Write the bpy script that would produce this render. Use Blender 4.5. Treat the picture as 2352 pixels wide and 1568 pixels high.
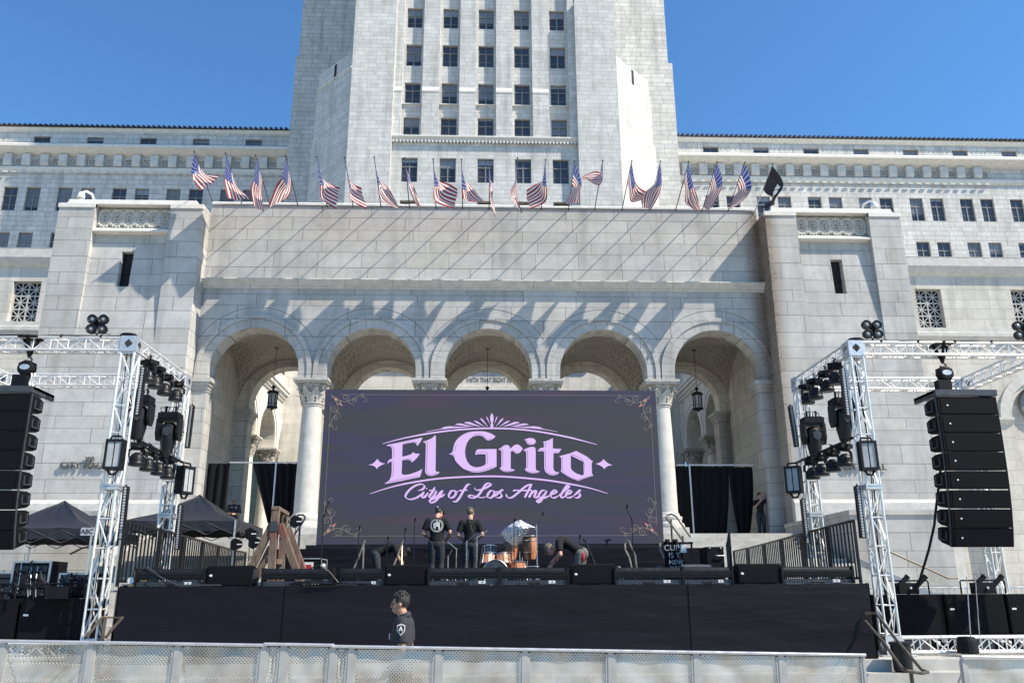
import bpy, bmesh, math, random
from math import sin, cos, pi, radians, sqrt, atan2, tan, floor
from mathutils import Vector, Matrix
for o in list(bpy.data.objects): bpy.data.objects.remove(o)
scene = bpy.context.scene
random.seed(7)
# ------------------------------------------------------------------ camera
FPX, PITCH, YAW, ROLL, EYE = 1900., radians(16.8), radians(2.15), radians(0.27), 1.8
_f = Vector((sin(YAW)*cos(PITCH), cos(YAW)*cos(PITCH), sin(PITCH)))
_r = Vector((cos(YAW), -sin(YAW), 0)); _u = _r.cross(_f)
CR = _r*cos(ROLL) - _u*sin(ROLL); CU = _r*sin(ROLL) + _u*cos(ROLL); CF = _f
CAM = Vector((0, 0, EYE))
cam_d = bpy.data.cameras.new("camera"); cam = bpy.data.objects.new("camera", cam_d)
scene.collection.objects.link(cam); scene.camera = cam
m = Matrix((CR, CU, -CF)).transposed().to_4x4(); m.translation = CAM; cam.matrix_world = m
cam_d.sensor_width = 36; cam_d.lens = FPX/2352*36; cam_d.clip_end = 3000; cam_d.clip_start = .1
scene.render.resolution_x = 1024; scene.render.resolution_y = 682
# ------------------------------------------------------------------ world, sun, exposure
SUN = Vector((2.2, -1, 2.6)).normalized()
EL = math.asin(SUN.z); AZ = atan2(SUN.x, SUN.y)
w = bpy.data.worlds.new("World"); scene.world = w; w.use_nodes = True
nt = w.node_tree; bg = nt.nodes["Background"]; sky = nt.nodes.new("ShaderNodeTexSky")
sky.sky_type = 'NISHITA'; sky.sun_disc = False; sky.sun_elevation = EL; sky.sun_rotation = AZ
sky.altitude = 100; sky.air_density = 1.2; sky.dust_density = .2; sky.ozone_density = 2.2
tn = nt.nodes.new('ShaderNodeMixRGB'); tn.blend_type = 'MULTIPLY'; tn.inputs[0].default_value = 1; tn.inputs[2].default_value = (.62,1.03,1.38,1)
nt.links.new(sky.outputs[0], tn.inputs[1]); nt.links.new(tn.outputs[0], bg.inputs[0]); bg.inputs[1].default_value = .095
sd = bpy.data.lights.new("sun", 'SUN'); sun = bpy.data.objects.new("sun", sd); scene.collection.objects.link(sun)
sd.energy = 5.0; sd.angle = radians(.53); sd.color = (1, .91, .76)
sun.rotation_euler = SUN.to_track_quat('Z', 'Y').to_euler(); sun.location = (20, -10, 60)
scene.view_settings.view_transform = 'Standard'; scene.view_settings.look = 'None'
scene.view_settings.exposure = 0.60; scene.view_settings.gamma = 1
# ------------------------------------------------------------------ helpers
def ray(x, y): return CF*FPX + CR*(x-1176) + CU*(784-y)
def at(x, y, Y):
    d = ray(x, y); return CAM + d*(Y/d.y)
def atz(x, y, Z):
    d = ray(x, y); return CAM + d*((Z-EYE)/d.z)
def cr(ox, oy, s, x, y, Y): return at((ox+x/s)/1.2245, (oy+y/s)/1.2245, Y)
def V(*a): return Vector(a)
class MB:
    def __init__(s): s.v = []; s.f = []; s.mi = []; s.uv = {}; s.cur = 0
    def add(s, vs, fs):
        n = len(s.v); s.v += [tuple(v) for v in vs]
        for f in fs: s.f.append(tuple(n+i for i in f)); s.mi.append(s.cur)
        return n
    def box(s, x0, x1, y0, y1, z0, z1):
        s.add([(x0,y0,z0),(x1,y0,z0),(x1,y1,z0),(x0,y1,z0),(x0,y0,z1),(x1,y0,z1),(x1,y1,z1),(x0,y1,z1)],
              [(0,3,2,1),(4,5,6,7),(0,1,5,4),(1,2,6,5),(2,3,7,6),(3,0,4,7)])
    def obox(s, c, ax, ay, az):
        c, ax, ay, az = map(Vector, (c, ax, ay, az))
        P = [c+ax*i+ay*j+az*k for k in (-1,1) for (i,j) in ((-1,-1),(1,-1),(1,1),(-1,1))]
        s.add(P, [(0,3,2,1),(4,5,6,7),(0,1,5,4),(1,2,6,5),(2,3,7,6),(3,0,4,7)])
    def quad(s, a, b, c, d): s.add([a,b,c,d], [(0,1,2,3)])
    def tube(s, pts, r, n=6, cap=True, r2=None):
        pts = [Vector(p) for p in pts]; m = len(pts)
        rs = r if isinstance(r, (list, tuple)) else [r + ((r2-r)*i/(m-1) if r2 is not None else 0) for i in range(m)]
        vs = []; prev = None
        for i, p in enumerate(pts):
            t = (pts[min(i+1,m-1)]-pts[max(i-1,0)])
            if t.length < 1e-9: t = Vector((0,0,1))
            t.normalize()
            if prev is None:
                a = Vector((0,0,1)) if abs(t.z) < .9 else Vector((1,0,0)); prev = t.cross(a).normalized()
            prev = (prev - t*prev.dot(t))
            if prev.length < 1e-6: prev = t.orthogonal()
            prev.normalize(); b = t.cross(prev)
            for k in range(n):
                q = 2*pi*k/n; vs.append(p + (prev*cos(q)+b*sin(q))*rs[i])
        fs = []
        for i in range(m-1):
            for k in range(n):
                fs.append((i*n+k, i*n+(k+1)%n, (i+1)*n+(k+1)%n, (i+1)*n+k))
        if cap: fs.append(tuple(range(n-1,-1,-1))); fs.append(tuple((m-1)*n+k for k in range(n)))
        s.add(vs, fs)
    def lathe(s, c, prof, n=24, axis=(0,0,1), sx=1, sy=1):
        c = Vector(c); az = Vector(axis).normalized()
        ax = az.orthogonal().normalized() if abs(az.z) < .999 else Vector((1,0,0)); ay = az.cross(ax)
        vs = [c+az*z+(ax*cos(2*pi*k/n)*sx+ay*sin(2*pi*k/n)*sy)*r for r, z in prof for k in range(n)]
        fs = [(i*n+k, i*n+(k+1)%n, (i+1)*n+(k+1)%n, (i+1)*n+k) for i in range(len(prof)-1) for k in range(n)]
        fs.append(tuple(range(n-1,-1,-1))); fs.append(tuple((len(prof)-1)*n+k for k in range(n)))
        s.add(vs, fs)
    def prism(s, poly, o, ux, uy, d):
        """poly of (a,b) in plane o+a*ux+b*uy, pushed by vector d"""
        o, ux, uy, d = map(Vector, (o, ux, uy, d)); n = len(poly)
        A = [o+ux*a+uy*b for a, b in poly]
        s.add(A+[p+d for p in A], [tuple(range(n-1,-1,-1)), tuple(range(n,2*n))]+[(i,(i+1)%n,n+(i+1)%n,n+i) for i in range(n)])
    def prof_x(s, prof, x0, x1):
        """profile of (y,z) run along x"""
        n = len(prof)
        s.add([(x0,y,z) for y,z in prof]+[(x1,y,z) for y,z in prof],
              [tuple(range(n)), tuple(range(2*n-1,n-1,-1))]+[(i,n+i,n+(i+1)%n,(i+1)%n) for i in range(n)])
    def xform(s, M, start=0): s.v[start:] = [tuple(M @ Vector(v)) for v in s.v[start:]]
    def ball(s, c, r, n=10, mm=7, sc=(1,1,1)):
        c = Vector(c); vs = []; fs = []
        for i in range(mm+1):
            t = pi*i/mm
            for k in range(n):
                q = 2*pi*k/n; vs.append(c+Vector((sin(t)*cos(q)*r*sc[0], sin(t)*sin(q)*r*sc[1], cos(t)*r*sc[2])))
        for i in range(mm):
            for k in range(n): fs.append((i*n+k,(i+1)*n+k,(i+1)*n+(k+1)%n,i*n+(k+1)%n))
        s.add(vs, fs)
    def split(s, key):
        out = {}
        for f, mi in zip(s.f, s.mi):
            c = [sum(s.v[i][k] for i in f)/len(f) for k in range(3)]; out.setdefault(key(c), []).append((f, mi))
        R = []
        for k in sorted(out):
            m_ = MB(); mp = {}
            for f, mi in out[k]:
                for i in f:
                    if i not in mp: mp[i] = len(m_.v); m_.v.append(s.v[i])
                m_.f.append(tuple(mp[i] for i in f)); m_.mi.append(mi)
            R.append(m_)
        return R
    def build(s, name, mat, parent=None, smooth=False, weld=False):
        me = bpy.data.meshes.new(name); me.from_pydata(s.v, [], s.f); me.validate()
        for mm in (mat if isinstance(mat, (list, tuple)) else [mat]): me.materials.append(mm)
        if len(me.polygons) == len(s.mi): me.polygons.foreach_set("material_index", s.mi)
        bm = bmesh.new(); bm.from_mesh(me)
        if weld: bmesh.ops.remove_doubles(bm, verts=bm.verts, dist=.0005)
        bmesh.ops.recalc_face_normals(bm, faces=bm.faces); bm.to_mesh(me); bm.free()
        if s.uv:
            pass
        if smooth:
            me.polygons.foreach_set("use_smooth", [True]*len(me.polygons))
            try: me.set_sharp_from_angle(angle=radians(smooth if smooth > 1 else 40))
            except Exception: pass
        o = bpy.data.objects.new(name, me); scene.collection.objects.link(o)
        if parent is not None:
            o.parent = parent; o.matrix_parent_inverse = Matrix.Translation(-parent.location) if parent.type == 'EMPTY' else Matrix()
        return o
def tag(o, label=None, cat=None, group=None, kind=None):
    if label: o['label'] = label
    if cat: o['category'] = cat
    if group: o['group'] = group
    if kind: o['kind'] = kind
    return o
def empty(name, loc, label=None, cat=None, group=None, kind=None):
    o = bpy.data.objects.new(name, None); o.location = loc; scene.collection.objects.link(o)
    o.empty_display_size = .2
    return tag(o, label, cat, group, kind)
def single(name, mb, mat, label, cat, group=None, kind=None, smooth=False):
    return tag(mb.build(name, mat, None, smooth), label, cat, group, kind)
def copy_tree(o, loc=None, parent=None, rz=None):
    c = o.copy(); scene.collection.objects.link(c)
    if parent is not None: c.parent = parent
    if loc is not None: c.location = loc
    if rz is not None: c.rotation_euler[2] = rz
    for ch in list(o.children): copy_tree(ch, None, c)
    return c
# ------------------------------------------------------------------ materials
class NT:
    def __init__(s, name):
        s.m = bpy.data.materials.new(name); s.m.use_nodes = True; s.t = s.m.node_tree
        s.p = s.t.nodes["Principled BSDF"]; s.out = s.t.nodes["Material Output"]
    def n(s, typ, **kw):
        nd = s.t.nodes.new("ShaderNode"+typ)
        for k, v in kw.items(): setattr(nd, k, v)
        return nd
    def L(s, a, b): s.t.links.new(a, b)
    def math(s, op, a, b=None, c=None):
        nd = s.n("Math", operation=op)
        for i, x in enumerate((a, b, c)):
            if x is None: continue
            if isinstance(x, (int, float)): nd.inputs[i].default_value = x
            else: s.L(x, nd.inputs[i])
        return nd.outputs[0]
    def mix(s, fac, a, b, blend='MIX'):
        nd = s.n("MixRGB", blend_type=blend)
        for i, x in enumerate((fac, a, b)):
            if isinstance(x, (int, float)): nd.inputs[i].default_value = x
            elif isinstance(x, tuple): nd.inputs[i].default_value = (*x, 1)
            else: s.L(x, nd.inputs[i])
        return nd.outputs[0]
    def noise(s, scale, detail=4, vec=None, rough=.55, dim='3D'):
        nd = s.n("TexNoise"); nd.inputs["Scale"].default_value = scale; nd.inputs["Detail"].default_value = detail
        nd.inputs["Roughness"].default_value = rough
        if vec is not None: s.L(vec, nd.inputs["Vector"])
        return nd.outputs[0]
    def ramp(s, fac, a, b, lo=0., hi=1.):
        nd = s.n("MapRange"); s.L(fac, nd.inputs[0])
        for i, x in enumerate((a, b, lo, hi)): nd.inputs[i+1].default_value = x
        return nd.outputs[0]
    def bump(s, h, strength=.3, dist=.02, nrm=None):
        nd = s.n("Bump"); nd.inputs["Strength"].default_value = strength; nd.inputs["Distance"].default_value = dist
        s.L(h, nd.inputs["Height"])
        if nrm is not None: s.L(nrm, nd.inputs["Normal"])
        return nd.outputs[0]
    def col(s, c): s.p.inputs["Base Color"].default_value = (*c, 1) if isinstance(c, tuple) else (0,0,0,1); return s
    def set(s, **kw):
        for k, v in kw.items(): s.p.inputs[k.replace('_', ' ')].default_value = v
        return s
def simple(name, c, rough=.6, metal=0, var=.12, scale=6, bump=0, spec=.5):
    N = NT(name); pos = N.n("NewGeometry").outputs["Position"]
    nz = N.noise(scale, 5, pos); f = N.ramp(nz, .3, .7, 1-var, 1+var)
    N.L(N.mix(1., tuple(c), f, 'MULTIPLY'), N.p.inputs["Base Color"])
    N.set(Roughness=rough, Metallic=metal); N.p.inputs["Specular IOR Level"].default_value = spec
    N.L(N.ramp(nz, .3, .7, max(rough-.08,.02), min(rough+.1,1)), N.p.inputs["Roughness"])
    if bump: N.L(N.bump(nz, bump), N.p.inputs["Normal"])
    return N.m
def wallcoords(N):
    g = N.n("NewGeometry"); sp = N.n("SeparateXYZ"); N.L(g.outputs["Position"], sp.inputs[0])
    sn = N.n("SeparateXYZ"); N.L(g.outputs["True Normal"], sn.inputs[0])
    u = N.math('SUBTRACT', N.math('MULTIPLY', sp.outputs[1], sn.outputs[0]), N.math('MULTIPLY', sp.outputs[0], sn.outputs[1]))
    return u, sp.outputs[2], g.outputs["Position"], sp
def stone(name, c1, c2, bw, bh, joint=.012, jc=(.13,.13,.13), warp=.0, weather=.25, tint=(.5,.45,.34), jdark=.75, stain=False, rough=.75):
    N = NT(name); u, v, pos, sp = wallcoords(N)
    if warp: v = N.math('ADD', v, N.math('MULTIPLY', N.math('SINE', N.math('MULTIPLY', v, 2.3)), warp))
    row = N.math('FLOOR', N.math('DIVIDE', v, bh))
    wn = N.n("TexWhiteNoise", noise_dimensions='1D'); N.L(row, wn.inputs["W"])
    uu = N.math('MULTIPLY', u, N.ramp(wn.outputs[0], 0, 1, .8, 1.25)); uu = N.math('ADD', uu, N.math('MULTIPLY', wn.outputs[0], 37.3))
    cb = N.n("CombineXYZ"); N.L(uu, cb.inputs[0]); N.L(v, cb.inputs[1])
    b = N.n("TexBrick"); b.offset = 0.; b.squash = 1; N.L(cb.outputs[0], b.inputs["Vector"])
    b.inputs["Scale"].default_value = 1; b.inputs["Brick Width"].default_value = bw; b.inputs["Row Height"].default_value = bh
    b.inputs["Mortar Size"].default_value = joint; b.inputs["Mortar Smooth"].default_value = .3; b.inputs["Bias"].default_value = 0
    b.inputs["Color1"].default_value = (*c1, 1); b.inputs["Color2"].default_value = (*c2, 1); b.inputs["Mortar"].default_value = (*c1, 1)
    # odd tinted blocks
    cell = N.n("CombineXYZ"); N.L(row, cell.inputs[0]); N.L(N.math('FLOOR', N.math('DIVIDE', uu, bw)), cell.inputs[1])
    w2 = N.n("TexWhiteNoise", noise_dimensions='2D'); N.L(cell.outputs[0], w2.inputs["Vector"])
    c = N.mix(N.ramp(w2.outputs[0], .86, 1., 0, .22), b.outputs["Color"], tint)
    n1 = N.noise(.7, 6, pos); n2 = N.noise(9, 6, pos, .65); n3 = N.noise(2.6, 5, pos)
    k = N.math('MULTIPLY', N.ramp(n1, .3, .7, 1-weather, 1+weather*.35), N.ramp(n2, .3, .7, .93, 1.06))
    k = N.math('MULTIPLY', k, N.ramp(n3, .35, .7, 1.03, .9))
    st = N.n("TexNoise"); mp = N.n("Mapping"); mp.inputs["Scale"].default_value = (1.6, 1.6, .12); N.L(pos, mp.inputs[0]); N.L(mp.outputs[0], st.inputs["Vector"])
    st.inputs["Scale"].default_value = 1.3; st.inputs["Detail"].default_value = 5
    k = N.math('MULTIPLY', k, N.ramp(st.outputs[0], .48, .75, 1.02, .76))
    c = N.mix(1., c, k, 'MULTIPLY')
    c = N.mix(N.math('MULTIPLY', b.outputs["Fac"], jdark), c, jc)
    if stain:   # rust-brown run-off down the inner edge of the south pier
        dx = N.math('ABSOLUTE', N.math('SUBTRACT', sp.outputs[0], 12.02))
        mk = N.ramp(N.math('ADD', dx, N.math('MULTIPLY', n3, .5)), .25, .95, 1, 0)
        mk = N.math('MULTIPLY', mk, N.ramp(sp.outputs[2], 4, 13, .5, 1.)); mk = N.math('MULTIPLY', mk, N.ramp(n2, .3, .6, .5, 1))
        c = N.mix(mk, c, (.16,.10,.055))
    N.L(c, N.p.inputs["Base Color"]); N.set(Roughness=rough); N.p.inputs["Specular IOR Level"].default_value = .25
    h = N.math('SUBTRACT', N.math('MULTIPLY', n2, .25), b.outputs["Fac"])
    N.L(N.bump(h, .5, .012), N.p.inputs["Normal"])
    return N.m
M = {}
M['granite'] = stone('granite ashlar', (.442,.430,.408), (.515,.503,.477), 2.15, .60, .013, (.12,.12,.12), warp=.10, weather=.15, stain=True)
M['granite_base'] = stone('granite base wall', (.535,.505,.45), (.615,.58,.515), 2.0, .62, .010, (.16,.155,.14), warp=.1, weather=.14)
M['terra'] = stone('glazed terracotta blocks', (.545,.535,.51), (.65,.64,.61), .78, .335, .015, (.25,.24,.23), weather=.12, tint=(.62,.57,.46), jdark=.62)
M['terra_wing'] = stone('wing terracotta blocks', (.545,.535,.51), (.65,.64,.61), 1.12, .46, .022, (.24,.23,.22), weather=.12, tint=(.62,.57,.46), jdark=.8)
M['cream'] = stone('cream court stone', (.66,.635,.565), (.72,.69,.62), 1.9, .58, .009, (.34,.31,.26), weather=.1)
M['trim'] = simple('dressed stone trim', (.53,.51,.47), .75, 0, .14, 3, .25, .25)
M['trim_white'] = simple('pale terracotta trim', (.68,.66,.61), .7, 0, .1, 3, .2, .25)
M['capital'] = simple('carved capital stone', (.46,.44,.40), .8, 0, .25, 8, .5, .2)
M['joint'] = simple('dark joint', (.10,.10,.10), .9, 0, .1)
M['steps'] = stone('granite steps', (.48,.46,.42), (.54,.52,.47), 1.8, 5.0, .008, (.2,.19,.17), weather=.2)
M['alu'] = simple('truss aluminium', (.80,.785,.755), .38, .4, .08, 14, 0, .6)
M['post'] = simple('brushed barrier post', (.43,.42,.395), .45, .3, .1, 6)
M['alu_plate'] = simple('aluminium plate', (.60,.61,.62), .38, .6, .08, 10, 0, .6)
M['steel'] = simple('galvanised steel', (.55,.56,.57), .4, .7, .1, 10)
M['black'] = simple('black painted metal', (.008,.008,.010), .42, 0, .25, 10, 0, .35)
M['black_matte'] = simple('black matte plastic', (.007,.007,.009), .6, 0, .25, 12, .1, .2)
M['speaker'] = simple('speaker cabinet paint', (.005,.005,.0065), .6, 0, .25, 9, .1, .18)
M['grille'] = simple('speaker grille', (.006,.006,.008), .75, 0, .3, 40, .2, .12)
M['darkgray'] = simple('dark grey metal', (.05,.055,.065), .45, .2, .2, 9)
M['bronze'] = simple('aged bronze rail', (.20,.17,.135), .42, .6, .25, 12, .1)
M['brownmetal'] = simple('weathered steel pipe', (.11,.09,.07), .45, .5, .3, 14, .1)
M['white'] = simple('white paint', (.75,.76,.77), .45, 0, .05)
M['chalk'] = simple('brushed white paint', (.38,.39,.42), .8)
M['paper'] = simple('white paper', (.72,.72,.70), .8, 0, .05)
M['skin_light'] = simple('light skin', (.56,.33,.24), .5, 0, .1, 20, .05, .35)
M['skin_tan'] = simple('tan skin', (.40,.23,.155), .5, 0, .12, 20, .05, .35)
M['skin_ruddy'] = simple('ruddy skin', (.58,.29,.21), .5, 0, .12, 20, .05, .35)
M['hair_dark'] = simple('dark hair', (.02,.017,.015), .45, 0, .5, 90, .6, .5)
M['hair_brown'] = simple('grey brown hair', (.15,.11,.075), .5, 0, .6, 90, .6, .5)
M['denim'] = simple('black denim', (.035,.038,.046), .8, 0, .5, 14, .4, .2)
M['greyjean'] = simple('grey trousers', (.13,.125,.115), .85, 0, .3, 14, .4, .2)
M['tee'] = simple('black cotton shirt', (.016,.016,.018), .85, 0, .3, 10, .5, .2)
M['polo'] = simple('charcoal uniform shirt', (.035,.034,.042), .8, 0, .3, 8, .5, .25)
M['olive'] = simple('olive cap cloth', (.13,.12,.09), .9, 0, .3, 20, .3, .1)
M['sole'] = simple('shoe rubber', (.02,.02,.02), .7)
M['red'] = simple('red plastic', (.42,.02,.03), .4)
M['orange'] = simple('copper drum wrap', (.62,.24,.12), .3, .2, .2, 6)
M['wood'] = simple('dark wood shell', (.10,.06,.035), .4, 0, .3, 8)
M['brass'] = simple('brass', (.45,.33,.14), .3, .9, .1)
M['chrome'] = simple('chrome', (.62,.60,.57), .28, .9, .05)
def wood():
    N = NT('weathered timber'); tc = N.n("TexCoord"); mp = N.n("Mapping"); mp.inputs["Scale"].default_value = (14,14,1.3); N.L(tc.outputs["Object"], mp.inputs[0])
    n1 = N.noise(3, 8, mp.outputs[0], .65); pos = N.n("NewGeometry").outputs["Position"]; n2 = N.noise(2.2, 4, pos); n3 = N.noise(38, 2, pos)
    c = N.mix(N.ramp(n1, .35, .7), (.085,.055,.038), (.30,.215,.155)); c = N.mix(N.ramp(n2, .52, .66, 0, .55), c, (.22,.045,.04))
    c = N.mix(N.ramp(n3, .66, .72, 0, .8), c, (.03,.02,.015))
    N.L(c, N.p.inputs["Base Color"]); N.set(Roughness=.85); N.L(N.bump(n1, .8, .02), N.p.inputs["Normal"]); return N.m
M['timber'] = wood()
def cloth(name, c, rough, wx, wz, strength, sheen=.0, spec=.3, dist=.06):
    N = NT(name); pos = N.n("NewGeometry").outputs["Position"]; mp = N.n("Mapping"); mp.inputs["Scale"].default_value = (wx, wx, wz); N.L(pos, mp.inputs[0])
    n1 = N.noise(1, 3, mp.outputs[0], .5); n2 = N.noise(120, 2, pos)
    N.L(N.mix(1., c, N.ramp(n2, .3, .7, .8, 1.2), 'MULTIPLY'), N.p.inputs["Base Color"]); N.set(Roughness=rough)
    N.p.inputs["Specular IOR Level"].default_value = spec; N.p.inputs["Sheen Weight"].default_value = sheen
    N.L(N.bump(n1, strength, dist), N.p.inputs["Normal"]); return N.m
M['skirt'] = cloth('black stage skirt cloth', (.0065,.0055,.010), .55, .5, 2.2, 1., .0, .20)
M['drape'] = cloth('black velour drape', (.006,.006,.008), .85, 3.5, .15, .6, .02, .15)
M['tent'] = cloth('charcoal canopy fabric', (.020,.022,.030), .5, 1.2, 1.2, .5, 0, .3)
def glass(name, c, var=.5):
    N = NT(name); oi = N.n("ObjectInfo"); g = N.n("TexCoord"); sp = N.n("SeparateXYZ"); N.L(g.outputs["Generated"], sp.inputs[0])
    # blinds hung to a different height in each window behind the glass
    bl = N.math('GREATER_THAN', sp.outputs[2], N.ramp(oi.outputs["Random"], 0, 1, .15, 1.3))
    cc = N.mix(bl, c, tuple(min(1, x*4+.10) for x in c)); cc = N.mix(1., cc, N.ramp(oi.outputs["Random"], 0, 1, .5, 1.5), 'MULTIPLY')
    N.L(cc, N.p.inputs["Base Color"]); N.set(Roughness=.12); N.p.inputs["Specular IOR Level"].default_value = .6
    N.L(N.bump(N.noise(1.4, 2, g.outputs["Object"]), .12, .05), N.p.inputs["Normal"]); return N.m
M['glass'] = glass('office window glass', (.035,.038,.046))
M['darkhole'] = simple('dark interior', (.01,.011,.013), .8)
M['bronze_frame'] = simple('grey window frame', (.20,.20,.20), .5)
M['lattice'] = simple('stone lattice', (.42,.42,.41), .7)
M['lampglass'] = simple('frosted lamp glass', (.38,.39,.40), .4)
M['lens'] = simple('lens glass', (.55,.50,.42), .15, .6)
M['whitecam'] = simple('white camera housing', (.72,.72,.72), .4)
M['tile_roof'] = simple('dark roof tiles', (.035,.03,.035), .7, 0, .4, 5)
def ledmat():
    N = NT('LED wall picture'); tc = N.n("NewGeometry").outputs["Position"]; mp = N.n("Mapping"); mp.inputs["Scale"].default_value = (.22,.22,1.5); N.L(tc, mp.inputs[0])
    n1 = N.noise(1.0, 3, mp.outputs[0]); mp2 = N.n("Mapping"); mp2.inputs["Scale"].default_value = (.16,.2,2.1); mp2.inputs["Location"].default_value = (5,3,9); N.L(tc, mp2.inputs[0]); n2 = N.noise(1.0, 2, mp2.outputs[0])
    c = N.mix(N.ramp(n1, .44, .58), (.037,.042,.052), (.034,.036,.078)); c = N.mix(N.ramp(n2, .53, .66), c, (.062,.036,.072))
    sp = N.n("SeparateXYZ"); N.L(tc, sp.inputs[0])
    gx = N.math('FRACT', N.math('DIVIDE', sp.outputs[0], .5)); gz = N.math('FRACT', N.math('DIVIDE', sp.outputs[2], .5))
    seam = N.math('MAXIMUM', N.math('LESS_THAN', gx, .012), N.math('LESS_THAN', gz, .012))
    c = N.mix(N.math('MULTIPLY', seam, .18), c, (.02,.02,.03))
    N.set(Roughness=.75); N.p.inputs["Base Color"].default_value = (.018,.018,.02,1); N.p.inputs["Specular IOR Level"].default_value = .25
    N.L(c, N.p.inputs["Emission Color"]); N.p.inputs["Emission Strength"].default_value = .68; return N.m
M['led'] = ledmat()
def emis(name, c, s=1.0):
    N = NT(name); N.p.inputs["Base Color"].default_value = (.03,.03,.03,1); N.p.inputs["Emission Color"].default_value = (*c, 1); N.p.inputs["Emission Strength"].default_value = s; N.set(Roughness=.8); return N.m
M['lilac'] = emis('lilac screen letters', (.56,.385,.72), .85)
M['ledgold'] = emis('pale gold screen scrolls', (.22,.19,.165), .7)
M['ledrose'] = emis('rose screen leaves', (.50,.20,.18), .8)
M['leddark'] = emis('dark screen inline', (.075,.06,.10), .8)
def perf():
    N = NT('perforated aluminium sheet'); pos = N.n("NewGeometry").outputs["Position"]; sp = N.n("SeparateXYZ"); N.L(pos, sp.inputs[0])
    s = .037
    a = N.math('DIVIDE', N.math('ADD', sp.outputs[0], sp.outputs[2]), s); b = N.math('DIVIDE', N.math('SUBTRACT', sp.outputs[0], sp.outputs[2]), s)
    fa = N.math('SUBTRACT', N.math('FRACT', a), .5); fb = N.math('SUBTRACT', N.math('FRACT', b), .5)
    d = N.math('SQRT', N.math('ADD', N.math('MULTIPLY', fa, fa), N.math('MULTIPLY', fb, fb)))
    hole = N.math('LESS_THAN', d, .235)
    n1 = N.noise(2.2, 3, pos); n2 = N.noise(1.1, 2, pos)
    c = N.mix(N.ramp(n1, .42, .62), (.60,.57,.515), (.40,.355,.295)); N.L(c, N.p.inputs["Base Color"])  # patchy beige tones paint warm reflections into the sheet's base colour
    N.set(Metallic=.55, Roughness=.42); N.L(N.bump(N.noise(1.7, 2, pos), .30, .16), N.p.inputs["Normal"])
    tr = N.n("BsdfTransparent"); mx = N.n("MixShader"); N.L(hole, mx.inputs[0]); N.L(N.p.outputs[0], mx.inputs[1]); N.L(tr.outputs[0], mx.inputs[2]); N.L(mx.outputs[0], N.out.inputs[0])
    return N.m
M['perf'] = perf()
def foil():
    N = NT('silver foil'); pos = N.n("NewGeometry").outputs["Position"]; N.set(Metallic=.75, Roughness=.22); N.p.inputs["Base Color"].default_value = (.95,.96,.97,1)
    N.L(N.bump(N.noise(13, 4, pos, .6), .9, .12), N.p.inputs["Normal"]); return N.m
M['foil'] = foil()
def flagmat():
    N = NT('stars and stripes cloth'); uv = N.n("UVMap"); sp = N.n("SeparateXYZ"); N.L(uv.outputs[0], sp.inputs[0]); u, v = sp.outputs[0], sp.outputs[1]
    st = N.math('LESS_THAN', N.math('MODULO', N.math('FLOOR', N.math('MULTIPLY', v, 13)), 2), .5)
    c = N.mix(st, (.80,.78,.73), (.30,.012,.02))
    can = N.math('MULTIPLY', N.math('LESS_THAN', u, .40), N.math('LESS_THAN', v, 7/13.))
    a = N.math('FRACT', N.math('MULTIPLY', u, 15)); b = N.math('FRACT', N.math('MULTIPLY', v, 11.1*1.0))
    d = N.math('ADD', N.math('ABSOLUTE', N.math('SUBTRACT', a, .5)), N.math('ABSOLUTE', N.math('SUBTRACT', b, .5)))
    star = N.math('LESS_THAN', d, .235); cc = N.mix(star, (.016,.035,.20), (.75,.75,.77))
    c = N.mix(can, c, cc); N.L(c, N.p.inputs["Base Color"]); N.set(Roughness=.45); N.p.inputs["Specular IOR Level"].default_value = .6; N.p.inputs['Sheen Weight'].default_value = .12; N.p.inputs['Sheen Roughness'].default_value = .35; N.p.inputs['Coat Weight'].default_value = .15; N.p.inputs['Coat Roughness'].default_value = .30
    tl = N.n("BsdfTranslucent"); N.L(c, tl.inputs[0]); mx = N.n("MixShader"); mx.inputs[0].default_value = .40
    N.L(N.p.outputs[0], mx.inputs[1]); N.L(tl.outputs[0], mx.inputs[2]); N.L(mx.outputs[0], N.out.inputs[0]); return N.m
M['flag'] = flagmat()
M['flag_black'] = simple('black flag cloth', (.018,.019,.025), .6, 0, .15)
def herring():
    N = NT('chevron vault tile'); uv = N.n("UVMap"); sp = N.n("SeparateXYZ"); N.L(uv.outputs[0], sp.inputs[0]); u, v = sp.outputs[0], sp.outputs[1]
    W, H = .86, .20
    t = N.math('DIVIDE', u, W); fr = N.math('FRACT', t); tri = N.math('ABSOLUTE', N.math('SUBTRACT', fr, .5))
    q = N.math('DIVIDE', N.math('ADD', v, N.math('MULTIPLY', tri, W*2)), H)
    l1 = N.math('LESS_THAN', N.math('FRACT', q), .2)
    half = N.math('FRACT', N.math('ADD', N.math('MULTIPLY', t, 2), N.math('MULTIPLY', N.math('FLOOR', q), .5)))
    l2 = N.math('LESS_THAN', half, .05); line = N.math('MAXIMUM', l1, l2)
    cell = N.n("CombineXYZ"); N.L(N.math('FLOOR', q), cell.inputs[0]); N.L(N.math('FLOOR', N.math('MULTIPLY', t, 2)), cell.inputs[1])
    wn = N.n("TexWhiteNoise", noise_dimensions='2D'); N.L(cell.outputs[0], wn.inputs["Vector"])
    c = N.mix(wn.outputs[0], (.34,.31,.26), (.46,.42,.35)); c = N.mix(line, c, (.05,.045,.04))
    N.L(c, N.p.inputs["Base Color"]); N.set(Roughness=.7); N.L(N.bump(N.math('SUBTRACT', 1., line), .6, .02), N.p.inputs["Normal"]); return N.m
M['herring'] = herring()
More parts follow.
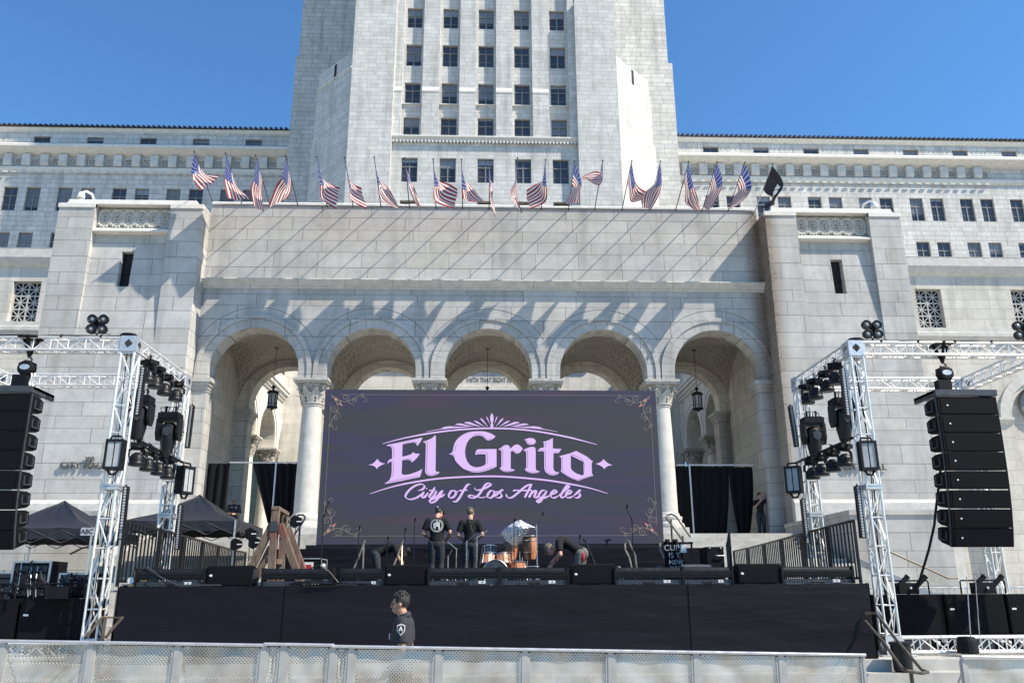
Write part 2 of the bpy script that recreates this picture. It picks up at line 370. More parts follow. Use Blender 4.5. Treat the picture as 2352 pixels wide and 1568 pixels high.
def groundmat():
    N = NT('street concrete'); pos = N.n("NewGeometry").outputs["Position"]; n1 = N.noise(.5, 5, pos); n2 = N.noise(14, 4, pos)
    c = N.mix(N.ramp(n1, .35, .65), (.27,.245,.205), (.38,.345,.29)); c = N.mix(1., c, N.ramp(n2, .3, .7, .85, 1.1), 'MULTIPLY')
    sp = N.n("SeparateXYZ"); N.L(pos, sp.inputs[0])
    seam = N.math('MAXIMUM', N.math('LESS_THAN', N.math('FRACT', N.math('DIVIDE', sp.outputs[0], 3.)), .006), N.math('LESS_THAN', N.math('FRACT', N.math('DIVIDE', sp.outputs[1], 3.)), .006))
    c = N.mix(seam, c, (.1,.09,.08)); N.L(c, N.p.inputs["Base Color"]); N.set(Roughness=.85); N.L(N.bump(n2, .2), N.p.inputs["Normal"]); return N.m
M['ground'] = groundmat()
# ================================================================== SETTING
g = MB(); g.add([(-400,-400,.0+400*.022*0),(400,-400,0),(400,13.2,0),(-400,13.2,0)], [(0,1,2,3)])
g.v = [(-60,-300,1.32),(60,-300,-1.32),(60,13.2,-1.32),(-60,13.2,1.32),(-700,-300,1.32),(-700,13.2,1.32),(700,-300,-1.32),(700,13.2,-1.32)]
g.f = [(0,1,2,3),(4,0,3,5),(1,6,7,2)]; g.mi = [0,0,0]
tag(g.build('street', M['ground']), kind='structure')
s = MB()
# broad civic stair: three low steps, a landing, then the long flight to the portico floor
prof = [(12.75,-3),(12.75,.23),(13.1,.23),(13.1,.40),(13.45,.40),(13.45,.57),(13.8,.57),(13.8,.74),(20,.74)]
z = .74; y = 20
for i in range(18): z += .167; prof += [(y, z)]; y += .58; prof += [(y, z)]
prof[-1] = (41, z); prof += [(41,-3)]
s.prof_x(prof, -11.4, 11.5); FLOOR = z
tag(s.build('stair', M['steps']), kind='structure')
s = MB()
lp = [(12.75,-3),(12.75,.23),(13.1,.23),(13.1,.40),(13.45,.40),(13.45,.57),(13.8,.57),(13.8,.74),(41,.74),(41,-3)]
s.prof_x(lp, -60, -11.4); s.prof_x(lp, 11.5, 60)
tag(s.build('forecourt_terrace', M['steps']), kind='structure')
s = MB(); s.box(-12,12,41.0,56,3,FLOOR); tag(s.build('court_floor', M['steps']), kind='structure')

# ================================================================== CITY HALL
HALL = empty('city_hall', (0,33,0), 'pale stone civic hall with a five arch portico, set back wings and a tall tower', 'building')
def part(mb, name, mat, parent=HALL, smooth=False): return mb.build(name, mat, parent, smooth)
def wall_holes(mb, x0, x1, z0, z1, y, holes, depth, axis='x'):
    xs = sorted({x0, x1} | {h[i] for h in holes for i in (0,1)}); zs = sorted({z0, z1} | {h[i] for h in holes for i in (2,3)})
    P = (lambda a, d, z: (a, y+d, z))
    def inh(a, c): return any(h[0]-1e-6 < a < h[1]+1e-6 and h[2]-1e-6 < c < h[3]+1e-6 for h in holes)
    for i in range(len(xs)-1):
        for j in range(len(zs)-1):
            if not inh((xs[i]+xs[i+1])/2, (zs[j]+zs[j+1])/2):
                mb.quad(P(xs[i],0,zs[j]), P(xs[i+1],0,zs[j]), P(xs[i+1],0,zs[j+1]), P(xs[i],0,zs[j+1]))
    for a, b, c, d in holes:
        mb.quad(P(a,0,c), P(a,depth,c), P(a,depth,d), P(a,0,d)); mb.quad(P(b,0,c), P(b,0,d), P(b,depth,d), P(b,depth,c))
        mb.quad(P(a,0,c), P(b,0,c), P(b,depth,c), P(a,depth,c)); mb.quad(P(a,0,d), P(a,depth,d), P(b,depth,d), P(b,0,d))
WIN = {}
def window(x0, x1, z0, z1, y, style='cross'):
    w_, h_ = round(x1-x0, 2), round(z1-z0, 2); key = (w_, h_, style)
    if key not in WIN:
        g = MB(); g.box(-w_/2, w_/2, 0, .04, 0, h_); go = g.build('window', M['glass'])
        fr = MB(); t = .055
        fr.box(-w_/2, -w_/2+t, -.05, -.004, 0, h_); fr.box(w_/2-t, w_/2, -.05, -.004, 0, h_)
        fr.box(-w_/2+t, w_/2-t, -.05, -.004, h_-t, h_); fr.box(-w_/2+t, w_/2-t, -.05, -.004, 0, t)
        if style == 'cross':
            zt = h_*.63; fr.box(-w_/2+t, w_/2-t, -.07, -.004, zt, zt+.075); fr.box(-.045, .045, -.06, -.004, t, zt); fr.box(-.02, .02, -.035, -.004, zt+.075, h_-t)
            fr.box(-w_/2+t, -.045, -.03, -.004, zt*.42, zt*.42+.03); fr.box(.045, w_/2-t, -.03, -.004, zt*.42, zt*.42+.03)
        else:
            fr.box(-.02, .02, -.035, -.004, t, h_-t)
        fo = fr.build('window_frame', M['bronze_frame'], None); fo.parent = go
        WIN[key] = go; o = go
    else: o = copy_tree(WIN[key])
    o.parent = HALL; o.matrix_parent_inverse = Matrix.Translation((0,-33,0)); o.location = ((x0+x1)/2, y, z0)
    return o
# ---- arcade wall piece: arches along local x
NS = 24
def arcade(mb, cs, r, zs, stilt, ztop, y0, y1, x0, x1, T=lambda p: p):
    """wall from springing zs up to ztop with arches of radius r at centres cs; T maps local (x,y,z)"""
    xs = [x0]; zl = [zs]
    for c in cs:
        xs += [c-r, c-r]; zl += [zs, zs+stilt]
        for i in range(1, NS): a = pi-pi*i/NS; xs.append(c+r*cos(a)); zl.append(zs+stilt+r*sin(a))
        xs += [c+r, c+r]; zl += [zs+stilt, zs]
    xs.append(x1); zl.append(zs)
    for i in range(len(xs)-1):
        a, b = xs[i], xs[i+1]; za, zb = zl[i], zl[i+1]
        if b-a > 1e-6:
            mb.quad(T((a,y0,za)), T((b,y0,zb)), T((b,y0,ztop)), T((a,y0,ztop)))
            mb.quad(T((b,y1,zb)), T((a,y1,za)), T((a,y1,ztop)), T((b,y1,ztop)))
        mb.quad(T((a,y0,za)), T((a,y1,za)), T((b,y1,zb)), T((b,y0,zb)))
    mb.quad(T((x0,y0,ztop)), T((x1,y0,ztop)), T((x1,y1,ztop)), T((x0,y1,ztop)))
def archivolt(mb, c, r0, r1, zc, stilt, y, proj, nv, T=lambda p: p, gap=.006):
    """ring of voussoirs in front of plane y"""
    for k in range(nv):
        a0 = pi*k/nv + (gap/r1); a1 = pi*(k+1)/nv - (gap/r1); n = 4
        for j in range(n):
            p, q = a0+(a1-a0)*j/n, a0+(a1-a0)*(j+1)/n
            A = [(c+r0*cos(p), zc+r0*sin(p)), (c+r1*cos(p), zc+r1*sin(p)), (c+r1*cos(q), zc+r1*sin(q)), (c+r0*cos(q), zc+r0*sin(q))]
            vs = [T((a, y, b)) for a, b in A] + [T((a, y-proj, b)) for a, b in A]
            fs = [(4,5,6,7), (0,1,5,4), (2,3,7,6)]
            if j == 0: fs.append((0,4,5,1)) if False else None
            fs = [f for f in fs if f]
            if j == 0: fs.append((3,0,4,7)); fs.append((1,0,4,5))
            mb.add(vs, [(4,5,6,7),(1,2,6,5),(0,3,7,4)] + ([(0,1,5,4)] if j == 0 else []) + ([(3,2,6,7)] if j == n-1 else []))
    for sgn in (-1, 1):
        if stilt > 0:
            a, b = (c+r0*sgn, c+r1*sgn); a, b = min(a,b), max(a,b)
            vs = [T(p) for p in ((a,y,zc-stilt),(b,y,zc-stilt),(b,y,zc),(a,y,zc),(a,y-proj,zc-stilt),(b,y-proj,zc-stilt),(b,y-proj,zc),(a,y-proj,zc))]
            mb.add(vs, [(4,5,6,7),(0,1,5,4),(1,2,6,5),(0,3,7,4)])
CS = [-9.32, -4.54, .24, 5.02, 9.80]; RA, ZS, ST = 1.80, 10.12, .37; XL, XR = -11.72, 12.08
w_ = MB(); arcade(w_, CS, RA, ZS, ST, 17.86, 33, 33.85, XL, XR); part(w_, 'portico_wall', M['granite'])
w_ = MB(); arcade(w_, CS, RA, ZS, ST, 14.5, 39.2, 40.0, XL, XR); part(w_, 'court_side_wall', M['granite_base'])
for c in CS:
    a = MB(); archivolt(a, c, RA+.02, RA+.36, ZS+ST, ST, 33, .05, 11); archivolt(a, c, RA+.37, RA+.56, ZS+ST, ST, 33, .10, 11); part(a, 'archivolt', M['granite'])
b = MB()
for c in CS:
    for i in range(36):
        p, q = pi*i/36, pi*(i+1)/36; R = RA+.90
        if abs(cos((p+q)/2)) * R < 2.28:
            b.tube([(c+R*cos(p),33.0,ZS+ST+R*sin(p)),(c+R*cos(q),33.0,ZS+ST+R*sin(q))], .009, 4, False)
for q in b.split(lambda c: int((c[0]+11.8)//4.78)): part(q, 'arch_hood_line', M['joint'])
# cornice above arches: rounded bull-nose with joints
def cornice(x0, x1, y, z0, seg, mat, name, prof, gap=.012):
    mb = MB(); n = max(1, int((x1-x0)/seg)); d = (x1-x0)/n
    for i in range(n): mb.prof_x([(y-p, z0+q) for p, q in prof], x0+i*d+gap/2, x0+(i+1)*d-gap/2)
    return part(mb, name, mat)
cornice(XL, XR, 33, 14.02, 1.9, M['trim'], 'cornice', [(-.02,0),(.05,.0),(.07,.09),(.13,.11),(.16,.17),(.18,.19),(.29,.30),(.32,.33),(.31,.37),(-.02,.39)])
# coping of the parapet, weathered and uneven
mb = MB(); n = 60; rnd = random.Random(3)
xs = [XL+(XR-XL)*i/n for i in range(n+1)]; dz = [rnd.uniform(-.018,.018) for _ in xs]
pr = [(-.06,.0),(-.07,.08),(-.02,.14),(.12,.19),(.7,.22),(.85,.2),(.86,0)]
for i in range(n):
    A = [(xs[i], 33+p, 17.86+q+(dz[i] if q > .05 else 0)) for p, q in pr]; B = [(xs[i+1], 33+p, 17.86+q+(dz[i+1] if q > .05 else 0)) for p, q in pr]
    k = len(pr); mb.add(A+B, [(j, k+j, k+j+1, j+1) for j in range(k-1)])
part(mb, 'parapet_coping', M['trim_white'])
# portico roof and back
mb = MB(); mb.box(XL, XR, 33.86, 40, 14.9, 15.1); part(mb, 'portico_roof', M['trim'])
# groin vaults
mb = MB(); U = []; y0, y1 = 33.85, 39.2; ym, ry = (y0+y1)/2, (y1-y0)/2; NX, NY = 30, 30
me_v = []; me_f = []; me_uv = []
for c in CS:
    x0, x1 = c-2.39, c+2.39; rx = 2.39; base = len(me_v)
    def hts(x, yy):
        dx = abs(x-c)/rx; dy = abs(yy-ym)/ry; hx = sqrt(max(0,1-dx*dx)); hy = sqrt(max(0,1-dy*dy)); return hx, hy
    for i in range(NX+1):
        # cosine spacing keeps the springing smooth
        x = c - rx*cos(pi*i/NX)
        for j in range(NY+1):
            yy = ym - ry*cos(pi*j/NY); hx, hy = hts(x, yy); me_v.append((x, yy, ZS+.2+2.32*max(hx, hy)))
    for i in range(NX):
        for j in range(NY):
            f = (base+i*(NY+1)+j, base+(i+1)*(NY+1)+j, base+(i+1)*(NY+1)+j+1, base+i*(NY+1)+j+1); me_f.append(f)
            xm = sum(me_v[k][0] for k in f)/4; yy = sum(me_v[k][1] for k in f)/4; hx, hy = hts(xm, yy)
            for k in f:
                vx, vy, vz = me_v[k]
                if hx >= hy: me_uv.append((vy, math.asin(max(-1,min(1,(vx-c)/rx)))*rx))
                else: me_uv.append((vx, math.asin(max(-1,min(1,(vy-ym)/ry)))*ry))
me = bpy.data.meshes.new('portico_vault'); me.from_pydata(me_v, [], me_f); me.materials.append(M['herring'])
uvl = me.uv_layers.new(name='UVMap'); uvl.data.foreach_set('uv', [c for t in me_uv for c in t])
me.polygons.foreach_set("use_smooth", [True]*len(me.polygons))
o = bpy.data.objects.new('portico_vault', me); scene.collection.objects.link(o); o.parent = HALL; o.matrix_parent_inverse = Matrix.Translation((0,-33,0))
mb = MB(); mb.box(XL,XR,33.86,39.19,12.9,13.2); part(mb, 'vault_cover', M['trim'])
# end walls of the portico passage
for a, b in ((XL-.3, XL+.02), (XR-.02, XR+.3)): mb = MB(); mb.box(a, b, 33.86, 39.19, 0, 13); part(mb, 'passage_end_wall', M['granite_base'])
# responds with impost mouldings
for sx, xa in ((1, XL), (-1, XR)):
    for (ya, yb) in ((33.0, 33.85), (39.2, 40.0)):
        mb = MB(); x_in = xa+sx*.60; a, b2 = min(xa, x_in), max(xa, x_in)
        mb.box(a, b2, ya, yb, 0, ZS-.55)
        for k, (p, z0, z1) in enumerate(((.03,ZS-.55,ZS-.43),(.06,ZS-.43,ZS-.30),(.12,ZS-.30,ZS-.16),(.20,ZS-.16,ZS))):
            mb.box(min(xa, x_in+sx*p), max(xa, x_in+sx*p), ya-p, yb+(p if ya > 35 else 0), z0, z1)
        part(mb, 'respond', M['granite'])
# ---- columns
COLP = {}
def column(x, y, zb, zt, r=.40, mat='granite', key='a'):
    loc = (x, y, zb)
    if key in COLP:
        c = copy_tree(COLP[key]); c.parent = HALL; c.matrix_parent_inverse = Matrix.Translation((0,-33,0)); c.location = loc; return c
    H = zt-zb; hc = 1.0; mb = MB()
    mb.box(-r*1.65, r*1.65, -r*1.65, r*1.65, 0, .42)
    prof = [(r*1.55,.42),(r*1.62,.5),(r*1.55,.60),(r*1.38,.63),(r*1.33,.72),(r*1.42,.78),(r*1.42,.86),(r*1.2,.90),(r*1.16,.98),(r*1.08,1.03)]
    for i in range(9):
        t = i/8; prof.append((r*(1.06-.16*t*t), 1.03+(H-hc-1.03-.1)*t))
    prof += [(r*.98,H-hc-.08),(r*.98,H-hc-.02),(r*.90,H-hc)]
    mb.lathe((0,0,0), prof, 32)
    o = mb.build('column', mat if not isinstance(mat, str) else M[mat], None, True)
    cp = MB(); z0 = H-hc
    cp.lathe((0,0,z0), [(r*.92,0),(r*.95,.1),(r*1.05,.4),(r*1.18,.65),(r*1.35,.80),(r*1.3,.82)], 24)
    cp.tube([(r*1.02*cos(2*pi*i/20), r*1.02*sin(2*pi*i/20), z0+.02) for i in range(21)], .035, 6, False)
    # acanthus leaves in two rows
    for rowi, (zb_, hh, rr, nn, off) in enumerate(((.04,.36,1.00,8,0),(.26,.36,1.10,8,pi/8))):
        for i in range(nn):
            a = 2*pi*i/nn+off; d = Vector((cos(a), sin(a), 0)); t_ = Vector((-sin(a), cos(a), 0)); P = []
            for j, (q, wd, out) in enumerate(((0,.20,.0),(.35,.24,.03),(.7,.20,.07),(.95,.12,.13),(1.0,.05,.19),(.88,.03,.21))):
                c_ = d*(r*rr+out)+Vector((0,0,z0+zb_+hh*q)); P += [c_-t_*r*wd*1.6, c_+d*.035, c_+t_*r*wd*1.6]
            cp.add(P, [(3*j,3*j+1,3*j+4,3*j+3) for j in range(5)]+[(3*j+1,3*j+2,3*j+5,3*j+4) for j in range(5)])
    # corner volutes
    for i in range(4):
        a = pi/4+pi/2*i; d = Vector((cos(a), sin(a), 0)); pts = []
        for j in range(15):
            q = j/14*3.4*pi; rr = .115*(1-j/17); pts.append(d*(r*1.5+rr*cos(q+pi))+Vector((0,0,z0+.68+rr*sin(q+pi))))
        cp.tube([d*r*1.05+Vector((0,0,z0+.38)), d*r*1.2+Vector((0,0,z0+.6))]+pts, .033, 5, False)
    for i in range(4):
        a = pi/2*i; d = Vector((cos(a), sin(a), 0)); t_ = Vector((-sin(a), cos(a), 0))
        cp.ball(d*r*1.32+Vector((0,0,z0+.72)), .07, 8, 5)
        for sg in (-1,1):
            pts = []
            for j in range(11):
                q = j/10*2.6*pi; rr = .07*(1-j/13); pts.append(d*r*1.26+t_*sg*(.13+rr*cos(q))+Vector((0,0,z0+.64+rr*sin(q))))
            cp.tube(pts, .024, 5, False)
    cp.box(-r*1.55,r*1.55,-r*1.55,r*1.55,z0+.82,z0+.90); cp.box(-r*1.66,r*1.66,-r*1.66,r*1.66,z0+.90,z0+1.0)
    c = cp.build('capital', M['capital'], None, True); c.parent = o
    o.parent = HALL; o.matrix_parent_inverse = Matrix.Translation((0,-33,0)); o.location = loc; COLP[key] = o; return o
for i in range(4): column((CS[i]+CS[i+1])/2, 33.43, FLOOR, ZS, .43, 'trim', 'front')
for i in range(4): column((CS[i]+CS[i+1])/2, 39.6, FLOOR, ZS, .43, 'trim', 'front')
# ---- piers
def pier(xa, xb, rx0, rx1, slit):
    y = 32.0; zt = 17.36
    mb = MB()
    # front with a recess between the pilaster strips
    mb.quad((xa,y,0),(rx0,y,0),(rx0,y,zt),(xa,y,zt)); mb.quad((rx1,y,0),(xb,y,0),(xb,y,zt),(rx1,y,zt)); mb.quad((rx0,y,0),(rx1,y,0),(rx1,y,11.3),(rx0,y,11.3))
    # battered recessed panel: flush at 11.3, .30 deep at 16.1
    ya = lambda z: y+.30*(z-11.3)/(16.12-11.3)
    h = slit; zs_ = sorted([11.3, h[2], h[3], 16.12]); xs_ = [rx0, h[0], h[1], rx1]
    for i in range(3):
        for j in range(3):
            if i == 1 and j == 1: continue
            mb.quad((xs_[i],ya(zs_[j]),zs_[j]),(xs_[i+1],ya(zs_[j]),zs_[j]),(xs_[i+1],ya(zs_[j+1]),zs_[j+1]),(xs_[i],ya(zs_[j+1]),zs_[j+1]))
    yb = y+.62
    mb.quad((h[0],ya(h[2]),h[2]),(h[0],yb,h[2]),(h[0],yb,h[3]),(h[0],ya(h[3]),h[3])); mb.quad((h[1],ya(h[2]),h[2]),(h[1],yb,h[2]),(h[1],yb,h[3]),(h[1],ya(h[3]),h[3]))
    mb.quad((h[0],ya(h[2]),h[2]),(h[1],ya(h[2]),h[2]),(h[1],yb,h[2]),(h[0],yb,h[2])); mb.quad((h[0],ya(h[3]),h[3]),(h[1],ya(h[3]),h[3]),(h[1],yb,h[3]),(h[0],yb,h[3]))
    for xx in (rx0, rx1): mb.quad((xx,y,11.3),(xx,y,zt),(xx,y+.42,zt),(xx,ya(16.12),16.12))
    # sides, chamfered outer corner, back
    mb.box(xa+.001, xb-.001, y+.65, 41.2, 0, zt)
    for xx in (xa, xb): mb.quad((xx,y,0),(xx,y+.66,0),(xx,y+.66,zt),(xx,y,zt))
    P = mb.build('pier', M['granite'], HALL)
    k = MB(); k.prof_x([(y+.29,16.10),(y+.02,16.14),(y+.02,16.20),(y+.34,16.42),(y+.44,16.42),(y+.44,16.10)], rx0+.01, rx1-.01); k.build('ledge', M['trim_white'], P)
    # carved frieze: repeated horseshoe arches over hanging shells
    f = MB(); f.box(rx0+.01, rx1-.01, y+.41, y+.46, 16.43, 17.32); n = 6; d = (rx1-rx0-.1)/n
    for i in range(-1, n+1):
        cx = rx0+.05+d*(i+.5)
        def ok(x): return rx0+.02 < x < rx1-.02
        for sg, z0 in ((1, 16.90), (-1, 16.78)):
            for R, t in ((.235,.045),(.15,.030),(.075,.03)):
                pts = [(cx+R*cos(a), y+.33, z0+sg*(R*1.15*sin(a)+.02)) for a in [pi*q/10 for q in range(11)]]
                pts = [(cx+R, y+.33, z0-sg*.03)]+pts+[(cx-R, y+.33, z0-sg*.03)]
                if all(ok(p[0]) for p in pts): f.tube(pts, t, 5)
            for q in range(7):
                a = pi*(q+.5)/7; p = (cx+.30*cos(a), y+.33, z0+sg*(.33*sin(a)))
                if ok(p[0]-.03) and ok(p[0]+.03): f.ball(p, .055, 6, 4)
        if ok(cx+d/2): f.tube([(cx+d/2, y+.36, 16.5),(cx+d/2, y+.33, 16.84),(cx+d/2, y+.36, 17.2)], .045, 5)
    f.box(rx0+.012, rx1-.012, y+.31, y+.34, 16.825, 16.86)
    f.build('carved_frieze', M['trim'], P)
    c = MB()
    for (p, z0, z1) in ((0.0,17.18,17.36),(.06,17.36,17.46),(.12,17.46,17.58)):
        if z0 < 17.3:
            c.box(xa-.03, rx0, y-.05, y+.1, z0, z1-.002); c.box(rx1, xb+.03, y-.05, y+.1, z0, z1-.002)
        else: c.prof_x([(y+p*.3,z0),(y+p*.3+.02,z1),(41.2,z1),(41.2,z0)], xa+.25+p*.6, xb-.25-p*.6)
    c.box(xa-.0, xb+.0, y+.02, 41.1, 17.361, 17.40)
    c.build('pier_coping', M['trim_white'], P)
    sw = MB(); sw.box(h[0], h[1], y+.52, y+.56, h[2], h[3]); sw.box(h[0], h[0]+.05, y+.44, y+.517, h[2], h[3]); sw.box(h[0]+.052, h[1], y+.46, y+.517, (h[2]+h[3])/2-.12, (h[2]+h[3])/2-.07); sw.build('slit_window', M['darkhole'], P)
    return P
PL = pier(-17.62, XL, -16.15, -13.05, (-14.92,-14.42,13.75,15.32))
PR = pier(XR, 17.98, 13.43, 16.60, (14.80,15.30,13.70,15.28))
# plinths at the foot of the piers
for P, xa, xb in ((PL,-17.9,-11.45),(PR,12.0,18.3)):
    mb = MB(); mb.prof_x([(31.72,.7),(31.72,5.0),(31.80,5.12),(31.99,5.16),(31.99,.7)], xa, xb); mb.build('plinth', M['trim'], P)
# raised letters on the piers
def text_mesh(name, body, size, loc, depth, mat, parent, rx=pi/2, align='CENTER', rz=0, sx=1):
    cu = bpy.data.curves.new(name, 'FONT'); cu.body = body; cu.size = size; cu.extrude = depth/2; cu.align_x = align
    t = bpy.data.objects.new(name, cu); scene.collection.objects.link(t)
    t.rotation_euler = (rx, 0, rz); t.location = loc; t.scale = (sx, 1, 1)
    bpy.context.view_layer.update()
    dg = bpy.context.evaluated_depsgraph_get(); me = bpy.data.meshes.new_from_object(t.evaluated_get(dg)); me.transform(t.matrix_world)
    bpy.data.objects.remove(t); o = bpy.data.objects.new(name, me); scene.collection.objects.link(o); me.materials.clear(); me.materials.append(mat)
    if parent is not None: o.parent = parent; o.matrix_parent_inverse = (Matrix.Translation(-parent.location) if parent.type == 'EMPTY' else Matrix())
    return o
M['inscr'] = simple('incised letter stone', (.26,.245,.215), .8)
M['letter'] = simple('bronze letters', (.10,.095,.085), .5, .2)
pA = cr(200,1270,16.8,700,650,32); pB = cr(200,1270,16.8,1180,360,32)
text_mesh('lettering', 'CITY HALL', .36, (pA.x-.95, 31.93, pA.z-.13), .07, M['letter'], PL, align='LEFT', sx=1.0)

text_mesh('lettering', '300', .25, (pB.x-.22, 31.93, pB.z-.08), .06, M['letter'], PL)
pC = cr(2180,1200,5.6,1740,630,32)
text_mesh('lettering', 'CITY HALL', .36, (pC.x, 31.93, pC.z-.13), .07, M['letter'], PR, align='RIGHT')
# ---- base blocks under the wings
mb = MB(); ho = []
for x0 in (23.25, 28.5, 33.8, 39.1): ho.append((x0, x0+1.40, 15.1, 17.28))
for x0 in (-24.25, -29.5, -34.8, -40.1): ho.append((x0, x0+1.42, 15.1, 17.28))
for sgn in (-1, 1):
    a, b2 = sorted((sgn*17.0, sgn*62)); hs = [h for h in ho if a < h[0] < b2]
    wall_holes(mb, a, b2, 14.5, 18.3, 41, hs, .55)
mb.box(-62,-17.0,41.61,67.9,0,18.6); mb.box(17.1,62,41.61,67.9,0,18.6)
# lower part with blind arches
BA = [23.85, 29.1, 34.4, 39.7]
for sgn in (-1, 1):
    cs = sorted(sgn*c for c in BA); x0, x1 = (17.0, 62) if sgn > 0 else (-62, -17.0)
    arcade(mb, cs, 1.75, 10.25, 0, 14.5, 41, 41.6, x0, x1)
    edges = [x0]+[e for c in cs for e in (c-1.75, c+1.75)]+[x1]
    for i in range(0, len(edges), 2): mb.box(edges[i], edges[i+1], 41, 41.6, 0, 10.25)
for q in mb.split(lambda c: c[0] > 0): part(q, 'base_wall', M['granite_base'])
mb = MB()
for sgn in (-1, 1):
    for c in BA: archivolt(mb, sgn*c, 1.95, 2.42, 10.25, 0, 41, .12, 9)
    x0, x1 = (17.9, 62) if sgn > 0 else (-62, -17.55)
    mb.prof_x([(41.0,18.0),(40.92,18.05),(40.70,18.30),(40.62,18.48),(40.62,18.93),(40.60,19.0),(41.6,19.1),(41.6,18.0)], x0, x1)
    mb.prof_x([(41.0,14.30),(40.93,14.34),(40.80,14.50),(40.74,14.56),(40.74,14.76),(40.80,14.80),(40.80,15.04),(41.01,15.08)], x0, x1)
    for c in BA:
        for e in (-2.2, 2.2): mb.prof_x([(41.0,9.9),(40.86,10.05),(40.80,10.12),(40.80,10.24),(41.0,10.249)], sgn*c+e-.42, sgn*c+e+.42)
for q in mb.split(lambda c: (c[0] > 0, 0 if c[2] > 17 else 1 if c[2] > 14.2 else 2)): part(q, 'base_moulding', M['trim'])
def lattice(x0, x1, z0, z1, y):
    mb = MB(); nx, nz = 2, 3; dx, dz = (x1-x0)/nx, (z1-z0)/nz
    for i in range(nx+1): mb.box(x0+i*dx-.035, x0+i*dx+.035, y, y+.06, z0, z1)
    for j in range(nz+1): mb.box(x0, x1, y+.002, y+.058, z0+j*dz-.035, z0+j*dz+.035)
    for i in range(nx):
        for j in range(nz):
            cx, cz = x0+(i+.5)*dx, z0+(j+.5)*dz
            for a in (0, pi/2, atan2(dz,dx), -atan2(dz,dx)):
                L = (dx/2 if a == 0 else dz/2 if a == pi/2 else sqrt(dx*dx+dz*dz)/2); d = Vector((cos(a),0,sin(a))); n_ = Vector((-sin(a),0,cos(a)))
                mb.obox((cx,y+.03,cz), d*L, Vector((0,.02+.001*a,0)), n_*.024)
    o = mb.build('lattice_window', M['lattice'], HALL); g_ = MB(); g_.box(x0,x1,y+.12,y+.16,z0,z1); g_.build('dark_pane', M['darkhole'], o)
for h in ho: lattice(h[0], h[1], h[2], h[3], 41.25)
for sgn in (-1,1):
    for c in BA:
        x = sgn*c; mb = MB(); mb.lathe((x,41.45,11.0), [(.95,-.02),(.95,.06),(.85,.08)], 24, (0,-1,0))
        for k in range(8):
            a = pi/4*k; mb.tube([(x+.15*cos(a),41.38,11.0+.15*sin(a)),(x+.9*cos(a),41.38,11.0+.9*sin(a))], .035, 4)
            mb.tube([(x+.5*cos(a)+.2*cos(q),41.37,11.0+.5*sin(a)+.2*sin(q)) for q in [pi/4*t for t in range(9)]], .025, 4)
        o_ = part(mb, 'rose_grille', M['bronze_frame'])
# ---- court walls behind the portico
CY = [42.6, 47.0, 51.4]; mb = MB()
Tl = lambda p: (-12.2-(p[1]), p[0], p[2]); Tr = lambda p: (12.3+(p[1]), p[0], p[2])
for T in (Tl, Tr):
    arcade(mb, CY, 1.72, 9.9, .3, 14.6, 0, .9, 40.0, 54.0, T)
    for (a, b2) in ((40.0, 40.75), (53.2, 54.0)):
        p, q = T((a,0,0)), T((b2,.9,0)); mb.box(min(p[0],q[0]), max(p[0],q[0]), a, b2, 3, 9.9)
    p = T((0,4.5,0)); mb.quad((p[0],40,0),(p[0],56,0),(p[0],56,14.6),(p[0],40,14.6))
    q = T((0,0,0)); mb.quad((q[0],40,12.9),(q[0],56,12.9),(p[0],56,12.9),(p[0],40,12.9))
for q in mb.split(lambda c: c[0] > 0): part(q, 'court_wall', M['cream'])
mb = MB()
for T in (Tl, Tr):
    for c in CY: archivolt(mb, c, 1.76, 1.98, 10.2, .3, 0, .06, 9, T); archivolt(mb, c, 2.0, 2.14, 10.2, .3, 0, .1, 9, T)
    for (p_, z0, z1) in ((.10,12.95,13.1),(.2,13.1,13.3),(.34,13.3,13.5),(.42,13.5,13.62)):
        q = T((0,-p_,0)); q2 = T((0,.1,0)); mb.box(min(q[0],q2[0]), max(q[0],q2[0]), 40.1, 54, z0, z1)
for q in mb.split(lambda c: c[0] > 0): part(q, 'court_moulding', M['trim_white'])
for x in (-12.65, 12.75):
    for y in (44.8, 49.2): column(x, y, FLOOR, 9.9, .40, 'cream', 'court')
# upper court walls behind the moulding
mb = MB(); mb.box(-13.2,-12.4,40.2,54,14.6,19.3); mb.box(12.5,13.3,40.2,54,14.6,19.3)
for q in mb.split(lambda c: c[0] > 0): part(q, 'court_upper_wall', M['cream'])
mb = MB()
for x in (-12.39, 12.49):
    for y in (46.5, 51): mb.box(min(x,x+.01*(1 if x<0 else -1)), max(x,x+.01*(1 if x<0 else -1))+.001, y, y+.9, 15.2, 17.4)
for q in mb.split(lambda c: (c[0] > 0, c[1] > 49)): part(q, 'court_slit', M['darkhole'])
# inscription wall
mb = MB(); wall_holes(mb, -12.2, 12.3, 3, 22, 50, [(-.55,.75,15.25,17.6)], .4); part(mb, 'inscription_wall', M['cream'])
mb = MB(); mb.box(-6.3,6.6,49.9,49.99,14.95,15.12); mb.box(-6.4,6.7,49.8,49.99,15.12,15.22); mb.box(-3.9,4.2,49.93,49.996,11,14.0)
part(mb, 'inscription_moulding', M['trim_white'])
mb = MB(); mb.box(-.55,.75,50.3,50.38,15.25,17.6); part(mb, 'dark_opening', M['darkhole'])
it = cr(960,640,2.45,1010,1063,49.9)
a_ = cr(960,640,2.45,830,1063,50); b_ = cr(960,640,2.45,1193,1063,50)
def text_w(s_):
    cu = bpy.data.curves.new('t', 'FONT'); cu.body = s_; t = bpy.data.objects.new('t', cu); scene.collection.objects.link(t); bpy.context.view_layer.update(); w_ = t.dimensions.x; bpy.data.objects.remove(t); return w_
wf = text_w('FAITH THAT RIGHT MAK'); sz = .44; kx = .95*(b_.x-a_.x)/(wf*sz)
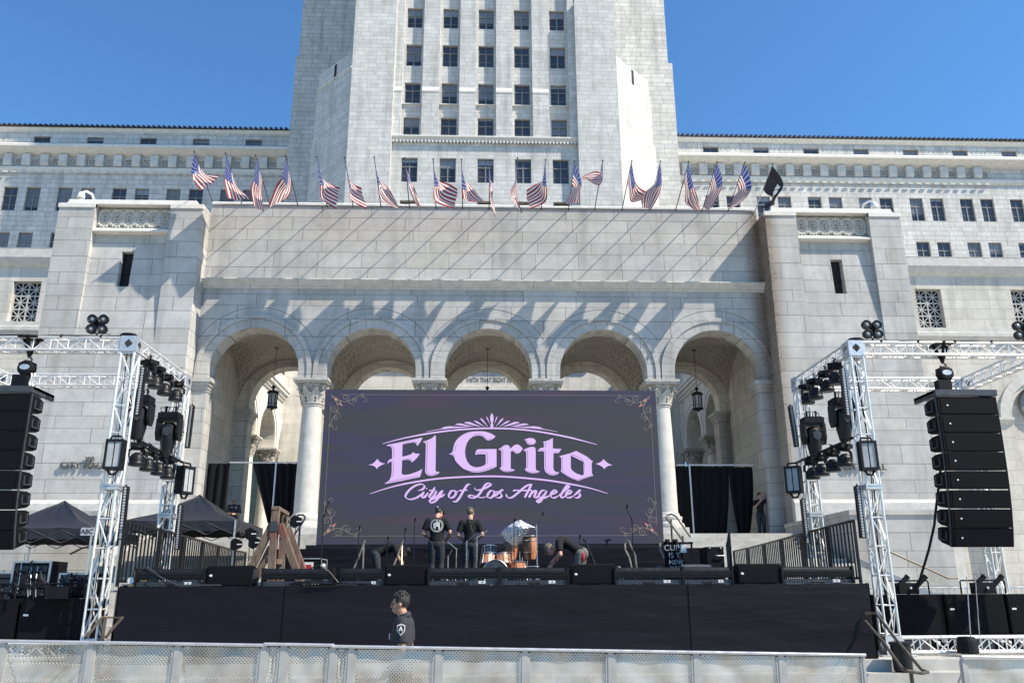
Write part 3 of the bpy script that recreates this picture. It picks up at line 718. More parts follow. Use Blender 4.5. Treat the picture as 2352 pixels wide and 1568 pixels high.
text_mesh('inscription', 'FAITH THAT RIGHT MAKES MIGHT', sz, (a_.x+.30, 49.985, a_.z), .02, M['inscr'], HALL, align='LEFT', sx=kx)
text_mesh('inscription', 'LET US HAVE', sz, (a_.x+.04, 49.985, a_.z), .02, M['inscr'], HALL, align='RIGHT', sx=kx)
M['terra_trim'] = simple('terracotta trim', (.56,.56,.54), .75, 0, .15, 2, .2, .2); M['frieze_shade'] = simple('painted frieze shade', (.17,.165,.155), .9, 0, .2, 3)  # dark frieze ground: shade of the recessed panels put into its colour
# ================================================================== TOWER
TX = [-5.22,-2.52,.155,2.82,5.50]; ROWS = [(29.32,31.22),(32.98,34.72),(35.83,37.61),(39.03,40.89),(42.36,44.12),(45.6,47.4)]
mb = MB()
# bottom storey below the cornice
WH = .575
wall_holes(mb, -6.51, 6.75, 20, 32.72, 52.55, [(x-WH,x+WH,*ROWS[0]) for x in TX]+[(x-WH,x+WH,26.0,27.9) for x in TX], .35)
# bays: recessed strips with the windows
for x in TX:
    wall_holes(mb, x-.74, x+.74, 32.72, 52, 52.95, [(x-WH,x+WH,a,b) for a,b in ROWS[1:]], .32)
e = [-6.51]+[v for x in TX for v in (x-.74, x+.74)]+[6.75]
for i in range(0, len(e), 2):
    a, b = e[i], e[i+1]
    mb.box(a, b, 52.55, 53.4, 36.75, 52); mb.box(a, b, 52.43, 53.4, 32.9, 36.70)
mb.box(-6.51,6.75,53.35,60,30,52)
part(mb, 'tower_bay_wall', M['terra'])
mb = MB()
for i in range(0, len(e), 2):
    a, b = e[i], e[i+1]; mb.prof_x([(52.40,36.50),(52.38,36.62),(52.54,36.98),(52.6,36.98),(52.6,36.50)], a, b)
for x in TX:
    mb.prof_x([(52.80,35.74),(52.80,35.80),(52.94,35.82),(52.94,35.74)], x-.72, x+.72)
for q in mb.split(lambda c: (c[2] > 36.2, round(c[0]/1.33))): part(q, 'tower_offset_moulding', M['trim_white'])
mb = MB(); mb.prof_x([(52.55,32.50),(52.40,32.52),(52.40,32.62),(52.22,32.76),(52.22,32.86),(52.3,32.90),(52.95,32.92),(52.95,32.5)], -6.51, 6.75)
for i in range(52): x = -6.45+i*.2535; mb.box(x, x+.12, 52.30, 52.56, 32.36, 32.505)
part(mb, 'tower_cornice', M['trim_white'])
mb = MB()
def shaft(mb, pts, z0, z1):
    n = len(pts); mb.add([(x,y,z0) for x,y in pts]+[(x,y,z1) for x,y in pts], [tuple(range(n,2*n))]+[(i,(i+1)%n,n+(i+1)%n,n+i) for i in range(n)])
shaft(mb, [(-9.55,52),(-6.51,52),(-6.51,60),(-9.55,66)], 18, 44.35); shaft(mb, [(6.75,52),(9.72,52),(9.72,66),(6.75,60)], 18, 44.35)
shaft(mb, [(-9.2,52.9),(-6.6,52.9),(-6.6,60),(-9.2,66)], 44.36, 125); shaft(mb, [(6.9,52.9),(9.3,52.9),(9.3,66),(6.9,60)], 44.36, 125)
for q in mb.split(lambda c: c[0] > 0): part(q, 'tower_buttress', M['terra'])
mb = MB()
# 45 degree splayed corners, stepped outer edges
for sg, x0 in ((-1,-9.56), (1,9.73)):
    for (off, z0, z1) in ((3.10,18,38.2),(2.95,38.2,39.5)):
        shaft(mb, [(x0,52.02),(x0+sg*off,52.02+off),(x0+sg*off,66),(x0,66)], z0 if z0 < 30 else z0+.001, z1)
    shaft(mb, [(x0+sg*3.10,55.12),(x0+sg*3.3,55.4),(x0+sg*3.3,66),(x0+sg*3.1,66)], 18, 34.0)
for q in mb.split(lambda c: c[0] > 0): part(q, 'tower_splay', M['terra'])
mb = MB()
for sg, x0 in ((-1,-9.56), (1,9.73)):
    n_ = Vector((sg*.7071,-.7071,0)); d = Vector((sg*.7071,.7071,0)); p0 = Vector((x0,52.02,0))
    mb.obox(p0+d*2.05+n_*.012+Vector((0,0,38.75)), d*.13, n_*.014, Vector((0,0,.62)))
for q in mb.split(lambda c: c[0] > 0): part(q, 'splay_slot', M['darkhole'])
mb = MB()
for sg, x0 in ((-1,-9.56),):
    n_ = Vector((sg*.7071,-.7071,0)); d = Vector((sg*.7071,.7071,0)); p0 = Vector((x0,52.02,0))
    mb.obox(p0+d*2.1+n_*.03+Vector((0,0,38.2)), d*2.12, n_*.05, Vector((0,0,.05)))
part(mb, 'splay_band', M['trim_white'])
mb = MB(); mb.box(-17.3,17.6,66,80,18,49.0); mb.box(-17.05,17.2,66.002,80,49.001,118)
part(mb, 'tower_rear_mass', M['terra_wing'])
for r_i, (a, b) in enumerate(ROWS):
    for x in TX: window(x-WH, x+WH, a, b, (52.55+.2) if r_i == 0 else 53.15)
# ================================================================== WINGS
K = 68/48.
cols = []
for sg in (-1, 1):
    mb = MB(); h1 = []; h2 = []; ha = []
    base = [-30.03,-28.63] if sg < 0 else [14.35,15.72]
    per = 3.355
    for i in range(9):
        for bx in base:
            x0 = (bx + per*(i-2 if sg < 0 else i))*K
            if sg < 0 and (x0 > -18.4 or x0 < -58): continue
            if sg > 0 and (x0 < 18 or x0 > 58): continue
            h1.append((x0, x0+1.24, 34.13, 36.43)); h2.append((x0, x0+1.24, 29.75, 32.05))
        ax = ((-28.8 if sg < 0 else 14.47) + per*(i-2 if sg < 0 else i))*K
        if (sg < 0 and -58 < ax < -19) or (sg > 0 and 18 < ax < 58): ha.append((ax, ax+1.48, 40.66, 41.55))
    a, b = sorted((sg*17.0, sg*62))
    wall_holes(mb, a, b, 18, 37.9, 68, h1+h2, .32); wall_holes(mb, a, b, 37.9, 42.35, 68.1, ha, .32)
    mb.box(a, b, 68.45, 84, 18, 42.3)
    part(mb, 'wing_wall', M['terra_wing'])
    for h in h1+h2: window(*h, 68.22)
    for h in ha: window(*h, 68.32, 'plain')
    mb = MB()
    mb.prof_x([(68.1,39.55),(67.75,39.62),(67.55,39.72),(67.18,39.92),(67.02,39.98),(67.02,40.22),(67.12,40.34),(68.1,40.44)], a, b)
    mb.prof_x([(68.0,37.86),(67.84,37.9),(67.84,38.02),(67.76,38.08),(67.76,38.32),(68.1,38.36)], a, b)
    mb.prof_x([(68.1,42.02),(67.98,42.06),(67.92,42.18),(67.82,42.3),(67.82,42.36),(68.4,42.36)], a, b)
    part(mb, 'wing_cornice', M['trim_white'])
    br = MB(); pn = MB(); bk = MB(); n = int((b-a)/1.615)
    for i in range(n):
        x = (-30.0*K+.0 if sg < 0 else 14.3*K) + 1.615*(i-10); 
        if x < a+.4 or x > b-1.2: continue
        br.prof_x([(68.1,38.37),(67.72,38.45),(67.60,38.72),(67.58,39.5),(68.1,39.53)], x-.36, x+.36)
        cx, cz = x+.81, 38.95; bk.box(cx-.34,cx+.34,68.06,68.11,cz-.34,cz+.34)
        for k in range(8):
            q = pi/4*k; R = .27 if k % 2 == 0 else .30
            pn.tube([(cx+.07*cos(q),68.04,cz+.07*sin(q)),(cx+R*cos(q),68.04,cz+R*sin(q))], .032, 4)
        if i % 2: pn.tube([(cx+.2*cos(pi/8*q),68.04,cz+.2*sin(pi/8*q)) for q in range(17)], .028, 4, False)
        for (u0,u1,v0,v1) in ((-.32,.32,.27,.33),(-.32,.32,-.33,-.27),(-.33,-.27,-.27,.27),(.27,.33,-.27,.27)): pn.box(cx+u0,cx+u1,67.99,68.09,cz+v0,cz+v1)
        for d_ in range(2): br.box(x-.3+d_*.8, x+.1+d_*.8, 67.70, 67.80, 37.72, 37.86)
    x0_ = (-30.0*K if sg < 0 else 14.3*K)-.5
    for q in br.split(lambda c: floor((c[0]-x0_)/1.615)): part(q, 'cornice_bracket', M['terra_trim'])
    for q in pn.split(lambda c: floor((c[0]-x0_-.3)/1.615)): part(q, 'frieze_rosette', M['terra_trim'])
    for q in bk.split(lambda c: floor((c[0]-x0_-.3)/1.615)): part(q, 'frieze_shade_backing', M['frieze_shade'])
    # barrel tiles along the eave
    tl = MB(); x = a
    while x < b:
        tl.lathe((x+.2, 67.62, 42.47), [(.13,0),(.15,.6),(.15,2.2)], 8, (0,1,.22)); x += .46
    tl.prof_x([(67.70,42.362),(67.72,42.42),(74,43.9),(74,42.362)], a, b)
    part(tl, 'tile_eave', M['tile_roof'])
# ---- pedestals beside the stair
for (xa, xb) in ((11.55, 14.7), (-21.0, -11.45)):
    mb = MB(); mb.box(xa, xb, 26, 31.7, .5, 4.05); mb.box(xa-.04, xb+.04, 25.94, 31.71, 4.05, 4.2)
    single('stair_pedestal', mb, M['granite'], 'pale granite block wall %s the broad stair' % ('right of' if xa > 0 else 'left of'), 'wall', 'stair side walls')
# ================================================================== LED SCREEN
SY = 22.0; SX0, SX1, SZ0, SZ1 = -4.235, 4.765, 2.98, 7.06
SC = empty('led_screen', ((SX0+SX1)/2, SY, 1.9), 'wide dark LED screen showing lilac El Grito lettering at the back of the stage', 'screen')
mb = MB(); mb.box(SX0, SX1, SY, SY+.12, SZ0, SZ1); mb.build('display_panel', M['led'], SC)
mb = MB(); mb.box(SX0-.02, SX1+.02, SY+.125, SY+.3, SZ0-.15, SZ1+.01); mb.box(SX0-.25, SX1+.25, SY-.05, SY+.4, SZ0-.17, SZ0-.02)
for i in range(10): x = SX0+.45+i*.9; mb.box(x-.03,x+.03,SY+.3,SY+.5,1.9,SZ1-.3)
mb.build('support_frame', M['black'], SC)
SP = lambda sx_, sy_, s, ox, oy: (lambda x, y: (lambda p: (p.x, p.z))(cr(ox, oy, s, x, y, SY-.01)))
LA = SP(0,0,5.408,1020,1140); LB = SP(0,0,5.405,1380,1140); LD = SP(0,0,4.3556,1120,1330)
def smooth(pts, n=6, closed=False):
    """Catmull-Rom"""
    P = [Vector(p) for p in pts]; m = len(P); out = []
    rng = range(m if closed else m-1)
    for i in rng:
        g_ = (lambda k: P[k % m]) if closed else (lambda k: P[max(0, min(m-1, k))])
        a, b, c, d = g_(i-1), g_(i), g_(i+1), g_(i+2)
        for j in range(n):
            t = j/n; out.append(.5*((2*b)+(c-a)*t+(2*a-5*b+4*c-d)*t*t+(3*b-a-3*c+d)*t*t*t))
    if not closed: out.append(P[-1])
    return out
def polyfill(mb, outer, holes=(), y=0, d=.006):
    """filled outline on the screen face, via bpy tessellation"""
    from mathutils.geometry import tessellate_polygon
    loops = [[Vector((a, b, 0)) for a, b in outer]]+[[Vector((a, b, 0)) for a, b in h] for h in holes]
    tris = tessellate_polygon(loops); flat = [p for l in loops for p in l]
    mb.add([(p.x, y, p.y) for p in flat], tris)
def ribbon(mb, pts, wfun, y, n=5):
    P = smooth(pts, n) if n > 1 else [Vector(p) for p in pts]; m = len(P); A = []
    for i, p in enumerate(P):
        t = P[min(i+1,m-1)]-P[max(i-1,0)]
        if t.length < 1e-9: t = Vector((1,0))
        t.normalize(); nn = Vector((-t.y, t.x)); w_ = wfun(i/(m-1), t)/2; A += [p+nn*w_, p-nn*w_]
    mb.add([(a.x, y, a.y) for a in A], [(2*i, 2*i+1, 2*i+3, 2*i+2) for i in range(m-1)])
px = 9.0/ (1506-748) / 1.2245     # metres per source pixel on the screen
lt = MB(); YL = SY-.012
def G(F, pts): return [F(*p) for p in pts]
E_ = [(358,612),(380,596),(420,588),(600,552),(905,486),(903,510),(872,560),(832,615),(822,600),(812,575),(780,560),(700,572),(606,592),(604,680),(602,775),(660,765),(720,745),(745,735),(762,708),(800,728),(870,733),(830,790),(790,830),(745,865),(735,845),(720,832),(690,824),(640,828),(600,838),(597,940),(592,1030),(610,1048),(640,1054),(720,1042),(820,1008),(870,985),(908,962),(890,1030),(868,1088),(760,1108),(600,1142),(450,1170),(330,1192),(400,1140),(425,1100),(435,1050),(442,1000),(442,860),(430,855),(405,862),(378,888),(380,855),(395,832),(420,815),(447,806),(448,700),(445,655),(432,628),(405,614),(380,612)]
L_ = [(918,562),(930,542),(970,532),(1020,512),(1060,490),(1100,452),(1114,460),(1112,700),(1108,985),(1118,1000),(1135,1007),(1172,1010),(1150,1035),(1120,1050),(1060,1068),(1010,1066),(975,1050),(952,1020),(950,990),(956,800),(962,600),(955,575),(935,563)]
G_ = [(1312,738),(1345,724),(1362,708),(1372,690),(1378,640),(1395,580),(1425,525),(1470,480),(1530,438),(1600,408),(1680,394),(1760,390),(1840,392),(1910,408),(1960,428),(2022,468),(1990,500),(1950,522),(1910,532),(1885,526),(1862,505),(1840,480),(1810,462),(1770,454),(1720,458),(1670,475),(1620,515),(1585,570),(1563,640),(1557,710),(1565,780),(1590,850),(1635,905),(1690,933),(1740,938),(1800,928),(1850,908),(1868,892),(1872,870),(1872,740),(1800,738),(1745,740),(1712,750),(1718,705),(1730,680),(1755,663),(2035,660),(2036,925),(1980,955),(1900,985),(1830,1005),(1750,1018),(1660,1012),(1580,985),(1500,935),(1440,880),(1400,820),(1385,780),(1372,758),(1345,746)]
R_ = [(115,672),(130,655),(165,635),(200,607),(230,597),(262,600),(285,618),(297,640),(300,658),(330,625),(362,600),(400,588),(440,602),(490,652),(465,690),(440,715),(405,730),(380,726),(355,708),(335,690),(318,690),(305,705),(304,945),(312,960),(335,968),(368,970),(350,990),(310,1003),(260,1009),(210,1005),(170,990),(148,970),(133,942),(150,942),(161,930),(163,700),(155,680),(135,672)]
I_ = [(495,685),(510,668),(545,650),(585,634),(630,626),(660,630),(680,648),(684,680),(685,960),(695,980),(715,992),(748,995),(725,1015),(690,1026),(640,1030),(590,1022),(550,1005),(527,985),(515,962),(532,958),(541,940),(540,720),(530,695),(512,685)]
D_ = [(510,517),(540,505),(580,494),(620,492),(655,502),(678,522),(686,545),(678,570),(655,590),(620,598),(585,595),(555,580),(537,555),(530,530)]
T_ = [(796,550),(840,540),(880,525),(945,494),(946,652),(1075,658),(1055,690),(1030,722),(990,724),(955,725),(952,945),(962,980),(980,1000),(1005,1010),(1042,1010),(1020,1040),(985,1055),(940,1063),(895,1052),(855,1030),(828,1000),(815,960),(812,700),(780,695),(712,697),(730,668),(755,645),(785,640),(808,638),(808,572)]
O_ = [(1038,770),(1080,758),(1130,745),(1200,728),(1298,688),(1380,730),(1450,768),(1490,795),(1520,825),(1555,845),(1538,868),(1534,900),(1540,1030),(1560,1065),(1450,1100),(1330,1142),(1240,1112),(1160,1070),(1100,1030),(1062,998),(1072,985),(1072,800),(1060,780)]
OH = [(1217,758),(1300,800),(1400,850),(1411,865),(1411,1050),(1390,1062),(1300,1030),(1240,985),(1219,955)]
polyfill(lt, G(LA, E_), y=YL); polyfill(lt, G(LA, L_), y=YL); polyfill(lt, G(LA, G_), y=YL); polyfill(lt, G(LB, R_), y=YL)
polyfill(lt, G(LB, I_), y=YL); polyfill(lt, G(LB, D_), y=YL); polyfill(lt, G(LB, T_), y=YL); polyfill(lt, G(LB, O_), [G(LB, OH)], y=YL)
for F, d in ((LA, [(85,903),(150,885),(195,845),(222,808),(250,845),(290,872),(345,880),(285,905),(240,932),(215,965),(190,930),(150,910)]), (LB, [(1595,885),(1650,868),(1690,845),(1717,812),(1745,845),(1790,880),(1850,905),(1790,915),(1750,935),(1727,965),(1700,932),(1650,905)])): polyfill(lt, G(F, d), y=YL)
arc1 = G(LA, [(300,582),(600,502),(1000,425),(1400,373),(1700,352)])+G(LB, [(0,345),(300,352),(600,378),(900,425),(1200,485),(1400,535),(1615,592)])
arc2 = G(LA, [(108,1342),(400,1248),(700,1178),(1100,1116),(1500,1086)])+G(LB, [(0,1074),(300,1085),(600,1108),(900,1140),(1200,1190),(1500,1252),(1780,1335)])
for a in (arc1, arc2): ribbon(lt, a, lambda t, d: (.35+.9*min(1, 6*min(t,1-t)))*3.6*px, YL)
CXA = 1965
polyfill(lt, G(LA, [(1965,113),(1982,140),(1992,175),(1988,230),(1976,268),(1990,300),(1982,333),(1948,333),(1940,300),(1954,268),(1942,230),(1938,175),(1948,140)]), y=YL)
for tip, bs, w_ in (((1880,165),(1935,290),17),((1787,190),(1912,328),26),((1693,230),(1865,326),26),((1540,262),(1810,326),30),((1400,290),(1700,321),26),((1185,348),(1640,326),26)):
    for mir in (1, -1):
        T1 = Vector((CXA-mir*(CXA-tip[0]), tip[1])); B1 = Vector((CXA-mir*(CXA-bs[0]), bs[1])); d = (B1-T1); n_ = Vector((-d.y, d.x)).normalized()
        if (n_.y > 0): n_ = -n_
        top = 1. if tip[0] > 1600 else 1.7; P = [T1, T1+d*.12+n_*w_*.75*top*.6, T1+d*.3+n_*w_*top*.62, T1+d*.6+n_*w_*.35*top, B1, T1+d*.6-n_*w_*.2, T1+d*.3-n_*w_*.36*(1 if top == 1 else .2), T1+d*.1-n_*w_*.3*(1 if top == 1 else .1)]
        polyfill(lt, G(LA, [(p.x, p.y) for p in P]), y=YL)
for mir in (1, -1): ribbon(lt, G(LA, [(CXA-mir*(CXA-x), y) for x, y in ((965,398),(1130,368),(1300,345),(1430,330))]), lambda t, d: px*(.8+2.4*t), YL)
# script line: broad nib strokes
def nib(t, d):
    k = abs(d.x*.50+d.y*.87)        # thick on the slanted down strokes
    return (2.1+3.9*k**1.5)*px*min(1, .35+6*min(t,1-t))
for st in ([(242,212),(275,206),(308,188),(322,160),(300,137),(260,136),(200,158),(140,202),(98,255),(90,292),(118,315),(160,319),(220,302),(270,270),(300,238)],
  [(318,225),(300,255),(288,285),(300,300),(330,285),(370,235)], [(345,182),(352,194)], [(450,170),(415,235),(382,282),(392,302),(420,295),(465,240)], [(375,212),(455,209)],
  [(472,215),(448,262),(446,292),(472,290),(515,240),(548,208)], [(548,212),(505,285),(455,340),(408,362),(386,350),(400,325),(460,303),(530,285),(572,252)],
  [(690,215),(655,215),(622,262),(625,296),(658,301),(698,268),(708,228),(690,213),(700,232),(738,222)],
  [(888,142),(860,136),(830,165),(790,232),(750,300),(712,343),(665,350)], [(742,214),(850,205)],
  [(938,175),(945,200),(980,208),(1050,190),(1110,158),(1135,134),(1110,122),(1070,140),(1030,200),(985,265),(930,300),(880,300),(862,285),(890,270),(950,283),(1020,300),(1080,285)],
  [(1165,215),(1130,217),(1095,265),(1100,296),(1135,300),(1170,266),(1178,228),(1160,212),(1180,232),(1222,222)],
  [(1170,290),(1205,262),(1250,220),(1283,202),(1248,225),(1256,250),(1268,278),(1240,300),(1195,298)],
  [(1325,255),(1330,285),(1355,302),(1400,292),(1470,238),(1560,162),(1635,130)], [(1635,130),(1600,200),(1548,300)], [(1405,218),(1440,209),(1540,212),(1640,205)],
  [(1648,212),(1625,255),(1600,298)], [(1610,275),(1655,228),(1690,213),(1683,248),(1666,288),(1690,300),(1735,262)],
  [(1805,212),(1762,214),(1725,260),(1727,292),(1757,294),(1800,252),(1818,212)], [(1822,212),(1772,300),(1740,345),(1710,358),(1700,345),(1730,320),(1805,297),(1865,268)],
  [(1865,268),(1918,243),(1942,222),(1922,208),(1890,225),(1868,262),(1880,296),(1915,300),(1962,276)],
  [(1962,276),(2040,212),(2092,165),(2082,148),(2055,165),(2012,232),(1990,280),(2005,301),(2050,275)],
  [(2050,272),(2100,247),(2122,224),(2102,208),(2072,230),(2053,267),(2064,296),(2100,299),(2150,276)],
  [(2150,276),(2195,236),(2232,206),(2205,226),(2225,258),(2215,290),(2185,302),(2155,293)], [(2205,290),(2240,268)]):
    ribbon(lt, G(LD, st), nib, YL, 6)
lt.build('title_lettering', M['lilac'], SC)
# thin inline shadow strokes inside the blackletter
dk = MB()
for F, st in ((LA,[(425,606),(462,632),(476,680),(472,800)]),(LA,[(398,868),(430,848),(465,852),(466,1000),(452,1080)]),(LA,[(395,1160),(600,1118),(838,1073)]),(LA,[(606,583),(700,563),(780,550),(822,562),(836,585)]),(LA,[(604,829),(690,813),(735,826),(752,850)]),
  (LA,[(935,552),(975,552),(986,600),(972,990),(1000,1036),(1060,1050),(1135,1030)]),(LA,[(1352,738),(1382,748),(1405,830),(1470,908),(1560,975),(1680,1000),(1800,995),(1985,932)]),(LA,[(1427,600),(1412,640),(1405,690)]),(LA,[(1680,450),(1760,434),(1822,452),(1880,506),(1912,520),(1960,500)]),(LA,[(1722,720),(1893,720),(1893,885)]),
  (LB,[(150,658),(178,668),(186,700),(182,925)]),(LB,[(150,955),(190,985),(260,995),(330,985)]),(LB,[(330,680),(370,708),(410,712)]),(LB,[(525,675),(552,688),(562,720),(562,945)]),(LB,[(530,968),(570,1005),(640,1017),(710,1008)]),(LB,[(540,520),(560,562),(600,582),(655,575)]),
  (LB,[(722,685),(800,683),(832,694),(836,950),(870,1020),(940,1048),(1010,1030)]),(LB,[(832,560),(832,636)]),(LB,[(955,712),(1020,712)]),(LB,[(1088,785),(1094,1000),(1200,1080),(1330,1125),(1545,1056)]),(LB,[(1224,742),(1408,838),(1414,1045)])):
    ribbon(dk, G(F, st), lambda t, d: 1.15*px, YL-.004, 3)
dk.build('letter_inline', M['leddark'], SC)
# border line and corner scrollwork
bd = MB(); i0, i1, j0, j1 = SX0+.16, SX1-.16, SZ0+.20, SZ1-.14; t = .008
for (a,b,c,d) in ((i0+.25,i1-.25,j0,j0+t),(i0+.25,i1-.25,j1-t,j1),(i0,i0+t,j0+.25,j1-.25),(i1-t,i1,j0+.25,j1-.25)): bd.add([(a,YL,c),(b,YL,c),(b,YL,d),(a,YL,d)], [(0,1,2,3)])
rs = MB()
def spiral(cx, cz, r0, a0, turns, sg=1, n=22): return [(cx+r0*(1-.85*i/n)*cos(a0+sg*turns*2*pi*i/n), cz+r0*(1-.85*i/n)*sin(a0+sg*turns*2*pi*i/n)) for i in range(n+1)]
for sx_ in (0, 1):
    for sz_ in (0, 1):
        tf = lambda p: ((i0-.03+p[0]) if not sx_ else (i1+.03-p[0]), (j0-.03+p[1]) if not sz_ else (j1+.03-p[1]))
        curves = []
        for sw in (0, 1):
            q = (lambda p: p) if not sw else (lambda p: (p[1], p[0]))
            main = [(.16,.12),(.32,.22),(.5,.22),(.66,.13),(.8,.08),(.95,.13),(1.0,.2),(.94,.24),(.89,.2)]
            curves += [[q(p) for p in main], [q(p) for p in spiral(.42,.12,.10,1.2,1.4,-1)], [q(p) for p in spiral(.23,.22,.085,-.6,1.2,1)], [q(p) for p in spiral(.68,.20,.07,2.5,1.3,1)], [q(p) for p in spiral(.86,.05,.05,1.2,1.1,-1)], [q(p) for p in [(.5,.22),(.58,.3),(.68,.3)]]]
        curves.append([(.02,.02),(.08,.10),(.16,.12)]); curves.append(spiral(.09,.09,.05,0,1,1))
        for c in curves: ribbon(bd, [tf(p) for p in c], lambda t, d: .013*(1.1-.5*t), YL, 3)
        for lf in ([(.27,.27),(.31,.28),(.36,.36),(.28,.32)], [(.13,.13),(.18,.14),(.22,.21),(.14,.19)]):
            polyfill(rs, [tf(p) for p in lf], y=YL-.003)
bd.build('border_scrollwork', M['ledgold'], SC); rs.build('scroll_leaf', M['ledrose'], SC)
# ================================================================== STAGE
DECK = 1.9; STG = empty('stage', (.4, 18, .0), 'long black stage platform wrapped in black cloth in front of the steps', 'stage')
fx0, fx1, bx0, bx1, fy, by = -5.75, 6.36, -7.2, 8.2, 14.0, 26.0
mb = MB(); mb.add([(fx0,fy,DECK-.06),(fx1,fy,DECK-.06),(bx1,by,DECK-.06),(bx0,by,DECK-.06),(fx0,fy,DECK),(fx1,fy,DECK),(bx1,by,DECK),(bx0,by,DECK)], [(0,3,2,1),(4,5,6,7),(0,1,5,4),(1,2,6,5),(2,3,7,6),(3,0,4,7)])
mb.build('deck', M['black_matte'], STG)
# gathered skirt: front cloth with sags and folds
def skirt(pa, pb, z0, z1, nx, nz, amp, seed, flare=0):
    r_ = random.Random(seed); pa, pb = Vector(pa), Vector(pb); d = pb-pa; n_ = Vector((d.y,-d.x,0)).normalized(); mb = MB(); vs = []
    ph = [(r_.uniform(.3,1.4), r_.uniform(1.,4.), r_.uniform(0,6), r_.uniform(.3,1)) for _ in range(7)]
    for i in range(nx+1):
        for j in range(nz+1):
            s, t = i/nx, j/nz; x = s*d.length; z = z1+(z0-z1)*t
            w_ = sum(a*sin(kx*x*.9+kz*z+p) for kx, kz, p, a in ph)/7*amp*(.25+t)+flare*t*t
            w_ = w_*min(1, 5*s+.25, 5*(1-s)+.25)
            sag = -.035*sin(pi*((s*6)%1))*(1-t)**6
            vs.append(pa+d*s+n_*(.03+w_)+Vector((0,0,z+sag)))
    mb.add(vs, [(i*(nz+1)+j,(i+1)*(nz+1)+j,(i+1)*(nz+1)+j+1,i*(nz+1)+j+1) for i in range(nx) for j in range(nz)]); return mb
for k, (a, b, oy) in enumerate(((fx0,-3.1,.0),(-3.13,.62,.010),(.58,3.42,.0),(3.38,fx1,.010))): skirt((a,fy-.01-oy,0),(b,fy-.01-oy,0),.0,DECK+.015,70,34,.085,5+k,.03).build('front_skirt', M['skirt'], STG, True)
skirt((fx1+.01,fy,0),(fx1+.6,fy+4,0),.1,DECK+.01,40,16,.06,8,.10).build('side_skirt', M['skirt'], STG, True)
skirt((fx0-.6,fy+4,0),(fx0-.01,fy,0),.1,DECK+.01,40,16,.04,9,.05).build('side_skirt', M['skirt'], STG, True)
# low black riser in front of the screen
RS = MB(); RS.box(-5.0,5.6,20.6,21.9,DECK+.003,DECK+.9); single('screen_riser', RS, M['skirt'], 'long black cloth faced riser under the LED screen', 'platform')
# ---- guard rails along both stage sides
def rail_panel(p, q, z, h=1.06):
    p, q = Vector(p), Vector(q); d = q-p; L = d.length; d.normalize(); mb = MB(); e_ = .02
    up = Vector((0,0,1))
    for s in (0.03, L-.03): mb.obox(p+d*s+up*(z+h/2), d*.022, Vector((-d.y,d.x,0))*.022, up*(h/2))
    for zz in (z+.09, z+h-.02): mb.obox((p+q)/2+up*zz, d*(L/2), Vector((-d.y,d.x,0))*.02, up*.02)
    n = int(L/.19)
    for i in range(1, n): mb.obox(p+d*(L*i/n)+up*(z+h/2+.03), d*.0125, Vector((-d.y,d.x,0))*.0125, up*(h/2-.06))
    return mb
left_pts = [(-5.93,14.25),(-6.04,16.2),(-6.25,18.1),(-6.45,20),(-6.7,22),(-6.9,24),(-7.02,25.8)]
right_pts = [(6.42,14.3),(6.58,15.9),(6.82,17.8),(7.07,19.8),(7.32,21.8),(7.55,23.9),(7.7,25.8)]
wl = ['nearest the truss tower','second from the front','third from the front','fourth from the front','fifth from the front','farthest back']
for side, pts in (('left', left_pts), ('right', right_pts)):
    for i in range(6):
        a, b = Vector((*pts[i],0)), Vector((*pts[i+1],0)); d = (b-a).normalized()
        o = rail_panel(a+d*.02, b-d*.02, DECK+.003).build('stage_rail', M['black'])
        tag(o, 'black barred guard rail on the %s edge of the stage, %s' % (side, wl[i]), 'railing', 'guard rails along the stage edges')
# short rails at the stage stair on the right, behind the banner
for i, (a, b) in enumerate((((5.2,17.6),(5.75,19.6)), ((5.8,19.7),(6.35,21.8)))):
    o = rail_panel((*a,0),(*b,0),DECK+.003).build('stage_rail', M['black'])
    tag(o, 'short black guard rail between the lettered banner and black case, %s one' % ('nearer' if i == 0 else 'farther'), 'railing', 'guard rails along the stage edges')
# ---- front edge speakers and footlight battens
def monitor():
    r_ = empty('front_fill_speaker', (0,0,0)); w2, hh, d = .365, .315, .42
    mb = MB(); mb.prof_x([(0,.0),(0,hh),(.05,hh+.01),(d,hh-.06),(d,0)], -w2, w2); mb.build('cabinet', M['speaker'], r_)
    g_ = MB(); g_.box(-w2+.02, w2-.02, -.014, -.002, .02, hh-.02); g_.build('grille', M['grille'], r_)
    b = MB(); b.lathe((-w2+.07,-.016,hh*.52), [(.02,0),(.02,.006),(.012,.008)], 12, (0,-1,0)); b.box(-w2+.045,-w2+.095,-.022,-.016,hh*.52-.008,hh*.52+.008); b.build('badge', M['white'], r_)
    h = MB(); h.box(w2, w2+.02, .05, .3, .05, hh-.05); h.box(w2+.02,w2+.035,.1,.25,.1,.2); h.build('side_plate', M['darkgray'], r_)
    return r_
mo = monitor(); ml = ['left of the bell frame','left of the bass drum','below the man in the olive cap','at the right end of the stage']
for i, x in enumerate((-4.08,-1.20,1.86,4.63)):
    o = mo if i == 0 else copy_tree(mo); o.location = (x, 14.12, DECK+.004); tag(o, 'low black loudspeaker on the stage edge, '+ml[i], 'speaker', 'front fill loudspeakers on the stage lip')
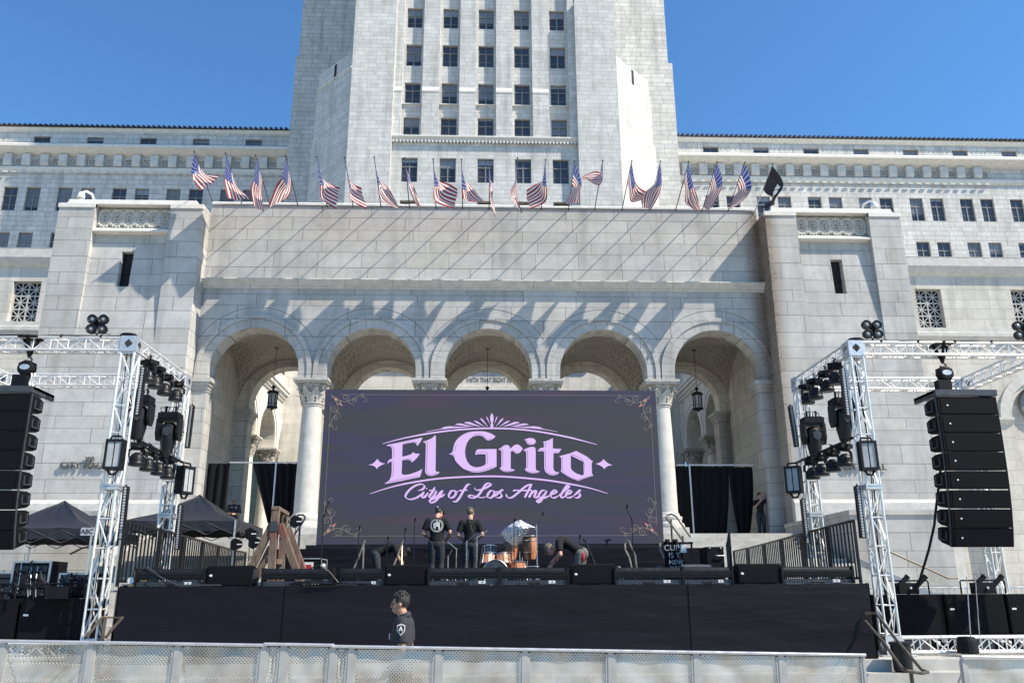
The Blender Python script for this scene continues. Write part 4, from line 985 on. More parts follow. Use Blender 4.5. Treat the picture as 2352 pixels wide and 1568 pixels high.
def batten(L):
    r_ = empty('footlight_batten', (0,0,0)); mb = MB(); h = .27
    mb.prof_x([(0,.10),(-.01,h-.05),(.03,h-.01),(.03,h),(.20,h),(.22,.12),(.22,.10)], -L/2, L/2)
    mb.prof_x([(-.012,h-.09),(-.02,h-.085),(-.02,h-.075),(-.012,h-.07)], -L/2, L/2); mb.prof_x([(-.008,.14),(-.018,.145),(-.018,.155),(-.008,.16)], -L/2, L/2)
    mb.build('light_housing', M['black'], r_, False)
    b = MB(); b.box(-L/2+.0, L/2, .0, .2, .0, .012); b.box(-L/2+.01, L/2-.01, .015, .16, .012, .075); b.build('base_tray', M['darkgray'], r_)
    for s in (-1, 1):
        e_ = MB(); e_.box(s*L/2-.015 if s > 0 else -L/2-.02, s*L/2+.02 if s > 0 else -L/2+.015, -.02, .23, 0, h+.01); e_.build('end_bracket', M['black_matte'], r_)
    q = MB()
    for i in range(16): x = -L/2+.06+i*(L-.12)/15; q.lathe((x,.012,.045), [(.012,0),(.012,.006)], 8, (0,-1,0))
    q.build('rivets', M['darkgray'], r_)
    y = MB(); y.prof_x([(-.004,.003),(-.004,.035),(.01,.05),(.1,.05),(.1,.003)], -.09, .09); y.build('foot_clamp', M['black'], r_)
    l_ = MB(); l_.box(L/2-.33, L/2-.21, .008, .0145, .022, .066); l_.build('paper_label', M['paper'], r_)
    return r_
bo = batten(1.12)
bts = [(-5.02,.97,'by the left stage corner'),(-2.98,1,'first right of the bell frame speaker'),(-2.0+.07,.62,'between the bell frame and the second loudspeaker'),(-.28,1.02,'in front of the two standing men'),(.88,.98,'below the foil covered congas'),(2.78,1,'right of the third loudspeaker'),(3.75,.74,'in front of the lettered banner'),(5.6,1.06,'at the right stage corner')]
for i, (x, k, lb) in enumerate(bts):
    o = bo if i == 0 else copy_tree(bo); o.location = (x, 14.10, DECK+.004); o.scale = (k,1,1); tag(o, 'black footlight batten on the stage front edge, '+lb, 'stage light', 'footlight battens on the stage lip')
# ---- crowd barrier
def barrier(L, kind='full'):
    r_ = empty('crowd_barrier', (0,0,0)); H = 1.2
    mb = MB()
    for s in (-1, 1):
        mb.box(s*L/2-(.032 if s > 0 else 0), s*L/2+(.032 if s < 0 else 0), -.01, .035, 0, H-.035)
        mb.box(s*L/2-(.058 if s > 0 else -.033), s*L/2-(.033 if s > 0 else -.058), -.004, .02, 0, H-.05)
    for q in mb.split(lambda c: c[0] > 0): q.build('frame_post', M['post'], r_)
    t = MB(); t.prof_x([(-.03,H-.03),(-.035,H-.012),(-.022,H),(.028,H),(.04,H-.012),(.035,H-.03)], -L/2-.004, L/2+.004); t.build('top_rail', M['alu_plate'], r_)
    # buckled sheet
    p = MB(); r2 = random.Random(L); nx, nz = 16, 20; vs = []
    for i in range(nx+1):
        for j in range(nz+1):
            s, q = i/nx, j/nz; x = -L/2+.059+(L-.118)*s; z = .03+(H-.07)*q; w_ = .011*sin(3.1*pi*s+1)*sin(4.2*pi*q)*sin(pi*s)**.5
            vs.append((x, .012+w_, z))
    p.add(vs, [(i*(nz+1)+j,(i+1)*(nz+1)+j,(i+1)*(nz+1)+j+1,i*(nz+1)+j+1) for i in range(nx) for j in range(nz)]); p.build('perforated_sheet', M['perf'], r_, True)
    for zz in (.62,):
        b = MB(); b.box(-L/2+.09, L/2-.09, .03, .05, zz-.015, zz+.015); b.build('stiffener', M['alu_plate'], r_)
    bl = MB()
    for i in range(6): bl.lathe((-L/2+.12+i*(L-.24)/5,-.012,H-.052), [(.008,0),(.008,.006),(.003,.010)], 8, (0,-1,0))
    bl.build('bolts', M['steel'], r_)
    f = MB(); f.box(-L/2, L/2, .04, 1.1, 0, .012); f.box(-L/2,-L/2+.03,.04,.06,0,H-.06)
    f.add([(-L/2+.02,.05,H-.15),(-L/2+.05,.05,H-.15),(-L/2+.05,1.0,.02),(-L/2+.02,1.0,.02)], [(0,1,2,3)]); f.build('foot_plate', M['alu_plate'], r_)
    return r_
BX = [-7.0,-6.06,-5.13,-4.20,-3.28,-2.36,-2.15,-1.62,-1.42,-.48,.46,1.40,2.34,3.28,4.215]
ordn = ['far left edge of the picture','left of the loudspeaker stack','second from the left picture edge','below the bell frame','under the left half of the skirt','narrow one left of the man in the pit','short one left of the man in the pit','slim filler beside the man in the pit','behind which the man in the pit stands','first to the right of the man in the pit','second to the right of the man in the pit','third to the right of the man in the pit','next to last before the gap','last one before the gap']
B0 = {}
for i in range(len(BX)-1):
    L = round(BX[i+1]-BX[i], 3); key = round(L, 1)
    if key not in B0: B0[key] = barrier(L); o = B0[key]; B0[key]['L'] = L
    else: o = copy_tree(B0[key]); o.scale = (L/B0[key]['L'],1,1)
    xm = (BX[i]+BX[i+1])/2; z = -.022*xm+.02 + (.012 if 5 <= i <= 6 else 0); o.location = (xm, 9.6, z); o.rotation_euler[1] = .022
    tag(o, 'perforated aluminium crowd barrier, '+ordn[i], 'barrier', 'perforated crowd barriers along the front')
for o in B0.values(): del o['L']
for i, x in enumerate((5.30+.47, 5.30+1.41)):
    o = copy_tree(B0[.9]); o.location = (x, 9.6+ (0), -.022*x+.02); o.rotation_euler[1] = .022
    tag(o, 'perforated aluminium crowd barrier right of the gap%s' % (', beside the bronze handrail' if i == 0 else ', at the right picture edge'), 'barrier', 'perforated crowd barriers along the front')
# ================================================================== TRUSS RIGS
LAND = .74
def truss(mb, p, q, w_=.28, step=.40, rc=.024, rb=.011, nd=(0,1,2,3), ref=None):
    """box truss centred on p-q"""
    p, q = Vector(p), Vector(q); d = (q-p); L = d.length; d.normalize()
    a = Vector((0,0,1)) if abs(d.z) < .5 else Vector((0,1,0)); sx_ = d.cross(a).normalized(); sy_ = sx_.cross(d).normalized(); h = w_/2-rc
    C = [sx_*i*h+sy_*j*h for i, j in ((-1,-1),(1,-1),(1,1),(-1,1))]
    for c in C: mb.tube([p+c, q+c], rc, 8)
    n = max(1, round(L/step))
    for k in range(n+1):
        s = d*min(L-.02, max(.02, L*k/n))
        for i in range(4): mb.tube([p+C[i]+s, p+C[(i+1)%4]+s], rb, 5, False)
    for k in range(n):
        s0, s1 = d*(L*k/n), d*(L*(k+1)/n)
        for i in range(4):
            a, b = (C[i], C[(i+1)%4]) if (k+i) % 2 else (C[(i+1)%4], C[i]); mb.tube([p+a+s0, p+b+s1], rb, 5, False)
def corner_block(c, w_=.29):
    mb = MB(); h = w_/2; c = Vector(c); t = .006
    dirs = [(Vector((1,0,0)),Vector((0,1,0)),Vector((0,0,1)))]
    for ax in range(3):
        for sg in (-1, 1):
            n_ = Vector([sg if i == ax else 0 for i in range(3)]); u = Vector([1 if i == (ax+1)%3 else 0 for i in range(3)]); v = Vector([1 if i == (ax+2)%3 else 0 for i in range(3)])
            O = [(-h,-h),(h,-h),(h,h),(-h,h)]; I = [(0,-h*.58),(h*.58,0),(0,h*.58),(-h*.58,0)]
            vs = [c+n_*h+u*a+v*b for a, b in O+I]; fs = [(0,1,4),(1,5,4),(1,2,5),(2,6,5),(2,3,6),(3,7,6),(3,0,7),(0,4,7)]; mb.add(vs, fs)
            for a, b in ((.75,.75),(-.75,.75),(.75,-.75),(-.75,-.75)): mb.ball(c+n_*(h+.001)+u*a*h+v*b*h, .008, 6, 4)
    return mb
def rig(side):
    xi, xo = (6.94, 10.62) if side == 'right' else (-6.365, -10.05); yf, yb_ = 14.64, 17.33; zt = 6.10
    r_ = empty('truss_rig', ((xi+xo)/2, yf, LAND), 'silver aluminium box truss frame carrying lights and loudspeakers, %s of the stage' % side, 'truss', 'aluminium truss frames beside the stage')
    for x, y in ((xi,yf),(xi,yb_),(xo,yf),(xo,yb_)):
        mb = MB(); truss(mb, (x,y,LAND+.32), (x,y,zt-.15), step=.47, rb=.013); mb.build('tower', M['alu'], r_)
        corner_block((x,y,zt)).build('corner_block', M['alu_plate'], r_)
        b = corner_block((x,y,LAND+.17)); b.box(x-.3,x+.3,y-.3,y+.3,LAND+.004,LAND+.02); b.build('base_block', M['alu_plate'], r_)
        sl = MB(); z = at(1176,784,14).z; 
        for zz in (3.55 if y == yf else 3.3,): sl.box(x-.15,x+.15,y-.15,y+.15,zz-.045,zz-.004); sl.box(x-.15,x+.15,y-.15,y+.15,zz+.004,zz+.045)
        [q.build('joint_plate', M['alu_plate'], r_) for q in sl.split(lambda c: c[2] > zz)]
    for p, q in (((xi,yf,zt),(xo,yf,zt)),((xi,yb_,zt),(xo,yb_,zt)),((xi,yf,zt),(xi,yb_,zt)),((xo,yf,zt),(xo,yb_,zt)),((xo,yf,zt),(xo+(3 if xo>0 else -3),yf,zt))):
        p, q = Vector(p), Vector(q); d = (q-p).normalized(); mb = MB(); truss(mb, p+d*.15, q-d*.15, step=.32); mb.build('beam', M['alu'], r_)
        pm = p+d*(.15+.62*1); j = MB(); n_ = Vector((-d.y,d.x,0))
        for s in (-.01,.01): j.obox(pm+d*s*2.2, d*.012, n_*.147, Vector((0,0,.147)))
        if abs(d.x) > .5 and p.x == xi: pl_ = MB(); [pl_.obox(pm+d*s*3+n_*i*.13+Vector((0,0,k*.0)), d*.012, n_*.02, Vector((0,0,.147))) for s in (-.01,.01) for i in (-1,1)]; pl_.build('splice_plate', M['alu_plate'], r_)
    for p, q in (((xi,yf,LAND+.17),(xo+(3 if xo>0 else -3),yf,LAND+.17)),):
        p, q = Vector(p), Vector(q); d = (q-p).normalized(); mb = MB(); truss(mb, p+d*.15, q, step=.30); mb.build('base_beam', M['alu'], r_)
    # cable run taped along the top chord
    c = MB(); sg = 1 if side == 'right' else -1
    c.tube([(xi-sg*.1,yf-.12,zt+.16)]+[(xi+sg*(.2+.35*i), yf-.125+.01*sin(i*2.), zt+.147+.006*sin(i*3.)) for i in range(18)], .012, 5); 
    for i in range(8): c.tube([(xi+sg*(.5+.7*i),yf-.15,zt+.10),(xi+sg*(.5+.7*i),yf-.15,zt+.15),(xi+sg*(.5+.7*i),yf-.09,zt+.16)], .014, 5)
    for k in range(3): c.tube([(xi+sg*.05+.16*cos(q)*(1-.1*k), yf-.05+.09*sin(q), zt+.165+.014*k) for q in [2*pi*t/14 for t in range(15)]], .011, 5, False)
    c.build('cable_run', M['black_matte'], r_)
    c = MB(); r3 = random.Random(5 if sg > 0 else 6)
    for x, y in ((xi,yf),(xi,yb_)):
        for k in range(2):
            ox, oy = r3.uniform(-.06,.06), r3.uniform(-.1,0); c.tube([(x+ox+.03*sin(z*1.7+k), y+oy+.02*cos(z*2.3), z) for z in [LAND+.4+.35*t for t in range(15)]], .009, 5)
    for q in c.split(lambda c: c[1] > 16): q.build('tower_cable', M['black_matte'], r_)
    return r_
rig('left'); rig('right')
# ---- fixtures -----------------------------------------------------
def wash_proto():
    r_ = empty('wash_light', (0,0,0)); mb = MB(); mb.box(-.13,.13,-.10,.10,-.13,-.05); mb.lathe((0,0,-.14), [(.10,-.02),(.12,.0),(.11,.03)], 16); mb.tube([(0,0,.03),(0,0,-.05)], .02, 6); mb.tube([(.0,-.03,.05),(.03,0,.03),(0,.03,.05),(-.03,0,.07),(0,-.03,.05)], .008, 5)
    for k in range(3): mb.tube([(.06-.05*k,-.06,-.06),(.09-.05*k,-.1,-.01),(.02,-.03,.03)], .006, 4)
    mb.build('base', M['black_matte'], r_)
    y = MB(); y.tube([(-.155,0,-.30),(-.155,0,-.20),(-.11,0,-.155),(.11,0,-.155),(.155,0,-.20),(.155,0,-.30)], .026, 8); y.build('yoke', M['black'], r_)
    h = MB(); h.lathe((0,0,-.46), [(.0,-.003),(.135,0),(.14,.015),(.135,.06),(.125,.075),(.135,.085),(.128,.14),(.10,.20),(.05,.235),(.0,.24)], 24)
    for i in range(22): a = 2*pi*i/22; h.obox((.131*cos(a),.131*sin(a),-.325), Vector((cos(a),sin(a),0))*.006, Vector((-sin(a),cos(a),0))*.005, Vector((0,0,.028)))
    ho_ = h.build('head', M['black'], r_, 30); l_ = MB(); l_.lathe((0,0,-.466), [(.115,0),(.115,.004)], 20); l_.build('lens', M['darkgray'], ho_); return r_
def profile_proto():
    r_ = empty('profile_moving_light', (0,0,0)); mb = MB(); mb.box(-.21,.21,-.15,.15,-.14,-.02); mb.box(-.18,.18,-.12,.12,-.02,.0)
    for k in range(5): mb.tube([(-.15+.07*k,-.1,0),(-.17+.08*k,-.16+.03*k,.07),(-.05+.03*k,-.05,.12)], .010, 5)
    mb.tube([(-.1,0,0),(-.1,0,.14)], .022, 6); mb.tube([(.1,0,0),(.1,0,.14)], .022, 6); mb.build('base', M['black_matte'], r_)
    y = MB()
    for s in (-1, 1): y.prism([(-.13,0),(.13,0),(.14,-.30),(.07,-.44),(-.07,-.44),(-.14,-.30)], (s*.185,0,-.15), (0,1,0), (0,0,1), (s*.05,0,0))
    y.box(-.235,.235,-.12,.12,-.19,-.141); y.build('yoke', M['black'], r_)
    h = MB(); h.lathe((0,0,-.86), [(.0,0),(.10,0),(.115,.015),(.118,.06),(.15,.22),(.17,.42),(.165,.56),(.10,.64),(.0,.65)], 24, sx=1, sy=.92); ho_ = h.build('head', M['black'], r_, 30)
    f = MB(); f.prism([(-.09,0),(.0,.05),(.09,0),(.075,-.10),(0,-.16),(-.075,-.10)], (.02,-.165,-.36), (1,0,0), (0,0,1), (0,.03,0)); f.build('head_facet', M['darkgray'], ho_)
    return r_
def bar_proto(L=1.0):
    r_ = empty('led_bar', (0,0,0)); mb = MB(); mb.box(-.045,.045,-.03,.05,-L/2,L/2); mb.build('housing', M['black'], r_)
    l_ = MB(); n = 18
    for i in range(n): l_.lathe((0,-.031,-L/2+.04+(L-.08)*i/(n-1)), [(.024,0),(.024,.004),(.014,.006)], 12, (0,-1,0))
    l_.build('lens_row', M['lampglass'], r_)
    b = MB(); b.box(-.02,.02,.05,.12,L/2-.07,L/2-.04); b.box(-.02,.02,.05,.12,-L/2+.04,-L/2+.07); b.tube([(0,0,L/2),(0,0,L/2+.04)], .015, 6); b.build('bracket', M['black_matte'], r_); return r_
def strobe_proto():
    r_ = empty('strobe_light', (0,0,0)); w2, h2 = .17, .30; mb = MB(); mb.box(-w2,w2,-.04,.16,-h2,h2)
    for k in range(6): mb.box(-w2+.02,w2-.02,.161,.19,-h2+.05+.09*k,-h2+.08+.09*k)
    mb.build('housing', M['black_matte'], r_)
    f = MB()
    for (a,b,c,d) in ((-w2,w2,h2-.05,h2),(-w2,w2,-h2,-h2+.05),(-w2,-w2+.04,-h2+.05,h2-.05),(w2-.04,w2,-h2+.05,h2-.05)): f.box(a,b,-.07,-.041,c,d)
    f.build('bezel', M['black'], r_)
    l_ = MB(); l_.box(-w2+.045,-.012,-.05,-.042,-h2+.055,h2-.055); l_.box(.012,w2-.045,-.05,-.042,-h2+.055,h2-.055); l_.build('tube_window', M['lampglass'], r_)
    y = MB(); y.tube([(-.12,.03,h2),(-.09,.03,h2+.07),(.09,.03,h2+.07),(.12,.03,h2)], .022, 6); y.tube([(-.10,.03,-h2),(-.05,.03,-h2-.09),(.05,.03,-h2-.09),(.10,.03,-h2)], .024, 6); y.build('yoke', M['black'], r_); return r_
def blinder_proto():
    r_ = empty('blinder_light', (0,0,0))
    for i, (a, b) in enumerate(((-.15,-.14),(.15,-.14),(-.15,.14),(.15,.14))):
        h = MB(); h.lathe((a,-.06,.30+b), [(.10,-.16),(.13,-.12),(.135,.0),(.125,.003),(.10,-.03),(.02,-.05)], 24, (0,-1,0)); ho_ = h.build('lamp_cell', M['black'], r_, 30)
        l_ = MB(); l_.lathe((a,-.055,.30+b), [(.095,-.02),(.095,-.014),(.03,-.004)], 20, (0,-1,0)); l_.build('lens', M['darkgray'], ho_)
        k = MB(); k.ball((a,-.045,.30+b), .042, 10, 6, (1,.4,1)); k.build('bulb', M['lens'], ho_)
    f = MB(); f.box(-.10,.10,.0,.10,.16,.44); f.tube([(-.08,.05,.16),(-.08,.05,.06),(.08,.05,.06),(.08,.05,.16)], .018, 6); f.tube([(0,.05,.06),(0,.05,-.02)], .02, 6)
    f.tube([(.08,.02,.1),(.25,-.02,.03),(.4,-.02,.0)], .009, 5); f.build('frame', M['black_matte'], r_); return r_
WASH, PROF, BAR, STROBE, BLIND = wash_proto(), profile_proto(), bar_proto(), strobe_proto(), blinder_proto()
used = set()
def place(proto, loc, label, cat, group, rz=0, sc=1, rx=0, ry=0):
    o = proto if proto.name not in used else copy_tree(proto); used.add(proto.name) if o is proto else None
    o.location = loc; o.rotation_euler = (rx, ry, rz); o.scale = (sc,)*3 if not isinstance(sc, tuple) else sc; tag(o, label, cat, group); return o
A = lambda x, y, Y: cr(0,860,4.127,x,y,Y); A2 = lambda x, y, Y: cr(180,1180,5.6,x,y,Y); AL = lambda x, y, Y: cr(0,1280,2.45,x,y,Y)
R1 = lambda x, y, Y: cr(2180,900,4.3545,x,y,Y); R2 = lambda x, y, Y: cr(2180,1200,5.6,x,y,Y); RB = lambda x, y, Y: cr(2300,1280,2.45,x,y,Y)
ow = ['nearest', 'second', 'third', 'farthest']
for side, pts, low in (('left', [A(1715,860,15.15),A(1800,930,15.7),A(1905,1010,16.3),A(2035,1080,16.9)], [A2(1140,690,15.1),A2(1310,770,15.7),A2(1480,835,16.25),A2(1625,895,16.8)]),
                       ('right', [R1(755,760,15.15),R1(640,850,15.7),R1(505,940,16.3),R1(405,1000,16.9)], [R2(1110,590,15.1),R2(920,670,15.7),R2(745,735,16.3),R2(600,790,16.8)])):
    for i, p in enumerate(pts): place(WASH, p+V(0,0,.42), 'black wash light under the upper beam of the %s truss, %s along it' % (side, ow[i]), 'stage light', 'moving wash lights on the trusses', rz=.3*(i-1.5))
    for i, p in enumerate(low): place(WASH, p+V(0,0,.42), 'black wash light on the slanting pipe of the %s truss, %s along it' % (side, ow[i]), 'stage light', 'moving wash lights on the trusses', rz=-.2*(i-1.5))
for side, p, q in (('left', A2(960,215,14.75), A2(1880,675,17.3)), ('right', R2(1320,130,14.75), R2(345,560,17.3))):
    mb = MB(); mb.tube([p,q], .027, 8); d = (q-p)
    for i in range(4): c = p+d*(.2+.2*i); mb.tube([c+V(0,0,.04), c+V(0,-.04,0), c+V(0,0,-.05)], .02, 5)
    for k in range(5): s = .12+.16*k; mb.tube([p+d*s, p+d*(s+.05)+V(.02,-.05,-.09-.02*(k%2)), p+d*(s+.11)+V(0,-.02,-.03)], .009, 5)
    single('lighting_pipe', mb, M['black'], 'black pipe slung across the %s truss with four wash lights' % side, 'pipe', 'slanting lighting pipes')
def hang(p_top, side, which, sc=1.): place(PROF, p_top, 'large black spot moving head on the %s truss, %s tower' % (side, which), 'stage light', 'large spot moving heads', sc=sc)
tp = A(1650,1045,15.1); hang(V(tp.x, tp.y, tp.z), 'left', 'front', .94); tp = A(1985,1240,16.95); hang(tp, 'left', 'back', .98)
tp = R1(800,960,15.1); hang(tp, 'right', 'front', .94); tp = R1(445,1190,16.95); hang(tp, 'right', 'back', .98)
def bar(p, q, label): c = (p+q)/2; L = (p-q).length; d = (p-q).normalized(); place(BAR, c, label, 'stage light', 'vertical pixel bars on the trusses', sc=(1,1,L), ry=math.atan2(d.x, d.z))
bar(A(1668,710,14.5), A(1592,1275,14.5), 'black pixel bar high on the front tower of the left truss')
bar(A(2232,1155,17.1), A2(1940,440,17.1), 'black pixel bar high on the back tower of the left truss')
bar(AL(870,215,14.5), AL(832,580,14.5), 'black pixel bar low on the front tower of the left truss')
bar(AL(1248,340,17.1), AL(1218,650,17.1), 'black pixel bar low on the back tower of the left truss')
bar(R1(820,590,14.5), R1(888,1175,14.5), 'black pixel bar high on the front tower of the right truss')
bar(R1(185,1050,17.1), R1(265,1550,17.1), 'black pixel bar high on the back tower of the right truss')
bar(RB(270,210,14.5), RB(312,570,14.5), 'black pixel bar low on the front tower of the right truss')
bar(cr(2000,1280,3.734,960,460,17.1), cr(2000,1280,3.734,1010,930,17.1), 'black pixel bar low on the back tower of the right truss')
for p, lb, rz, sc in ((A2(790,545,14.35), 'black strobe light facing front on the front tower of the left truss', .08, 1.0), (A2(1930,950,17.1), 'black strobe light turned sideways on the back tower of the left truss', 1.15, 1.08), (R2(1470,450,14.35), 'black strobe light facing front on the front tower of the right truss', -.12, 1.0), (R2(285,830,17.1), 'black strobe light turned sideways on the back tower of the right truss', -.65, 1.08)):
    place(STROBE, p, lb, 'stage light', 'strobe lights on the truss towers', rz=rz, sc=sc*.86)
for p, lb in ((A(1120,300,14.6), 'black four cell blinder standing on top of the left truss'), (R1(1200,215,14.6), 'black four cell blinder standing on top of the right truss'), (cr(2520,860,3.733,1350,340,14.6), 'black four cell blinder cut by the right picture edge')):
    place(BLIND, V(p.x, 14.6, 6.29), lb, 'stage light', 'four cell blinders on the trusses', sc=.66)
# ---- hoists and line arrays
def hoist(x, y, ztop, zb, label):
    r_ = empty('chain_hoist', (x,y,zb), label, 'hoist', 'chain hoists on the trusses')
    k = MB(); k.tube([(x-.15,y,ztop+.29),(x-.02,y,ztop+.0),(x,y,ztop-.06)], .03, 6); k.tube([(x+.15,y,ztop+.29),(x+.02,y,ztop+.0),(x,y,ztop-.06)], .03, 6); k.tube([(x,y-.16,ztop+.30),(x,y-.02,ztop+.0),(x,y,ztop-.06)], .03, 6); k.box(x-.17,x+.17,y-.17,y+.17,ztop+.25,ztop+.28); k.build('sling', M['black_matte'], r_)
    h = MB(); pts = [(x+.055*sin(a), y, ztop-.13+.055*cos(a)) for a in [t*pi/8 for t in range(-1,13)]]; h.tube(pts, .016, 6); h.tube([(x,y,ztop-.05),(x,y,ztop-.08)], .02, 6); h.build('hook', M['darkgray'], r_)
    b = MB(); b.lathe((x,y-.09,ztop-.29), [(.10,0),(.14,.02),(.15,.08),(.14,.15),(.10,.17)], 20, (0,1,0)); b.box(x-.13,x+.13,y-.06,y+.06,ztop-.24,ztop-.19); b.build('motor_body', M['black_matte'], r_)
    l_ = MB(); l_.prism([(.09*cos(t),.05*sin(t)) for t in [q*pi/8 for q in range(16)]], (x,y-.094,ztop-.28), (1,0,0), (0,0,1), (0,-.002,0)); l_.build('name_plate', M['alu_plate'], r_)
    cbag = MB(); cbag.box(x-.19,x+.06,y-.09,y+.07,zb,ztop-.42); cbag.build('chain_bag', M['black_matte'], r_)
    c = MB()
    for dx in (.14,.19): c.tube([(x+dx+.01*sin(z*30),y-.09,z) for z in [ztop-.4-.02*i for i in range(int((ztop-.4-zb)/.02))]], .012, 4)
    c.build('chain', M['steel'], r_); return r_
def array(x0, x1, zt, n, label, flip=1):
    cx = (x0+x1)/2; w2 = (x1-x0)/2; yf = 14.35; hgt = .333
    r_ = empty('line_array', (cx,yf,zt-n*hgt), label, 'loudspeaker', 'flown loudspeaker columns')
    f = MB(); f.box(x0-.02,x1+.02,yf-.03,yf+.02,zt,zt+.11); f.box(x0-.02,x1+.02,yf+.02,yf+.75,zt+.06,zt+.11); f.box(x0-.02,x0+.04,yf+.02,yf+.75,zt,zt+.11); f.box(x1-.04,x1+.02,yf+.02,yf+.75,zt,zt+.11); f.build('flying_frame', M['darkgray'], r_)
    p = Vector((cx,yf,zt-.02)); ang = 0.
    for i in range(n):
        ang += (.4,.5,.8,1.1,1.6,2.2,3.0,4.0)[i]*pi/180*1.0
        T = Matrix.Translation(p) @ Matrix.Rotation(ang, 4, 'X'); h = hgt-.012
        s = MB(); prof = [(0,-.004),(0,-h),(.34,-h+.02),(.46,-h*.80),(.46,-h*.20),(.34,-.024)]
        s.prof_x(prof, -w2, w2); s.xform(T); so = s.build('cabinet', M['speaker'], r_)
        g_ = MB(); g_.box(-w2+.05,w2-.05,-.012,-.001,-h+.018,-.02); g_.box(-w2+.005,-w2+.045,-.006,-.001,-h+.02,-.02); g_.box(w2-.045,w2-.005,-.006,-.001,-h+.02,-.02); g_.xform(T); g_.build('grille', M['grille'], so)
        b = MB(); b.lathe((-w2+.17,-.013,-h/2), [(.016,0),(.016,.005),(.008,.008)], 12, (0,-1,0)); b.xform(T); b.build('badge', M['white'], so)
        e_ = MB()
        for sg in (-1, 1):
            e_.box(sg*w2-.0 if sg > 0 else -w2-.012, sg*w2+.012 if sg > 0 else -w2, .02, .06, -h, .01)
            e_.box(sg*w2 if sg > 0 else -w2-.016, sg*w2+.016 if sg > 0 else -w2, .16,.19,-h*.75,-h*.25); e_.box(sg*w2 if sg > 0 else -w2-.03, sg*w2+.03 if sg > 0 else -w2, .34,.37,-h*.75,-h*.25)
            e_.box(sg*(w2+.025)-.006, sg*(w2+.025)+.006, .16,.37,-h*.75,-h*.68)
        e_.xform(T); e_.build('rigging_plate', M['darkgray'], so)
        p = T @ Vector((0,0,-hgt))
    return r_
ht = cr(2520,860,3.733,490,600,14.64); hl = A(335,610,14.64)
array(8.23, 9.33, 5.16, 8, 'tall black column of stacked line array loudspeakers hanging from the right truss')
pr = at(99,903,14.4); array(pr.x-1.28, pr.x-.18, 5.16, 8, 'tall black column of stacked line array loudspeakers hanging from the left truss')
hoist(ht.x, 14.64, 5.93, 5.28, 'black chain hoist above the right loudspeaker column'); hoist(hl.x, 14.64, 5.95, 5.28, 'black chain hoist above the left loudspeaker column')
mb = MB(); p0 = RB(835,655,14.9); mb.tube([RB(850,60,14.95),RB(835,200,14.95),RB(815,360,14.95),RB(803,480,14.95),RB(765,650,14.95),RB(720,800,14.95),RB(690,900,15.1),RB(620,955,15.3)], .022, 6)
single('cable_loom', mb, M['black_matte'], 'thick black cable hanging from the right loudspeaker column to the subwoofers', 'cable')
for k, (a, b) in enumerate((((1025,830),(1055,1270)),((1085,830),(1118,1290)))):
    mb = MB(); p, q = RB(*a,14.3), RB(*b,14.3); n = 60
    for i in range(n):
        c = p+(q-p)*(i/n); d = (q-p)/n
        mb.tube([c+V(.006*(i%2),.006*(1-i%2),0), c+d*.9+V(-.006*(i%2),-.006*(1-i%2),0)], .008 if k == 0 else .006, 4)
    single('hoist_chain', mb, M['steel'], 'loose steel chain hanging in front of the right subwoofers, %s strand' % ('left' if k == 0 else 'right'), 'chain', 'loose hoist chains')
mb = MB(); q = RB(1030,1310,14.3); mb.lathe((q.x, q.y, q.z-.12), [(.16,0),(.17,.02),(.15,.2),(.13,.26),(.0,.27)], 16); single('chain_bucket', mb, M['black_matte'], 'black cloth bucket under the loose chains by the right truss', 'bucket')
# ---- subwoofers
def sub_proto():
    r_ = empty('subwoofer', (0,0,0)); mb = MB(); mb.box(-.55,.55,0,.8,0,.97); mb.build('cabinet', M['speaker'], r_)
    g_ = MB(); g_.box(-.53,.53,-.015,-.002,.30,.955); g_.build('grille', M['grille'], r_)
    p = MB(); p.box(-.30,.24,-.008,-.002,.03,.25); p.build('port_panel', M['darkgray'], r_)
    c = MB()
    for x in (.32, .47, -.47): c.box(x-.035,x+.035,-.014,-.003,.15,.26); c.lathe((x+.02,-.05,.13), [(.0,-.02),(.045,-.02),(.045,.02),(0,.02)], 14, (1,0,0)); c.tube([(x,-.01,.2),(x+.01,-.05,.17),(x+.02,-.05,.13)], .012, 5)
    c.build('caster', M['steel'], r_); h = MB(); h.box(-.48,-.40,-.02,-.015,.70,.73); h.build('badge', M['white'], r_); return r_
SUB = sub_proto(); 
for i, (x, lb) in enumerate(((7.85,'nearest the right truss tower'),(9.0,'below the right loudspeaker column'),(10.15,'at the right picture edge'))):
    place(SUB, V(x, 15.5, LAND+.004), 'big black subwoofer with casters on its front, '+lb, 'subwoofer', 'ground subwoofers beside the stage')
for i, (x, lb) in enumerate(((-7.15,'nearest the left truss tower'),(-8.3,'at the left picture edge'))):
    place(SUB, V(x, 14.85, LAND+.004), 'big black subwoofer in shade behind the barrier, '+lb, 'subwoofer', 'ground subwoofers beside the stage')
